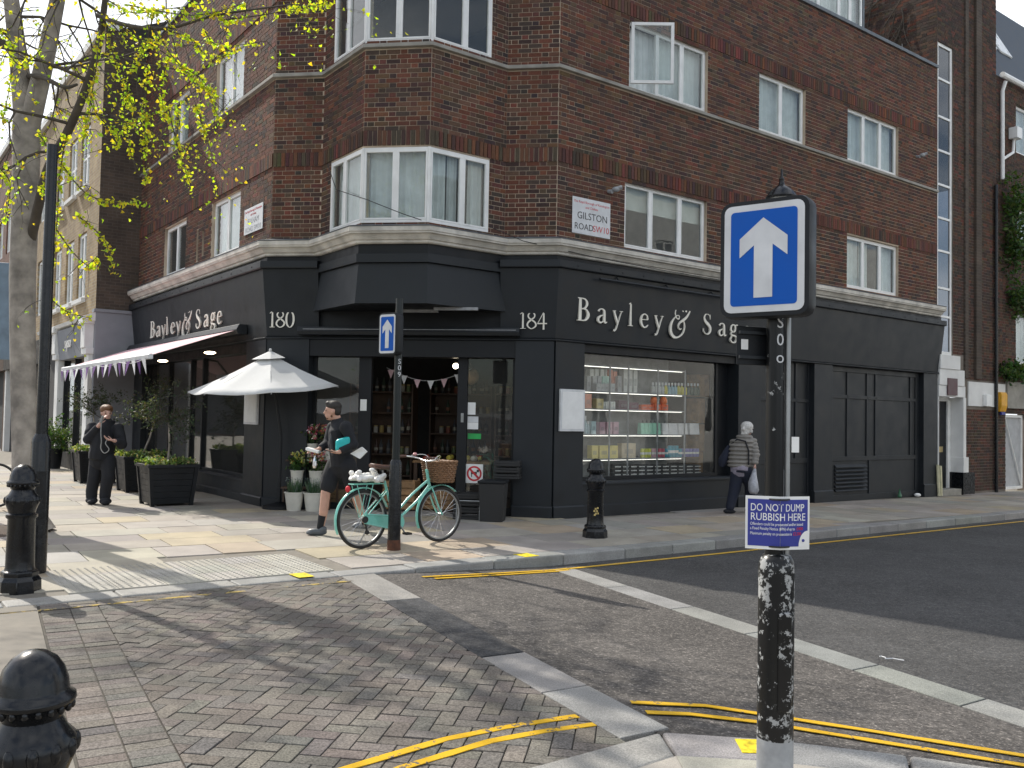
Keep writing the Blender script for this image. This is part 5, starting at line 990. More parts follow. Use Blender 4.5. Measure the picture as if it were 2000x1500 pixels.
limb([(50, 260, TD), (38, 130, TD), (22, 0, TD), (8, -130, TD), (-20, -300, TD-.4)], .135, .05, 3, 10, 1.6, 1)
limb([(54, 260, TD), (85, 130, TD-.1), (112, 0, TD-.2), (140, -150, TD-.3), (190, -330, TD-.2)], .13, .05, 3, 12, 1.7, 2)
limb([(60, 470, TD), (92, 335, TD-.5), (130, 262, TD-.8), (165, 180, TD-1.0), (192, 90, TD-1.2), (203, 20, TD-1.3), (215, -80, TD-1.4)], .062, .03, 3, 8, 1.2, 3)
limb([(55, 150, TD), (80, 150, TD-.3), (125, 170, TD-.7), (150, 165, TD-.9)], .04, .016, 2, 5, .8, 4)
limb([(190, 30, TD-1.3), (250, 50, TD-1.6), (330, 55, TD-2.0), (420, 30, TD-2.3), (560, 10, TD-2.5)], .028, .008, 2, 8, .8, 5)
limb([(30, 100, TD), (-60, 40, TD), (-180, -60, TD+.3)], .06, .03, 3, 8, 1.5, 6)
limb([(140, -150, TD-.3), (300, -200, TD-1.2), (480, -230, TD-2)], .045, .015, 3, 9, 1.5, 7)
limb([(112, 0, TD-.2), (60, -120, TD-1.5), (20, -220, TD-2.6)], .05, .02, 3, 9, 1.6, 8)
SPR = [[(200, 30), (250, 60), (330, 110), (385, 160), (425, 185)], [(205, 40), (222, 110), (245, 175), (262, 215)], [(250, 170), (243, 215), (250, 262), (256, 305)], [(288, 130), (284, 200), (283, 270), (288, 352)], [(300, 55), (345, 120), (395, 155), (412, 195), (432, 240)],
 [(330, 60), (372, 75), (410, 110), (470, 95)], [(330, 215), (348, 290), (372, 362)], [(382, 205), (402, 262), (416, 318)], [(120, 320), (165, 375), (215, 393), (285, 394)], [(150, 420), (195, 458), (214, 492), (222, 532)], [(105, 440), (140, 490), (175, 520), (190, 500)], [(95, 580), (130, 608), (178, 622)],
 [(430, 40), (520, 28), (645, 4)], [(250, 10), (380, 30), (480, 5)], [(195, 60), (188, 130), (176, 200), (160, 280)], [(10, 95), (35, 125), (60, 120)], [(165, 180), (195, 230), (230, 262), (225, 285)], [(130, 262), (118, 330), (112, 420), (105, 520)], [(300, 20), (290, 70), (270, 120), (252, 150)], [(400, 60), (430, 90), (520, 80)], [(210, 0), (260, 25), (320, 18), (400, 8)], [(240, 240), (290, 225), (340, 215), (352, 250)], [(0, 60), (25, 90), (20, 160), (5, 240)], [(75, 260), (95, 300), (80, 380)], [(0, 330), (20, 360), (10, 430)], [(560, 8), (600, 12), (640, 2)], [(330, 110), (315, 170), (322, 230)]]
tw = MB(); r2 = random.Random(21)
for s in SPR:
    d0 = TD-1.2-r2.random()*1.2; P = catmull([at(x, y, d0+r2.uniform(-.15, .15)) for x, y in s], 5); tw.tube(P, [.009*(1-.75*i/len(P)) for i in range(len(P))], 5, False); outs.extend([P]*13)
    for k in range(3):
        i = r2.randint(1, len(P)-1); branch(tw, P[i], V(r2.gauss(0, 1), r2.gauss(0, .6), r2.gauss(-.3, .6)), .35, .005, 1, r2, None, -.15, outs)
tw.build('hanging_twig', M['twig'], tree)
lf = MB(); LC_ = [(.46, .50, .04), (.38, .45, .05), (.54, .55, .05), (.30, .40, .05), (.42, .48, .07)]
for P in outs:
    L = sum(np.linalg.norm(P[i+1]-P[i]) for i in range(len(P)-1)); n = int(L*7)
    for k in range(n):
        t = r2.random()*(len(P)-1); i = int(t); c = P[i]+(P[i+1]-P[i])*(t-i)+V(r2.gauss(0, .022), r2.gauss(0, .022), r2.gauss(-.012, .022)); s = r2.uniform(.015, .027)
        a = V(r2.gauss(0, 1), r2.gauss(0, 1), r2.gauss(-.6, .7)); a /= np.linalg.norm(a); b = np.cross(a, V(r2.gauss(0, 1), r2.gauss(0, 1), r2.gauss(0, 1))); b /= max(1e-6, np.linalg.norm(b)); f = np.cross(a, b)*s*.35
        lf.setc(tuple(x*r2.uniform(.7, 1.2) for x in r2.choice(LC_))); lf.add([c-a*s, c+b*s*1.1+a*s*.5+f, c+a*s*.9, c-b*s*1.1+a*s*.5+f], [(0, 1, 2), (0, 2, 3)])
lf.build('crown', M['leaf'], tree, kind='stuff')

# ================================================================== PLANTERS WITH OLIVES
def planter(c, w, h, label, lean, crown, seed):
    f = Fr(c, -nL, -uL); f = Fr(c, nL*-1, -uL); r2 = random.Random(seed)
    t = empty('planter', c, label, 'planter', 'dark wooden planters with olive trees'); n = 6; k = .84
    prof = lambda z: w/2*(k+(1-k)*z/h)
    for fi, ff in enumerate((Fr(c, -nL, -uL), Fr(c, nL, uL), Fr(c, -uL, nL), Fr(c, uL, -nL))):
        for i in range(n):
            z0, z1 = .04+(h-.09)*i/n, .04+(h-.09)*(i+1)/n-.004; a0, a1 = prof(z0), prof(z1); mb = MB()
            mb.hexa([ff.p(-a0+.03, a0-.02, z0), ff.p(a0-.03, a0-.02, z0), ff.p(a0-.03, a0-.045, z0), ff.p(-a0+.03, a0-.045, z0), ff.p(-a1+.03, a1-.02, z1), ff.p(a1-.03, a1-.02, z1), ff.p(a1-.03, a1-.045, z1), ff.p(-a1+.03, a1-.045, z1)]); mb.build('slat', M['char_d'], t)
    f = Fr(c, -nL, -uL)
    for sx in (-1, 1):
        for sy in (-1, 1):
            mb = MB(); a, b = prof(0), prof(h); d = .06
            mb.hexa([f.p(sx*a, sy*a, 0), f.p(sx*(a-d), sy*a, 0), f.p(sx*(a-d), sy*(a-d), 0), f.p(sx*a, sy*(a-d), 0), f.p(sx*b, sy*b, h), f.p(sx*(b-d), sy*b, h), f.p(sx*(b-d), sy*(b-d), h), f.p(sx*b, sy*(b-d), h)]); mb.build('corner_post', M['char_d'], t)
    b = prof(h); mb = MB(); mb.box(f, -b-.015, b+.015, b-.045, b+.015, h-.05, h); mb.box(f, -b-.015, b+.015, -b-.015, -b+.045, h-.05, h); mb.box(f, -b-.015, -b+.045, -b+.045, b-.045, h-.05, h); mb.box(f, b-.045, b+.015, -b+.045, b-.045, h-.05, h); mb.build('rim', M['char_d'], t, bevel=.004)
    mb = MB(); mb.box(f, -b+.05, b-.05, -b+.05, b-.05, h-.1, h-.04); mb.build('soil', M['soil'], t)
    mb = MB(); pts = [f.p(r2.uniform(-b, b), r2.uniform(-b, b), h+.01+r2.random()*.06) for i in range(90)]; leafcloud(mb, pts, 900, .025, .034, [(.10, .17, .04), (.22, .28, .10), (.34, .38, .20), (.06, .11, .03)], r2); o = mb.thing('ivy_bed', M['leaf_d'], 'variegated ivy filling the '+label, 'ivy')
    ol = empty('olive_tree', c+V(0, 0, h-.05), 'slender olive tree growing in the '+label, 'tree', 'olive trees in planters'); top = c+V(*lean, crown-.25)
    mb = MB(); mb.tube([c+V(0, 0, h-.06), (c+top)/2+V(.02, .01, .3), top], [.022, .018, .014], 8); mb.build('trunk', M['bark'], ol); mb = MB(); o2 = []
    for i in range(9): branch(mb, top, V(r2.gauss(0, .7), r2.gauss(0, .7), r2.uniform(.1, 1.2)), .5, .009, 2, r2, None, -.02, o2)
    mb.build('branch', M['twig'], ol); mb = MB(); leafcloud(mb, [q for P in o2 for q in P], 1100, .03, .026, [(.035, .05, .032), (.05, .065, .045), (.026, .04, .024), (.075, .09, .065)], r2); mb.build('crown', M['leaf_d'], ol, kind='stuff')
planter(gl(337, 989)+uL*.36, .80, .68, 'planter nearest the shop corner', (.0, 0), 1.62, 1)
planter(gl(283, 962)+uL*.36, .80, .68, 'planter standing between the other two planters', (.22, .1), 1.68, 2)
planter(gl(192, 944)+uL*.36, .80, .68, 'planter beside the grey rendered side wall', (-.08, 0), 1.72, 3)
# potted shrub in front of the next shop
p = gl(104, 915); mb = MB(); mb.lathe(p, [(.16, 0), (.21, .5), (.225, .52), (.2, .5)], 16); ps = empty('potted_shrub', p, 'round bush in a dark pot outside the grey shop', 'shrub'); mb.build('pot', M['char_d'], ps, smooth=40)
mb = MB(); r2 = random.Random(9); leafcloud(mb, [p+V(r2.gauss(0, .2), r2.gauss(0, .2), .8+r2.gauss(0, .2)) for i in range(80)], 1300, .08, .045, GREENS+[(.12, .18, .06)], r2); mb.build('foliage', M['leaf_d'], ps, kind='stuff')

# ================================================================== AWNING AND BUNTING
aw = empty('shop_awning', FL.p(4.5, .5, 2.4), 'pink shop awning stretched out over the side windows with folding arms', 'awning')
AO, AZ0, AZ1 = 1.62, 3.08, 2.52; a0, a1 = .95, 8.15
mb = MB(); n = 10; top = [(.10, AZ0), (AO, AZ1)]
vs = [FL.p(a0+(a1-a0)*i/n, o, z) for i in range(n+1) for o, z in top]+[FL.p(a0+(a1-a0)*i/n, o, z-.008) for i in range(n+1) for o, z in top]; N2 = 2*(n+1)
fs = []
for i in range(n): fs += [(2*i, 2*i+2, 2*i+3, 2*i+1), (N2+2*i, N2+2*i+1, N2+2*i+3, N2+2*i+2), (2*i+1, 2*i+3, N2+2*i+3, N2+2*i+1)]
mb.add(vs, fs); mb.build('canopy', M['awning'], aw)
mb = MB(); mb.extr(FL, [(AO-.02, AZ1-.07), (AO+.05, AZ1-.07), (AO+.06, AZ1), (AO+.02, AZ1+.025), (AO-.02, AZ1+.01)], a0-.03, a1+.03); mb.build('front_bar', M['signwhite'], aw, bevel=.006)
mb = MB(); mb.extr(FL, [(.05, 2.96), (.22, 2.96), (.25, 3.04), (.2, 3.14), (.05, 3.14)], a0-.12, a1+.1); mb.build('cassette', M['char'], aw, bevel=.01)
for s0, s1 in ((1.6, 3.1), (7.4, 5.9)): mb = MB(); mb.tube([FL.p(s0, .12, 2.98), FL.p(s1, .85, 2.74), FL.p(s0+(.1 if s0 < 4 else -.1), AO-.03, AZ1-.03)], .025, 8); mb.build('folding_arm', M['char'], aw)
for x, y, o in ((318, 705, .8), (410, 689, .8)):
    a, z = onL(x, y, o); q = FL.p(a, o, z); mb = MB(); mb.ell(q, (.10, .05, .025)); mb.build('spot_lamp', M['spot'], aw)
bt = empty('bunting', FL.p(4.5, AO, 2.2), 'purple and white bunting strung along the awning bar', 'bunting'); mb = MB(); r2 = random.Random(4)
pts = [FL.p(a0+.1+(a1-a0-.2)*t, AO+.07, AZ1-.06-.05*abs(math.sin(t*PI*4))) for t in np.linspace(0, 1, 33)]; mb.tube(pts, .006, 5, False); mb.build('cord', M['cloth_w'], bt)
for i in range(22):
    a = a0+.2+(a1-a0-.4)*i/21; q = FL.p(a, AO+.07, AZ1-.07); w = .12; sw = V(*(uL*r2.uniform(-.1, .1))[:2], 0); mb = MB(); e = nL*.004
    tri = [q-uL*w, q+uL*w, q+sw-V(0, 0, .25)+nL*r2.uniform(-.05, .05)]; mb.add([*tri, *[v+e for v in tri]], [(0, 1, 2), (3, 5, 4), (0, 3, 4, 1), (1, 4, 5, 2), (2, 5, 3, 0)]); mb.build('pennant', M['purple' if i % 2 else 'cloth_w'], bt)
b2 = empty('bunting', FC.p(-2.4, -.9, 2.2), 'pale pennants strung across the inside of the open entrance', 'bunting'); Pn = [FC.p(-3.0+1.5*t, -.8, 2.42-.22*math.sin(PI*t)) for t in np.linspace(0, 1, 20)]; mb = MB(); mb.tube(Pn, .004, 5, False); mb.build('cord', M['cloth_w'], b2)
for i in range(1, 19, 3): q = Pn[i]; mb = MB(); tri = [q-uC*.06, q+uC*.06, q-V(0, 0, .15)]; mb.add([*tri, *[v+nC*.003 for v in tri]], [(0, 1, 2), (3, 5, 4), (0, 3, 4, 1), (1, 4, 5, 2), (2, 5, 3, 0)]); mb.build('pennant', M['awning' if i % 2 else 'cloth_w'], b2)

# ================================================================== PARASOL
p = gl(545, 993); pa = empty('parasol', p, 'pale grey fabric parasol standing open beside the shop corner pilaster', 'parasol')
ap = at(528, 691, p[1]-.1); q0 = p; mb = MB(); mb.tube([q0, q0+V(0, 0, 1.2), ap-V(0, 0, .03)], [.022, .022, .02], 10); mb.build('pole', M['char_d'], pa); mb = MB(); mb.lathe(p, [(.27, 0), (.27, .05), (.1, .09), (.035, .12), (.03, .35)], 20); mb.build('foot', M['char_d'], pa, smooth=40)
TIPS = [at(x, y, ap[1]+d) for x, y, d in ((366, 766, .05), (398, 769, -.75), (530, 767, -1.15), (661, 754, -.3), (640, 748, .75), (500, 756, 1.1))]
mb = MB(); m = len(TIPS); rings = []; K = 7
for k in range(K+1):
    t = k/K; ring = []
    for i in range(m*4):
        a, b = TIPS[i//4], TIPS[(i//4+1) % m]; e = a+(b-a)*((i % 4)/4); s = t*1.0; q = ap+(e-ap)*s; sag = -.03*math.sin(PI*t)-.035*math.sin(PI*(i % 4)/4)*t; ring.append(q+V(0, 0, sag+.0))
    rings.append(ring)
rings[0] = [ap+(q-ap)*.02 for q in rings[1]]; mb.rings(rings, False); cn = mb.build('canopy', M['canvas'], pa, smooth=35); sm = cn.modifiers.new('Solid', 'SOLIDIFY'); sm.thickness = .006
mb = MB(); rg = [[ap+V(0, 0, .045)+(q-ap)*s for q in TIPS] for s in (.02, .22)]; mb.rings(rg, False); c2 = mb.build('vent_cap', M['canvas'], pa); sm = c2.modifiers.new('Solid', 'SOLIDIFY'); sm.thickness = .006
mb = MB(); mb.ell(ap+V(0, 0, .06), (.025, .025, .03)); mb.build('finial', M['canvas'], pa)
for t in TIPS: mb = MB(); mb.tube([ap-V(0, 0, .04), t-V(0, 0, .02)], .009, 6); mb.build('rib', M['zinc'], pa)

# ================================================================== BICYCLE
g0, g1 = gl(706, 1072), gl(858, 1058); bd = (g1-g0); wb = np.hypot(bd[0], bd[1]); bd = V(bd[0], bd[1], 0)/wb; bs = V(bd[1], -bd[0], 0)
WR = .345
def bp_(x, z, y=0): q = g0+bd*x+bs*y; return V(q[0], q[1], gz(q[0], q[1])+z)
bk = empty('bicycle', bp_(wb/2, 0), 'mint green step-through bicycle with wicker basket leaning at the slim sign post', 'bicycle')
def wheel(cx, nm):
    c = lambda r, t, y=0: bp_(cx+r*math.cos(t), WR+r*math.sin(t), y); T = np.linspace(0, 2*PI, 41)
    mb = MB(); mb.tube([c(WR-.019, t) for t in T], .019, 8, False); w = mb.build(nm, M['rubber'], bk, smooth=60); mb = MB(); mb.tube([c(WR-.043, t) for t in T], (.0125), 6, False); mb.build('rim', M['steel'], w, smooth=60)
    for i in range(28): mb = MB(); t = 2*PI*i/28; y = .022*(1 if i % 2 else -1); mb.tube([c(.02, t+.9*(1 if i % 4 < 2 else -1), y), c(WR-.05, t)], .0016, 4); mb.build('spoke', M['chrome'], w)
    mb = MB(); mb.tube([bp_(cx, WR, -.045), bp_(cx, WR, .045)], .018, 10); mb.build('hub', M['steel'], w); return w
wheel(0, 'rear_wheel'); wheel(wb, 'front_wheel')
FP_ = M['mint']; HT, HB = (wb-.215, .90), (wb-.175, .70); BBx, BBz = .46, .285; STx, STz = .30, .78
mb = MB(); cv = lambda P: catmull([np.array(bp_(*q)) for q in P], 5)
mb.tube([bp_(*HB), bp_(HT[0]-.01, HT[1]+.01)], .02, 10); mb.tube(cv([(HB[0], HB[1]+.09), (.70, .60), (.50, .43), (.40, .45)]), .0155, 10); mb.tube(cv([(HB[0]+.005, HB[1]+.02), (.78, .52), (BBx, BBz)]), .0165, 10)
mb.tube([bp_(BBx, BBz), bp_(STx, STz)], .0155, 10); mb.tube([bp_(BBx-.04, BBz, -.035), bp_(BBx-.04, BBz, .035)], .022, 8)
for y in (-.05, .05): mb.tube([bp_(BBx, BBz, y*.5), bp_(0, WR, y)], .009, 8); mb.tube([bp_(.335, .67, y*.4), bp_(0, WR, y)], .008, 8)
mb.build('frame', FP_, bk, smooth=50)
mb = MB()
for y in (-.05, .05): mb.tube(cv([(HB[0]+.005, HB[1], y*.6), (wb-.13, .60, y), (wb-.06, .44, y), (wb, WR, y)]), .010, 8)
mb.build('fork', FP_, bk, smooth=50)
for cx, t0, t1, nm in ((0, R_(20), R_(205), 'rear_mudguard'), (wb, R_(48), R_(205), 'front_mudguard')):
    mb = MB(); rs = []
    for t in np.linspace(t0, t1, 22):
        ring = [(WR+.016, -.024), (WR+.026, -.014), (WR+.029, 0), (WR+.026, .014), (WR+.016, .024), (WR+.0225, .0)]; rs.append([bp_(cx+r*math.cos(t), WR+r*math.sin(t), y) for r, y in ring])
    mb.rings(rs); mb.build(nm, FP_, bk, smooth=50)
mb = MB(); mb.tube([bp_(0, WR+.06, .055), bp_(BBx, BBz+.075, .055)], .012, 6); mb.tube([bp_(0, WR-.04, .055), bp_(BBx, BBz-.09, .055)], .010, 6); mb.hexa([bp_(.0, .30, .05), bp_(.46, .20, .05), bp_(.46, .20, .06), bp_(.0, .30, .06), bp_(.0, .40, .05), bp_(.46, .36, .05), bp_(.46, .36, .06), bp_(.0, .40, .06)]); mb.tube([bp_(BBx, BBz, .05), bp_(BBx, BBz, .064)], .10, 20); mb.build('chain_guard', FP_, bk, smooth=40)
mb = MB(); mb.tube([bp_(BBx, BBz, .07), bp_(BBx+.10, BBz-.13, .08)], .01, 6); mb.tube([bp_(BBx, BBz, -.07), bp_(BBx-.10, BBz+.13, -.08)], .01, 6); mb.build('crank', M['steel'], bk)
for s in (1, -1): mb = MB(); q = (BBx+.10*s, BBz-.13*s); mb.hexa([bp_(q[0]-.04, q[1]-.012, s*.08), bp_(q[0]+.04, q[1]-.012, s*.08), bp_(q[0]+.04, q[1]-.012, s*.17), bp_(q[0]-.04, q[1]-.012, s*.17), bp_(q[0]-.04, q[1]+.012, s*.08), bp_(q[0]+.04, q[1]+.012, s*.08), bp_(q[0]+.04, q[1]+.012, s*.17), bp_(q[0]-.04, q[1]+.012, s*.17)]); mb.build('pedal', M['rubber'], bk)
mb = MB(); mb.tube([bp_(0, WR, .05), bp_(0, WR, .07)], .04, 14); mb.tube([bp_(.01, WR-.06, .06), bp_(.03, WR-.14, .06)], .012, 6); mb.ell(bp_(.03, WR-.15, .06), (.028, .012, .028)); mb.build('gears', M['rubber'], bk)
mb = MB(); mb.tube([bp_(STx, STz-.02), bp_(STx-.03, STz+.13)], .012, 8); mb.build('seat_post', M['steel'], bk)
mb = MB(); sx, sz = STx-.05, STz+.15; rs = []
for x, w, zt in ((-.14, .02, .03), (-.13, .075, .035), (-.06, .085, .025), (.02, .055, .015), (.10, .028, .012), (.15, .016, .008), (.155, .004, 0)): rs.append([bp_(sx+x, sz+zt+.03*math.sin(t)*(1 if math.sin(t) > 0 else .9), w*math.cos(t)) for t in np.linspace(0, 2*PI, 13)[:-1]])
mb.rings(rs); mb.build('saddle', M['brown'], bk, smooth=60)
hx, hz = HT[0]-.02, HT[1]+.11; mb = MB(); mb.tube([bp_(HT[0], HT[1]), bp_(hx, hz)], .012, 8)
mb.tube(cv([(hx-.20, hz+.05, -.28), (hx-.08, hz+.05, -.29), (hx+.02, hz+.03, -.2), (hx+.01, hz, 0), (hx+.02, hz+.03, .2), (hx-.08, hz+.05, .29), (hx-.20, hz+.05, .28)]), .0105, 8); mb.build('handlebar', M['chrome'], bk, smooth=60)
for s in (-1, 1): mb = MB(); mb.tube([bp_(hx-.22, hz+.05, s*.28), bp_(hx-.10, hz+.05, s*.29)], .0165, 8); mb.build('grip', M['brown'], bk, smooth=60)
for s in (-1, 1): mb = MB(); mb.tube(cv([(hx-.04, hz+.06, s*.26), (hx+.10, hz+.07, s*.15), (hx+.13, hz-.05, s*.05), (HB[0]+.03, HB[1]+.05, s*.03)]), .004, 5); mb.build('brake_cable', M['plastic_w'], bk)
mb = MB(); mb.ell(bp_(hx-.04, hz+.08, -.18), (.028, .028, .02)); mb.build('bell', pm('pink_bell', (.6, .3, .3), .3), bk, smooth=60)
bk_ = MB(); x0, x1, z0, z1, wy = hx+.07, hx+.34, hz-.25, hz-.005, .19; rs = []     # wicker basket woven in horizontal strands
bas = None
for i in range(11):
    t = i/10; z = z0+(z1-z0)*t; k = .82+.18*t; xm = (x0+x1)/2; a = (x1-x0)/2*k; b = wy*k
    loop = [(xm-a, -b), (xm, -b*1.03), (xm+a, -b), (xm+a*1.03, 0), (xm+a, b), (xm, b*1.03), (xm-a, b), (xm-a*1.03, 0), (xm-a, -b)]; pts = []
    for j in range(len(loop)-1):
        for m_ in range(4): u = m_/4; pts.append(bp_(loop[j][0]+(loop[j+1][0]-loop[j][0])*u, z+.004*(-1)**(m_+i), loop[j][1]+(loop[j+1][1]-loop[j][1])*u))
    pts.append(pts[0]); bk_.tube(pts, .0135 if i < 10 else .017, 6, False)
bas = bk_.build('basket', M['wicker'], bk, smooth=60); mb = MB(); mb.hexa([bp_(x0+.03, z0, -wy*.8), bp_(x1-.03, z0, -wy*.8), bp_(x1-.03, z0, wy*.8), bp_(x0+.03, z0, wy*.8), bp_(x0+.03, z0+.012, -wy*.8), bp_(x1-.03, z0+.012, -wy*.8), bp_(x1-.03, z0+.012, wy*.8), bp_(x0+.03, z0+.012, wy*.8)]); mb.build('basket_floor', M['wicker'], bas)
mb = MB()
for y in (-.05, 0, .05): mb.tube([bp_(-.16, .755, y), bp_(.27, .755, y)], .006, 6)
mb.tube([bp_(-.16, .755, -.06), bp_(-.16, .755, .06)], .006, 6)
for y in (-.06, .06): mb.tube([bp_(-.12, .755, y), bp_(0, WR, y)], .005, 6); mb.tube([bp_(.1, .755, y), bp_(.0, WR, y)], .005, 6)
mb.build('rear_rack', FP_, bk); mb = MB(); mb.ell(bp_(-.205, .70), (.03, .03, .04)); mb.build('rear_light', M['red'], bk, smooth=60)
mb = MB(); mb.tube([bp_(.16, WR*.8, -.07), bp_(.05, .015, -.16)], .008, 6); mb.build('kickstand', M['steel'], bk)
mb = MB(); r2 = random.Random(2)
for i in range(40): q = bp_(r2.uniform(-.13, .24), .80+abs(r2.gauss(.02, .045)), r2.uniform(-.09, .09)); mb.ell(q, (r2.uniform(.03, .06), r2.uniform(.03, .06), r2.uniform(.02, .045)), 7, 5)
o = mb.thing('plastic_bag', M['plastic_w'], 'crumpled white plastic bag lying on the bicycle rear rack', 'bag', smooth=60); rm = o.modifiers.new('R', 'REMESH'); rm.mode = 'VOXEL'; rm.voxel_size = .012; rm.use_smooth_shade = False
# part of another bicycle at the pavement edge
p = gl(-12, 992); ob_ = empty('bicycle', p, 'black bicycle partly seen beside the tree trunk', 'bicycle'); fdir = ang(R_(118)); mb = MB(); c = p+V(0, 0, .345); 
wv = [c+ang(R_(10))*.325*math.cos(t)+V(0, 0, .325*math.sin(t)) for t in np.linspace(0, 2*PI, 41)]; mb.tube(wv, .02, 8, False); mb.build('front_wheel', M['rubber'], ob_, smooth=60); mb = MB(); mb.tube([c, c+V(-.12, 0, .55), c+V(-.2, 0, .66)], .015, 8); mb.tube([c+V(-.1, 0, .5), c+V(-.75, -.1, .05)], .016, 8); mb.build('frame', M['black'], ob_)
wv = [q+ang(R_(10))*-1.05 for q in wv]; mb = MB(); mb.tube(wv, .02, 8, False); mb.build('rear_wheel', M['rubber'], ob_, smooth=60)
# ================================================================== PEOPLE (poses laid out from the photograph at each person's own distance)
def voxel(o, v=.012, it=6, f=.5):
    r = o.modifiers.new('Remesh', 'REMESH'); r.mode = 'VOXEL'; r.voxel_size = v; r.use_smooth_shade = True
    s = o.modifiers.new('Smooth', 'SMOOTH'); s.iterations = it; s.factor = f; return o
class Fig:
    def __init__(s, x, y, label): s.b = gl(x, y); s.d = s.b[1]; s.e = empty('person', s.b, label, 'person')
    def q(s, x, y, d=0): return at(x, y, s.d+d)
    def chain(s, mb, pts, rad, n=12): P = [s.q(*p) for p in pts]; mb.tube(P, rad, n); [mb.ell(P[i], rad[i] if not hasattr(rad[i], '__len__') else min(rad[i]), 10, 7) for i in (0, len(P)-1)]
    def part(s, mb, nm, mat, v=.012, it=5): return voxel(mb.build(nm, M[mat], s.e), v, it)
    def hand(s, mb, w, t, palm, curl=.4, fl=.075):
        """palm, four unequal fingers and a thumb; w wrist, t pointing direction, palm normal"""
        t = t/np.linalg.norm(t); palm = palm/np.linalg.norm(palm); sd = np.cross(t, palm); c = w+t*.045
        mb.tube([w, w+t*.03, w+t*.085], [(.026, .02), (.040, .018), (.038, .015)], 10)
        for i, l in enumerate((.85, 1.0, .95, .75)):
            o = (i-1.5)*.020; b0 = w+t*.085+sd*o; b1 = b0+t*fl*l*.5+palm*curl*.02; b2 = b1+t*fl*l*.4+palm*curl*.05; mb.tube([b0-t*.01, b0, b1, b2], [.0095, .0095, .0085, .007], 7); mb.ell(b2, .007, 6, 5)
        b0 = w+t*.03-sd*.03; mb.tube([b0, b0-sd*.03+t*.025+palm*.01, b0-sd*.035+t*.055+palm*.025], [.012, .010, .008], 7)
def head(f, mb, c, face, up, r=.098, h=.118):
    """skull, jaw, nose, brow, ears"""
    face = face/np.linalg.norm(face); up = up/np.linalg.norm(up); sd = np.cross(face, up); sd /= np.linalg.norm(sd); Rm = np.array([sd, face, up]).T
    mb.ell(c+up*.02, (r*.78, r*.98, h*.88), 16, 11, Rm); mb.ell(c-up*.05+face*.022, (r*.60, r*.70, h*.62), 14, 9, Rm); mb.ell(c-up*.095+face*.055, (.026, .024, .022), 10, 7, Rm)
    mb.tube([c+up*.02+face*(r*.90), c-up*.025+face*(r*1.13), c-up*.035+face*(r*.92)], [.010, .015, .010], 8); mb.ell(c+up*.028+face*(r*.86), (r*.52, .016, .013), 10, 6, Rm); mb.ell(c-up*.058+face*(r*.86), (.024, .014, .012), 10, 6, Rm)
    for s in (-1, 1): mb.ell(c+sd*s*r*.79-up*.01-face*.01, (.012, .022, .032), 8, 6, Rm)
    return Rm
def facebits(f, c, face, up, Rm, r=.098, hm='hair'):
    sd = np.cross(face/np.linalg.norm(face), up); sd /= np.linalg.norm(sd); fc = face/np.linalg.norm(face)
    for s in (-1, 1):
        mb = MB(); mb.ell(c+sd*s*.034+up*.008+fc*(r*.86), (.0125, .008, .008), 10, 7, Rm); mb.build('eye', M['ink'], f.e, smooth=60); mb = MB(); mb.ell(c+sd*s*.035+up*.034+fc*(r*.90), (.022, .007, .005), 8, 5, Rm); mb.build('eyebrow', M[hm], f.e, smooth=60)
# --- the man walking in shorts
f = Fig(616, 1045, 'man in black hooded jacket and black shorts walking with packages by the flower buckets'); q = f.q
fc = V(-1, -.12, -.03); up = V(.03, 0, 1); hc = q(650, 803); body = MB(); Rm = head(f, body, hc, fc, up)
f.chain(body, [(656, 812, .0), (660, 828, .02)], [.055, .062]); f.chain(body, [(662, 838, .02), (664, 870, .02), (668, 902, .02)], [(.17, .11), (.16, .11), (.16, .12)])
f.chain(body, [(655, 905, .10), (642, 942, .02), (636, 962, -.02), (632, 1000, -.04), (627, 1030, -.02)], [.095, .07, .064, .058, .04])
f.chain(body, [(676, 905, -.06), (690, 948, .12), (700, 985, .28), (712, 1020, .42)], [.095, .07, .058, .04])
AF = q(676, 835, -.2); EF = q(690, 868, -.22); HF = q(660, 884, -.34); AN = q(650, 836, .2); EN = q(640, 866, .12); HN = q(622, 878, -.06)
body.tube([AF, EF, HF], [.055, .042, .028], 10); body.tube([AN, EN, HN], [.055, .042, .028], 10)
f.hand(body, HF, V(-.9, -.1, .12), V(0, .1, 1), .35); f.hand(body, HN, V(-.95, -.2, -.1), V(.1, .3, -1), .5)
f.part(body, 'body', 'skin', .0085, 4); facebits(f, hc, fc, up, Rm)
hr = MB(); hr.ell(hc+V(.012, .0, .062), (.102, .084, .080), 16, 11); hr.ell(hc+V(.058, 0, .0), (.052, .076, .075), 12, 9); hr.ell(hc+V(-.05, 0, .10), (.05, .06, .038), 12, 8); f.part(hr, 'hair', 'hair', .010, 3)
bd_ = MB(); bd_.ell(hc+V(-.048, 0, -.088), (.036, .050, .026), 12, 8); bd_.ell(hc+V(-.006, 0, -.062), (.030, .067, .036), 10, 7); f.part(bd_, 'stubble', 'hair_b', .008, 2)
jk = MB(); f.chain(jk, [(659, 826, .02), (662, 840, .02), (664, 868, .02), (668, 898, .02), (669, 908, .02)], [(.105, .09), (.225, .135), (.205, .15), (.20, .15), (.19, .145)]); jk.tube([AF, EF, EF+(HF-EF)*.85], [.085, .068, .05], 12); jk.tube([AN, EN, EN+(HN-EN)*.85], [.085, .066, .05], 12); jk.ell(AF, .088); jk.ell(AN, .088); jk.ell(EF, .07); jk.ell(EN, .066); jk.tube([q(668, 828, .02), q(672, 834, .10), q(668, 842, .14)], [.05, .08, .05], 10); f.part(jk, 'jacket', 'cloth_b', .012, 5)
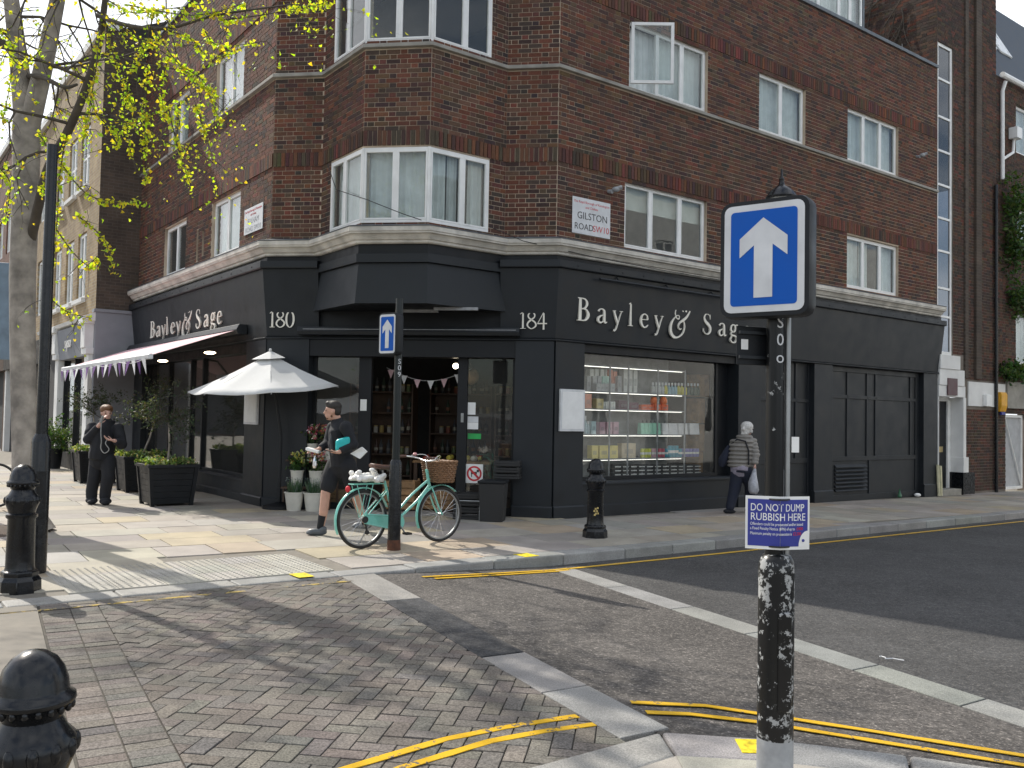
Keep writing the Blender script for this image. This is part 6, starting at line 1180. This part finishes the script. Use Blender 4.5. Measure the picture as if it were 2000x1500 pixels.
vs_ = MB(); vs_.tube([q(650, 838, -.11), q(648, 862, -.13), q(652, 890, -.12)], [(.055, .03), (.062, .03), (.05, .03)], 12); f.part(vs_, 'grey_vest_front', 'cloth_g', .012, 4)
sh = MB(); f.chain(sh, [(668, 898, .02), (668, 912, .02)], [(.19, .15), (.19, .15)]); f.chain(sh, [(656, 908, .09), (645, 932, .03), (641, 948, .0)], [.125, .115, .11]); f.chain(sh, [(677, 908, -.06), (686, 935, .06), (691, 952, .12)], [.125, .115, .108]); f.part(sh, 'shorts', 'cloth_b', .013, 4)
for (a, b) in (((630, 1006, -.04), (625, 1033, -.02)), ((705, 998, .36), (713, 1022, .43))): mb = MB(); mb.tube([q(*a), q(*b)], [.055, .045], 12); mb.build('sock', M['cloth_b'], f.e, smooth=60)
for (x, y, d) in ((619, 1039, -.03), (708, 1026, .45)): mb = MB(); c = q(x, y, d); c[2] = max(c[2], gz(c[0], c[1])+.045); mb.ell(c, (.135, .052, .05), 14, 9); mb.ell(c+V(.07, 0, .03), (.06, .05, .05), 12, 8); mb.ell(c+V(-.07, 0, -.012), (.075, .052, .033), 12, 8); f.part(mb, 'shoe', 'shoe', .010, 3)
mb = MB(); mb.hexa([HN+V(-.16, -.06, -.01), HN+V(.02, -.09, -.05), HN+V(.03, .06, -.05), HN+V(-.15, .08, -.01), HN+V(-.15, -.06, .03), HN+V(.02, -.09, -.01), HN+V(.03, .06, -.01), HN+V(-.15, .08, .03)]); mb.thing('parcel', M['paper'], 'flat white packet held out in the hand of the walking man', 'parcel', bevel=.01)
mb = MB(); c = q(615, 899, -.06); mb.lathe(c-V(0, 0, .05), [(.02, -.05), (.03, -.02), (.028, .04), (.012, .09), (.012, .11)], 10); mb.thing('water_bottle', M['chrome'], 'small clear bottle hanging from the hand of the walking man', 'bottle')
mb = MB(); c = q(671, 866, -.26); ff = Fr(c, V(.94, .3, 0), V(.3, -.94, 0)); P8 = [ff.p(x, o, z+.03*x/.1) for z in (-.075, .075) for x, o in ((-.10, .05), (.09, .05), (.09, -.05), (-.10, -.05))]; mb.hexa(P8); o = mb.thing('teal_packet', M['teal'], 'bright teal packet tucked under the arm of the walking man', 'packet', bevel=.03)
mb = MB(); c = HF+V(-.09, -.02, .025); mb.hexa([c+V(-.07, -.035, -.004), c+V(.07, -.035, -.02), c+V(.07, .035, -.02), c+V(-.07, .035, -.004), c+V(-.07, -.035, .006), c+V(.07, -.035, -.010), c+V(.07, .035, -.010), c+V(-.07, .035, .006)]); mb.thing('phone', M['ink'], 'dark phone lying in the open hand of the walking man', 'phone')
mb = MB(); A_ = [q(684, 886, -.18), q(706, 873, -.15), q(716, 882, -.12), q(702, 896, -.16)]; mb.add([*A_, *[v+V(.01, .02, 0) for v in A_]], [(0, 1, 2, 3), (7, 6, 5, 4), (0, 4, 5, 1), (1, 5, 6, 2), (2, 6, 7, 3), (3, 7, 4, 0)]); mb.thing('folded_paper', M['paper'], 'white paper sticking out behind the arm of the walking man', 'paper')
# --- the man on the phone
f = Fig(188, 984, 'man in bulky black jacket and wide black trousers talking into a corded handset'); q = f.q
fc = V(.62, -.75, -.18); up = V(0, -.05, 1); hc = q(208, 806); body = MB(); Rm = head(f, body, hc, fc, up)
f.chain(body, [(206, 815), (206, 828)], [.055, .065]); f.chain(body, [(205, 836), (202, 862), (199, 892)], [(.18, .12), (.18, .13), (.17, .13)])
for a in (((191, 898, .05), (184, 930, .0), (179, 966, .02)), ((211, 898, -.02), (211, 930, -.06), (206, 966, -.02))): f.chain(body, a, [.09, .065, .045])
A1, E1, H1 = q(180, 834, 0), q(172, 858, -.16), q(196, 828, -.24); A2, E2, H2 = q(231, 836, 0), q(238, 868, -.06), q(222, 860, -.24)
body.tube([A1, E1, H1], [.055, .045, .03], 10); body.tube([A2, E2, H2], [.055, .045, .03], 10); f.hand(body, H1, V(.35, .05, 1), V(.5, .6, 0), .7); f.hand(body, H2, V(-1, -.2, .15), V(-.2, .5, .8), .7); f.part(body, 'body', 'skin2', .009, 4); facebits(f, hc, fc, up, Rm, hm='hair_b')
hr = MB(); hr.ell(hc+V(-.008, .012, .055), (.102, .105, .085), 16, 11); hr.ell(hc+V(-.04, .05, -.01), (.075, .065, .075), 12, 9); hr.ell(hc+V(.04, -.055, .075), (.065, .045, .045), 12, 8); f.part(hr, 'hair', 'hair_b', .010, 2)
jk = MB(); f.chain(jk, [(206, 824), (205, 836), (203, 862), (198, 886), (197, 897)], [(.11, .10), (.215, .15), (.235, .18), (.24, .185), (.225, .18)]); jk.tube([A1, (A1+E1)/2, E1, E1+(H1-E1)*.8], [.085, .09, .08, .058], 12); jk.tube([A2, (A2+E2)/2, E2, E2+(H2-E2)*.8], [.085, .09, .085, .058], 12); jk.ell(A1, .09); jk.ell(A2, .09); jk.ell(E1, .082); jk.ell(E2, .086); jk.tube([q(192, 824, .06), q(206, 822, .10), q(222, 826, .04)], [.05, .06, .05], 10); f.part(jk, 'jacket', 'cloth_b', .013, 4)
tr = MB(); f.chain(tr, [(200, 890), (199, 900)], [(.2, .16), (.2, .16)])
for a in (((190, 898, .05), (184, 930, .0), (179, 960, .02), (179, 970, .02)), ((211, 898, -.02), (211, 930, -.06), (206, 960, -.02), (205, 970, -.02))): f.chain(tr, a, [.125, .10, .092, .09])
f.part(tr, 'trousers', 'cloth_b', .014, 4)
for x, d in ((179, -.02), (206, -.08)): mb = MB(); c = q(x, 978, d); c[2] = gz(c[0], c[1])+.055; mb.ell(c, (.10, .08, .06), 14, 9); mb.ell(c+V(.05, -.10, -.014), (.07, .09, .042), 12, 8); f.part(mb, 'shoe', 'cloth_b', .011, 3)
mb = MB(); mb.tube(catmull([H1+V(.03, -.03, .05), q(197, 845, -.32), q(198, 862, -.34), q(197, 876, -.33), q(204, 885, -.33), q(213, 878, -.33), q(206, 866, -.33), H2+V(-.08, -.03, .02)], 5), .008, 6); mb.tube([H1+V(.02, -.03, .02), H1+V(.05, -.03, .13)], .022, 8); mb.thing('corded_handset', M['cable'], 'grey handset with a looping cable held by the man in wide trousers', 'handset')
# --- the woman with the shoulder bag
f = Fig(1424, 1003, 'white haired woman in grey padded jacket walking away past the display window'); q = f.q
fc = V(.85, .5, -.15); up = V(.18, 0, 1); hc = q(1460, 838); body = MB(); Rm = head(f, body, hc, fc, up)
f.chain(body, [(1456, 848), (1452, 858)], [.05, .06]); f.chain(body, [(1452, 864), (1449, 885), (1446, 910)], [(.12, .09), (.12, .09), (.12, .10)])
f.chain(body, [(1441, 915, 0), (1434, 955, .02), (1424, 992, .0)], [.1, .075, .05]); f.chain(body, [(1455, 915, -.05), (1466, 950, .1), (1462, 990, .3)], [.1, .075, .05])
A1, E1, H1 = q(1470, 860, -.06), q(1476, 888, -.10), q(1474, 906, -.16); A2, E2, H2 = q(1434, 862, .1), q(1428, 888, .16), q(1436, 905, .22)
body.tube([A1, E1, H1], [.05, .042, .03], 10); body.tube([A2, E2, H2], [.05, .042, .03], 10); f.hand(body, H1, V(.1, -.1, -1), V(-.8, .3, 0), .8); f.part(body, 'body', 'skin2', .010, 4); facebits(f, hc, fc, up, Rm, hm='hair_w')
hr = MB(); hr.ell(hc+V(-.015, -.015, .045), (.112, .112, .095), 16, 11); hr.ell(hc+V(-.045, -.03, -.03), (.085, .08, .085), 12, 9); [hr.ell(hc+V(random.uniform(-.11, .06), random.uniform(-.1, .0), random.uniform(-.08, .12)), .035, 8, 6) for i in range(14)]; f.part(hr, 'hair', 'hair_w', .011, 2)
jk = MB(); spine = [(1454, 853), (1452, 862), (1450, 870), (1449, 878), (1448, 886), (1447, 894), (1446, 902), (1446, 909)]; ws = [.15, .225, .24, .24, .24, .24, .245, .235]
for (x, y), w in zip(spine, ws): c = q(x, y); jk.ell(c, (w, w*.86, .052), 18, 9)
for A_, E_, H_ in ((A1, E1, H1), (A2, E2, H2)):
    for t in np.linspace(0, 1, 5): jk.ell(A_+(E_-A_)*t, (.082, .082, .045), 12, 8)
    for t in np.linspace(.2, .85, 3): jk.ell(E_+(H_-E_)*t, (.068, .068, .04), 12, 8)
f.part(jk, 'padded_jacket', 'puffer', .011, 2)
mb = MB(); f.chain(mb, [(1446, 908), (1445, 918)], [(.205, .165), (.21, .17)]); f.part(mb, 'top_hem', 'lilac', .013, 3)
tr = MB(); f.chain(tr, [(1446, 912), (1446, 922)], [(.19, .15), (.19, .15)]); f.chain(tr, [(1441, 918, 0), (1435, 955, .02), (1426, 990, .0)], [.125, .105, .08]); f.chain(tr, [(1455, 918, -.05), (1466, 950, .1), (1463, 985, .3)], [.125, .105, .08]); f.part(tr, 'trousers', 'navy', .013, 4)
for x, y, d in ((1424, 998, 0), (1466, 992, .3)): mb = MB(); c = q(x, y, d); c[2] = gz(c[0], c[1])+.04; mb.ell(c, (.11, .06, .045), 14, 9); mb.ell(c+V(.07, .04, -.01), (.06, .045, .03), 12, 8); f.part(mb, 'shoe', 'cloth_b', .011, 3)
mb = MB(); c = q(1417, 888, .08); mb.tube([c+V(.06, 0, .16), c+V(.02, 0, .05), c+V(-.05, 0, -.1), c+V(-.06, .02, -.2)], [(.05, .03), (.10, .06), (.135, .08), (.09, .06)], 14); o = mb.thing('shoulder_bag', M['navy'], 'dark navy shoulder bag on the back of the woman in grey padded jacket', 'bag', smooth=60)
mb = MB(); mb.tube([c+V(.05, -.02, .15), q(1440, 858, -.14), q(1456, 862, -.2), q(1462, 880, -.21), q(1462, 908, -.21)], .014, 6); mb.build('strap', M['cloth_b'], o)
mb = MB(); c = H1+V(0, -.02, -.10); mb.tube([c+V(0, 0, .02), c+V(-.02, 0, -.1), c+V(-.03, 0, -.22), c+V(-.02, 0, -.36), c+V(-.02, 0, -.42)], [(.02, .02), (.07, .05), (.12, .08), (.14, .09), (.08, .06)], 14); mb.thing('carrier_bag', pm('thin_grey_plastic', (.42, .43, .47), .35, var=.35, scale=16, bmp=.6, bscale=16), 'thin grey carrier bag hanging from the hand of the white haired woman', 'bag', smooth=60)

# ================================================================== FLOWERS, CRATES BY THE DOOR
def bucket(c, r, h, label, kind, seed):
    t = empty('flower_bucket', c, label, 'bucket', 'cream flower buckets by the shop door'); mb = MB(); mb.lathe(c, [(r*.72, 0), (r*.98, h-.02), (r*1.05, h-.018), (r*1.05, h), (r*.93, h), (r*.9, h-.06)], 20); mb.build('pail', M['pot'], t, smooth=40); r2 = random.Random(seed); mb = MB()
    if kind == 'lav':
        for i in range(150):
            a = r2.random()*2*PI; p0 = c+V(r*.75*r2.random()*math.cos(a), r*.75*r2.random()*math.sin(a), h-.03); L = r2.uniform(.12, .27); d = V(math.cos(a)*r2.uniform(0, .45), math.sin(a)*r2.uniform(0, .45), 1); d /= np.linalg.norm(d); s = np.cross(d, V(r2.gauss(0, 1), r2.gauss(0, 1), 0)); s = s/max(1e-6, np.linalg.norm(s))*.006
            mb.setc(r2.choice([(.06, .13, .06), (.09, .16, .09), (.14, .18, .15), (.05, .10, .06)])); mb.add([p0-s, p0+s, p0+d*L*.6+s*1.2, p0+d*L], [(0, 1, 2), (0, 2, 3)])
            if r2.random() < .35: mb.setc((.22, .22, .30)); leafcloud(mb, [p0+d*L], 2, .008, .012, [(.22, .22, .28), (.16, .2, .2)], r2)
    else:
        col = {'yel': [(.55, .48, .10), (.62, .60, .30), (.5, .5, .2)], 'mix': [(.6, .35, .12), (.55, .12, .14), (.62, .6, .5), (.35, .1, .2)], 'pink': [(.55, .08, .12), (.5, .2, .25), (.7, .68, .66)]}[kind]
        for i in range(34):
            a = r2.random()*2*PI; rr_ = r*1.1*math.sqrt(r2.random()); p1 = c+V(rr_*math.cos(a), rr_*math.sin(a), h+r2.uniform(.10, .30)); mb.setc((.06, .13, .04)); b = c+V(0, 0, h-.05); s = V(.004, 0, 0); mb.add([b-s, b+s, p1], [(0, 1, 2)]); leafcloud(mb, [p1], 7, .014, .026, col, r2); leafcloud(mb, [(b+p1)/2, p1-V(0, 0, .05)], 4, .04, .04, GREENS, r2)
    mb.build('blooms' if kind != 'lav' else 'foliage', M['leaf_d'], t, kind='stuff'); return t
bucket(gl(574, 997), .155, .30, 'cream bucket of grey green lavender on the paving next to the dark pilaster', 'lav', 1); bucket(gl(611, 998), .155, .30, 'cream bucket of lavender on the paving beside the walking man', 'lav', 2)
g = gl(604, 993)
st = empty('flower_stand', G(g[0], g[1]), 'stepped dark wooden stand carrying flower buckets', 'stand'); fs_ = Fr(G(g[0], g[1]), uC, nC)
for z, o0 in ((.36, .05), (.80, -.12)): mb = MB(); mb.box(fs_, -.42, .42, o0-.16, o0+.16, z-.03, z); mb.build('step', M['wood_d'], st)
for a in (-.4, .38):
    for o in (-.24, .15): mb = MB(); mb.box(fs_, a, a+.03, o, o+.03, 0, .33 if o > 0 else .77); mb.build('leg', M['wood_d'], st)
for a, o, z, k, l in ((-.2, .07, .36, 'yel', 'tall bucket of wrapped yellow tulips on the lower step'), (.12, .07, .36, 'mix', 'bucket of orange and red blooms on the lower step'), (-.05, -.14, .80, 'pink', 'bucket of white and pink blooms on the upper step'), (.24, -.14, .80, 'mix', 'bucket of mixed dark blooms on the upper step')): bucket(fs_.p(a, o, z+.001), .11, .27, l, k, int(a*100)+50)
def crate(fr, w, d, h, label, mat='wood', n=4, grp=None, cat='crate'):
    t = empty('crate', fr.o, label, cat, grp)
    for i in range(n):
        z = .01+(h-.02)*i/n; z1 = z+(h-.02)/n*.8
        for (a0, a1, o0, o1) in ((-w/2, w/2, d/2-.012, d/2), (-w/2, w/2, -d/2, -d/2+.012), (-w/2, -w/2+.012, -d/2+.012, d/2-.012), (w/2-.012, w/2, -d/2+.012, d/2-.012)): mb = MB(); mb.box(fr, a0, a1, o0, o1, z, z1); mb.build('slat', M[mat], t)
    for a in (-w/2+.012, w/2-.042):
        for o in (-d/2+.012, d/2-.042): mb = MB(); mb.box(fr, a, a+.03, o, o+.03, 0, h); mb.build('corner_post', M[mat], t)
    mb = MB(); mb.box(fr, -w/2+.012, w/2-.012, -d/2+.012, d/2-.012, .0, .01); mb.build('floor', M[mat], t); return t
g = gl(668, 990); crate(Fr(G(g[0], g[1]+.1), uC, nC), .5, .35, .30, 'slatted brown wooden crate standing behind the walking man')
g = gl(795, 1000); crate(Fr(FC.p(-2.6, -.5, .02), uC, nC), .55, .4, .5, 'tall slatted wooden crate just inside the open entrance'); crate(Fr(FC.p(-1.95, -.7, .02), uC, nC), .55, .4, .34, 'low slatted wooden crate inside the entrance beside the tall crate')
g = gl(962, 1020); k0 = Fr(G(g[0], g[1]+.2), uC, nC); bn = empty('storage_bin', k0.o, 'black plastic bin with lid standing at the entrance jamb', 'bin'); mb = MB(); vs = []
for w, z in ((.17, .0), (.2, .58)): vs += [k0.p(-w, w, z), k0.p(w, w, z), k0.p(w, -w, z), k0.p(-w, -w, z)]
mb.hexa(vs); mb.build('tub', M['ink'], bn, bevel=.01); mb = MB(); mb.box(k0, -.215, .215, -.215, .215, .582, .62); mb.build('lid', M['char_d'], bn, bevel=.01)
for i in range(4): f2 = Fr(k0.p(-.42, -.18, i*.105), uC, nC); crate(f2, .42, .36, .10, 'black plastic tray in the low stack beside the bin', 'ink', 2, 'stacked black trays by the entrance', 'tray')
for i in range(3): f2 = Fr(k0.p(.16, -.42, .62+i*.1), uC, nC); crate(f2, .40, .30, .095, 'black plastic tray stacked behind the bin', 'ink', 2, 'black trays behind the bin', 'tray')
mb = MB(); q0 = k0.p(-.55, .1, 0); mb.tube([q0+V(0, 0, 0), q0+V(0, 0, .3), q0+uC*.36+V(0, 0, .3), q0+uC*.36], .012, 6); mb.thing('metal_trestle', M['steel'], 'bent chrome tube rack standing before the black trays', 'rack')

# ================================================================== GOODS IN THE DISPLAY WINDOW
zp = lambda X, Y, o: onR(1120+X/5.172, 670+Y/5.172, o)
sh_ = empty('display_shelving', FR.p(2.2, -.55, .5), 'grey metal shelving filled with goods behind the shop window', 'shelving'); SHY = (490, 665, 920, 1165, 1350)
LEV = [zp(300, y, -.5)[1] for y in SHY]
for z in LEV+[zp(300, 232, -.5)[1]]: mb = MB(); mb.box(FR, .68, 3.5, -.78, -.36, z-.022, z); mb.build('shelf', M['zinc'], sh_)
for z in LEV[:-1]+[zp(300, 232, -.5)[1]]: mb = MB(); mb.box(FR, .72, 3.46, -.40, -.385, z-.031, z-.0225); mb.build('shelf_light', M['strip'], sh_)
for a in (.68, 1.55, 2.0, 2.75, 3.48): mb = MB(); mb.box(FR, a, a+.022, -.352, -.33, .5, zp(300, 225, -.5)[1]); mb.build('upright', M['zinc'], sh_)
def item(x0, x1, y0, lev, col, kind, label, cat, grp, o=-.5):
    a0 = zp(x0, y0, o)[0]; a1 = zp(x1, y0, o)[0]; z0 = LEV[lev]+.001 if isinstance(lev, int) else lev; h = max(.03, zp((x0+x1)/2, y0, o)[1]-z0); w = a1-a0; mb = MB(); mb.setc(col); c = FR.p((a0+a1)/2, o, z0)
    if kind == 'box': mb.box(FR, a0, a1, o-.07, o+.05, z0, z0+h); mb.setc(tuple(min(1, x*.55+.1) for x in col)); mb.box(FR, a0+w*.2, a1-w*.2, o+.05, o+.0515, z0+h*.3, z0+h*.6)
    elif kind == 'can': r = w/2; mb.lathe(c, [(r*.9, 0), (r, .008), (r, h*.9), (r*.88, h)], 14); mb.setc((.75, .75, .72)); mb.lathe(c, [(r*1.01, h*.35), (r*1.01, h*.6)], 14)
    elif kind == 'bottle': r = w/2; mb.lathe(c, [(r*.9, 0), (r, .01), (r, h*.55), (r*.4, h*.72), (r*.4, h*.78)], 12); mb.setc((.8, .8, .8)); mb.lathe(c, [(r*.5, h*.78), (r*.5, h)], 10)
    elif kind == 'bag':
        mb.hexa([FR.p(a0, o+.05, z0), FR.p(a1, o+.05, z0), FR.p(a1, o-.06, z0), FR.p(a0, o-.06, z0), FR.p(a0+w*.03, o+.03, z0+h*.82), FR.p(a1-w*.03, o+.03, z0+h*.82), FR.p(a1-w*.03, o-.04, z0+h*.82), FR.p(a0+w*.03, o-.04, z0+h*.82)]); mb.setc((.05, .05, .05)); mb.tube([FR.p(a0+w*(.3+.4*t), o+.032, z0+h*(.8+.2*math.sin(PI*t))) for t in np.linspace(0, 1, 8)], .005, 5)
    elif kind == 'tin': r = w/2; mb.setc(col); [mb.lathe(c+V(0, 0, i*h/3), [(r*.97, 0), (r, .004), (r, h/3-.006), (r*.95, h/3-.003)], 14) for i in range(3)]; mb.setc((.6, .6, .58)); [mb.box(FR, a0+w*.1, a1-w*.1, o+r*.97, o+r*1.02, z0+i*h/3+h*.10, z0+i*h/3+h*.2) for i in range(3)]
    elif kind == 'ball': mb.ell(c+V(0, 0, h/2), (w/2, w/2, h/2), 14, 9)
    mb.thing({'box': 'carton', 'can': 'drinks_can', 'bottle': 'bottle', 'bag': 'gift_bag', 'tin': 'tin_stack', 'ball': 'gift_ball'}[kind], M['vcol'], label, cat, base=c, group=grp, smooth=(35 if kind in ('can', 'bottle', 'tin', 'ball') else None))
WHT, GRY, MNT, SAL = (.68, .69, .66), (.42, .43, .43), (.42, .62, .54), (.62, .26, .18)
for tier, (xs, yt) in enumerate((((150, 200, 255, 305, 490, 540, 590), 265), ((120, 180, 228, 275, 315, 430), 335), ((215, 255, 295, 330, 365), 410))):
    for i, x in enumerate(xs): item(x, x+38, yt, LEV[0]+[.235, .118, 0.001][tier] if False else 0, [WHT, MNT if 2 < i < 5 else GRY, GRY][tier], 'box', ['white carton', 'pale mint and grey carton', 'short grey carton'][tier]+' in the stacked rows on the top display shelf', 'box', 'small cartons on the top display shelf', o=-.66+.12*tier)
for x, y in ((345, 268), (388, 288), (375, 338)): item(x, x+34, y, 0, SAL, 'box', 'salmon pink carton among the white cartons on the top shelf', 'box', 'salmon cartons on the top shelf', o=-.60)
for i in range(15):
    x = 788+i*32.5; col = ((.55, .56, .55), (.5, .52, .52), (.62, .55, .08), (.30, .48, .55), (.62, .55, .06), (.02, .06, .035))[0 if i < 2 else 1 if i < 4 else 2 if i == 4 else 3 if i < 8 else 4 if i < 11 else 5]; item(x, x+28, 397+i*.8, 0, col, 'bottle', {0: 'clear', 1: 'clear', 2: 'yellow', 3: 'pale blue', 4: 'yellow', 5: 'dark green'}[0 if i < 2 else 1 if i < 4 else 2 if i == 4 else 3 if i < 8 else 4 if i < 11 else 5]+' bottle with white cap in the row on the top shelf', 'bottle', 'capped bottles on the top shelf')
item(100, 165, 515, 1, SAL, 'box', 'tall salmon carton at the shelf end under the grey cartons', 'box', None); item(215, 285, 562, 1, (.6, .5, .25), 'box', 'cream and gold carton on the second shelf', 'box', None)
for i in range(5): x = 290+i*27; item(x, x+22, 592, 1, WHT, 'can', 'small white jar on the second shelf', 'jar', 'white jars on the second shelf')
for x in (785, 882): item(x, x+54, 540, LEV[1]+.08, (.85, .20, .05), 'ball', 'round orange gift above the low orange boxes', 'gift', 'round orange gifts')
for x in (668, 735, 805, 875): item(x, x+62, 622, 1, (.75, .12, .03), 'box', 'low bright orange box on the second shelf', 'box', 'low orange boxes on the second shelf')
item(440, 540, 580, 1, (.10, .04, .07), 'box', 'dark plum carton on the second shelf', 'box', None); item(545, 640, 600, 1, (.14, .05, .08), 'box', 'wide plum carton beside the upright', 'box', None)
for x, y in ((110, 735), (136, 790)): item(x, x+24, y, 2, (.50, .62, .66), 'bottle', 'tall pale blue bottle at the end of the third shelf', 'bottle', 'pale blue bottles on the third shelf')
item(165, 210, 790, 2, (.52, .66, .68), 'box', 'pale blue carton beside the tall pale bottles', 'box', None)
for x in (250, 322, 386): item(x, x+52, 797, 2, (.60, .38, .44), 'box', 'pink carton on the third shelf', 'box', 'pink cartons on the third shelf')
for i in range(5): x = 668+i*40; item(x, x+37, 782, 2, (.34, .66, .50), 'bag', 'mint green gift bag on the third shelf', 'gift bag', 'mint gift bags')
for x, w in ((885, 60), (950, 88), (1045, 92), (1158, 98)): item(x, x+w, 786, 2, (.70, .69, .70), 'bag', 'white gift bag with black handle on the third shelf', 'gift bag', 'white gift bags')
for x, w in ((168, 60), (246, 92), (352, 78)): item(x, x+w, 1035, 3, (.74, .62, .22), 'box', 'yellow and white biscuit carton on the fourth shelf', 'box', 'biscuit cartons on the fourth shelf')
item(470, 610, 1012, 3, (.60, .50, .36), 'box', 'wide cream and brown cake box on the fourth shelf', 'box', None)
for i in range(17):
    x = 680+i*34.5; col = [(.60, .62, .10)]*3+[(.70, .45, .50)]*2+[(.50, .10, .14)]*2+[(.05, .32, .42)]*5+[(.20, .18, .45)]*5; nm_ = 'yellow' if i < 3 else 'pink' if i < 5 else 'red' if i < 7 else 'teal blue' if i < 12 else 'violet'; item(x, x+30, 1066-(30 if 7 < i < 11 else 0), 3, col[i], 'can', nm_+' drinks can in the row on the fourth shelf', 'can', nm_+' drinks cans')
for i in range(11): x = 380+i*80; item(x, x+72, 1225, 4, (.05, .05, .05), 'tin', 'stack of black tins with pale labels on the bottom shelf', 'tin', 'black tin stacks on the bottom shelf')
# wooden crates piled at the end of the window
for i, (x0, x1, y0, y1) in enumerate(((1372, 1490, 320, 550), (1330, 1480, 560, 815), (1325, 1480, 820, 1090), (1310, 1480, 1095, 1300))):
    o = -.5; a0, z1 = zp(x0, y0, o); a1, z0 = zp(x1, y1, o); a1 = min(a1, 4.1); t = empty('crate', FR.p((a0+a1)/2, o-.15, z0), ['topmost', 'second', 'third', 'bottom'][i]+' wooden crate of the pile at the end of the display window', 'crate', 'wooden crates piled in the window')
    for k in range(5): mb = MB(); b0 = a0+(a1-a0)*k/5; mb.box(FR, b0, b0+(a1-a0)/5*.86, o-.014, o, z0+.003, z1-.003); mb.build('slat', M['wood'], t)
    mb = MB(); mb.box(FR, a0, a1, o-.34, o-.32, z0+.003, z1-.003); mb.box(FR, a0, a0+.014, o-.32, o-.016, z0+.003, z1-.003); mb.box(FR, a1-.014, a1, o-.32, o-.016, z0+.003, z1-.003); mb.build('sides', M['wood'], t); mb = MB(); mb.box(FR, a0+.015, a1-.015, o-.03, o-.016, (z0+z1)/2-.04, (z0+z1)/2+.04); mb.build('batten', M['wood'], t)
# ================================================================== INSIDE, SEEN THROUGH THE OPEN ENTRANCE
for j, (a, o) in enumerate(((-3.55, -2.6), (-2.15, -3.4), (-.75, -2.9))):
    fr = FC.sub(a, o); t = empty('shop_shelving', fr.o, ['left hand', 'middle', 'right hand'][j]+' dark wooden shelving unit inside the shop entrance', 'shelving')
    for z in (.45, .85, 1.25, 1.65, 2.05): mb = MB(); mb.box(fr, -.6, .6, -.2, .2, z-.03, z); mb.build('shelf', M['wood_d'], t)
    for a2 in (-.63, .6): mb = MB(); mb.box(fr, a2, a2+.03, -.2, .2, 0, 2.2); mb.build('side_panel', M['wood_d'], t)
    mb = MB(); mb.box(fr, -.6, .6, -.22, -.2, 0, 2.2); mb.build('back_panel', M['wood_d'], t)
    r2 = random.Random(j)
    for z in (.45, .85, 1.25, 1.65, 2.05):
        for k in range(9):
            x = -.52+k*.13+r2.uniform(-.02, .02);
            if r2.random() < .15: continue
            kind = (k//3+j+int(z*10)) % 3; c = fr.p(x, .08, z+.001); mb = MB()
            if kind != 1: mb.setc(r2.choice([(.03, .05, .03), (.06, .03, .02), (.04, .04, .045)])); mb.lathe(c, [(.036, 0), (.038, .01), (.038, .17), (.014, .22), (.013, .27)], 10); mb.setc(r2.choice([(.30, .28, .22), (.16, .15, .12), (.22, .10, .06), (.10, .10, .09)])); mb.lathe(c, [(.0385, .05+r2.random()*.02), (.0385, .10+r2.random()*.03)], 10); mb.thing('wine_bottle', M['vcol'], 'wine bottle with pale label on the shelves inside the shop', 'bottle', base=c, group='wine bottles inside the shop', smooth=40)
            else: mb.setc(r2.choice([(.32, .22, .06), (.3, .28, .24), (.25, .08, .05), (.12, .15, .06)])); mb.lathe(c, [(.042, 0), (.044, .01), (.044, .1), (.038, .115)], 10); mb.setc((.3, .22, .08)); mb.lathe(c, [(.04, .116), (.04, .14)], 10); mb.thing('jar', M['vcol'], 'filled jar with lid on the shelves inside the shop', 'jar', base=c, group='jars inside the shop', smooth=40)
tb_ = empty('produce_table', FC.p(-1.9, -1.6, 0), 'slatted wooden produce table inside the shop', 'table'); fr = FC.sub(-1.9, -1.6)
mb = MB(); mb.box(fr, -.7, .7, -.4, .4, .76, .80); mb.build('table_top', M['wood'], tb_)
for a in (-.68, .62):
    for o in (-.38, .32): mb = MB(); mb.box(fr, a, a+.06, o, o+.06, 0, .76); mb.build('leg', M['wood_d'], tb_)
r2 = random.Random(6)
for i in range(26): c = fr.p(r2.uniform(-.62, .62), r2.uniform(-.3, .35), .801); mb = MB(); mb.setc(r2.choice([(.6, .5, .08), (.55, .25, .05), (.3, .35, .08), (.6, .58, .5), (.4, .06, .04)])); s = r2.uniform(.035, .06); mb.ell(c+V(0, 0, s*.9), (s, s, s*.9), 10, 7); mb.thing('fruit', M['vcol'], 'piece of fruit laid out on the produce table', 'fruit', base=c, group='fruit on the produce table', smooth=60)
for x, y, o, r in ((890, 715, -1.2, .05),):
    a, z = onC(x, y, o); c = FC.p(a, o, z); t = empty('pendant_lamp', c, 'lit globe pendant lamp inside the shop entrance', 'lamp'); mb = MB(); mb.ell(c, r); mb.build('globe', M['lampw'], t, smooth=60); mb = MB(); mb.tube([c+V(0, 0, r), V(c[0], c[1], 2.9)], .004, 5); mb.build('cord', M['ink'], t)
a, z = onC(919, 735, -.9); c = FC.p(a, -.9, z); t = empty('paper_lantern', c, 'beige wicker globe lampshade hanging behind the door glass', 'lampshade'); mb = MB(); mb.ell(c, .15, 18, 12); mb.build('shade', M['wood'], t, smooth=60); mb = MB(); mb.tube([c+V(0, 0, .15), V(c[0], c[1], 2.9)], .004, 5); mb.build('cord', M['ink'], t)
for o in bpy.data.objects:
    if '_w' in o: del o['_w']
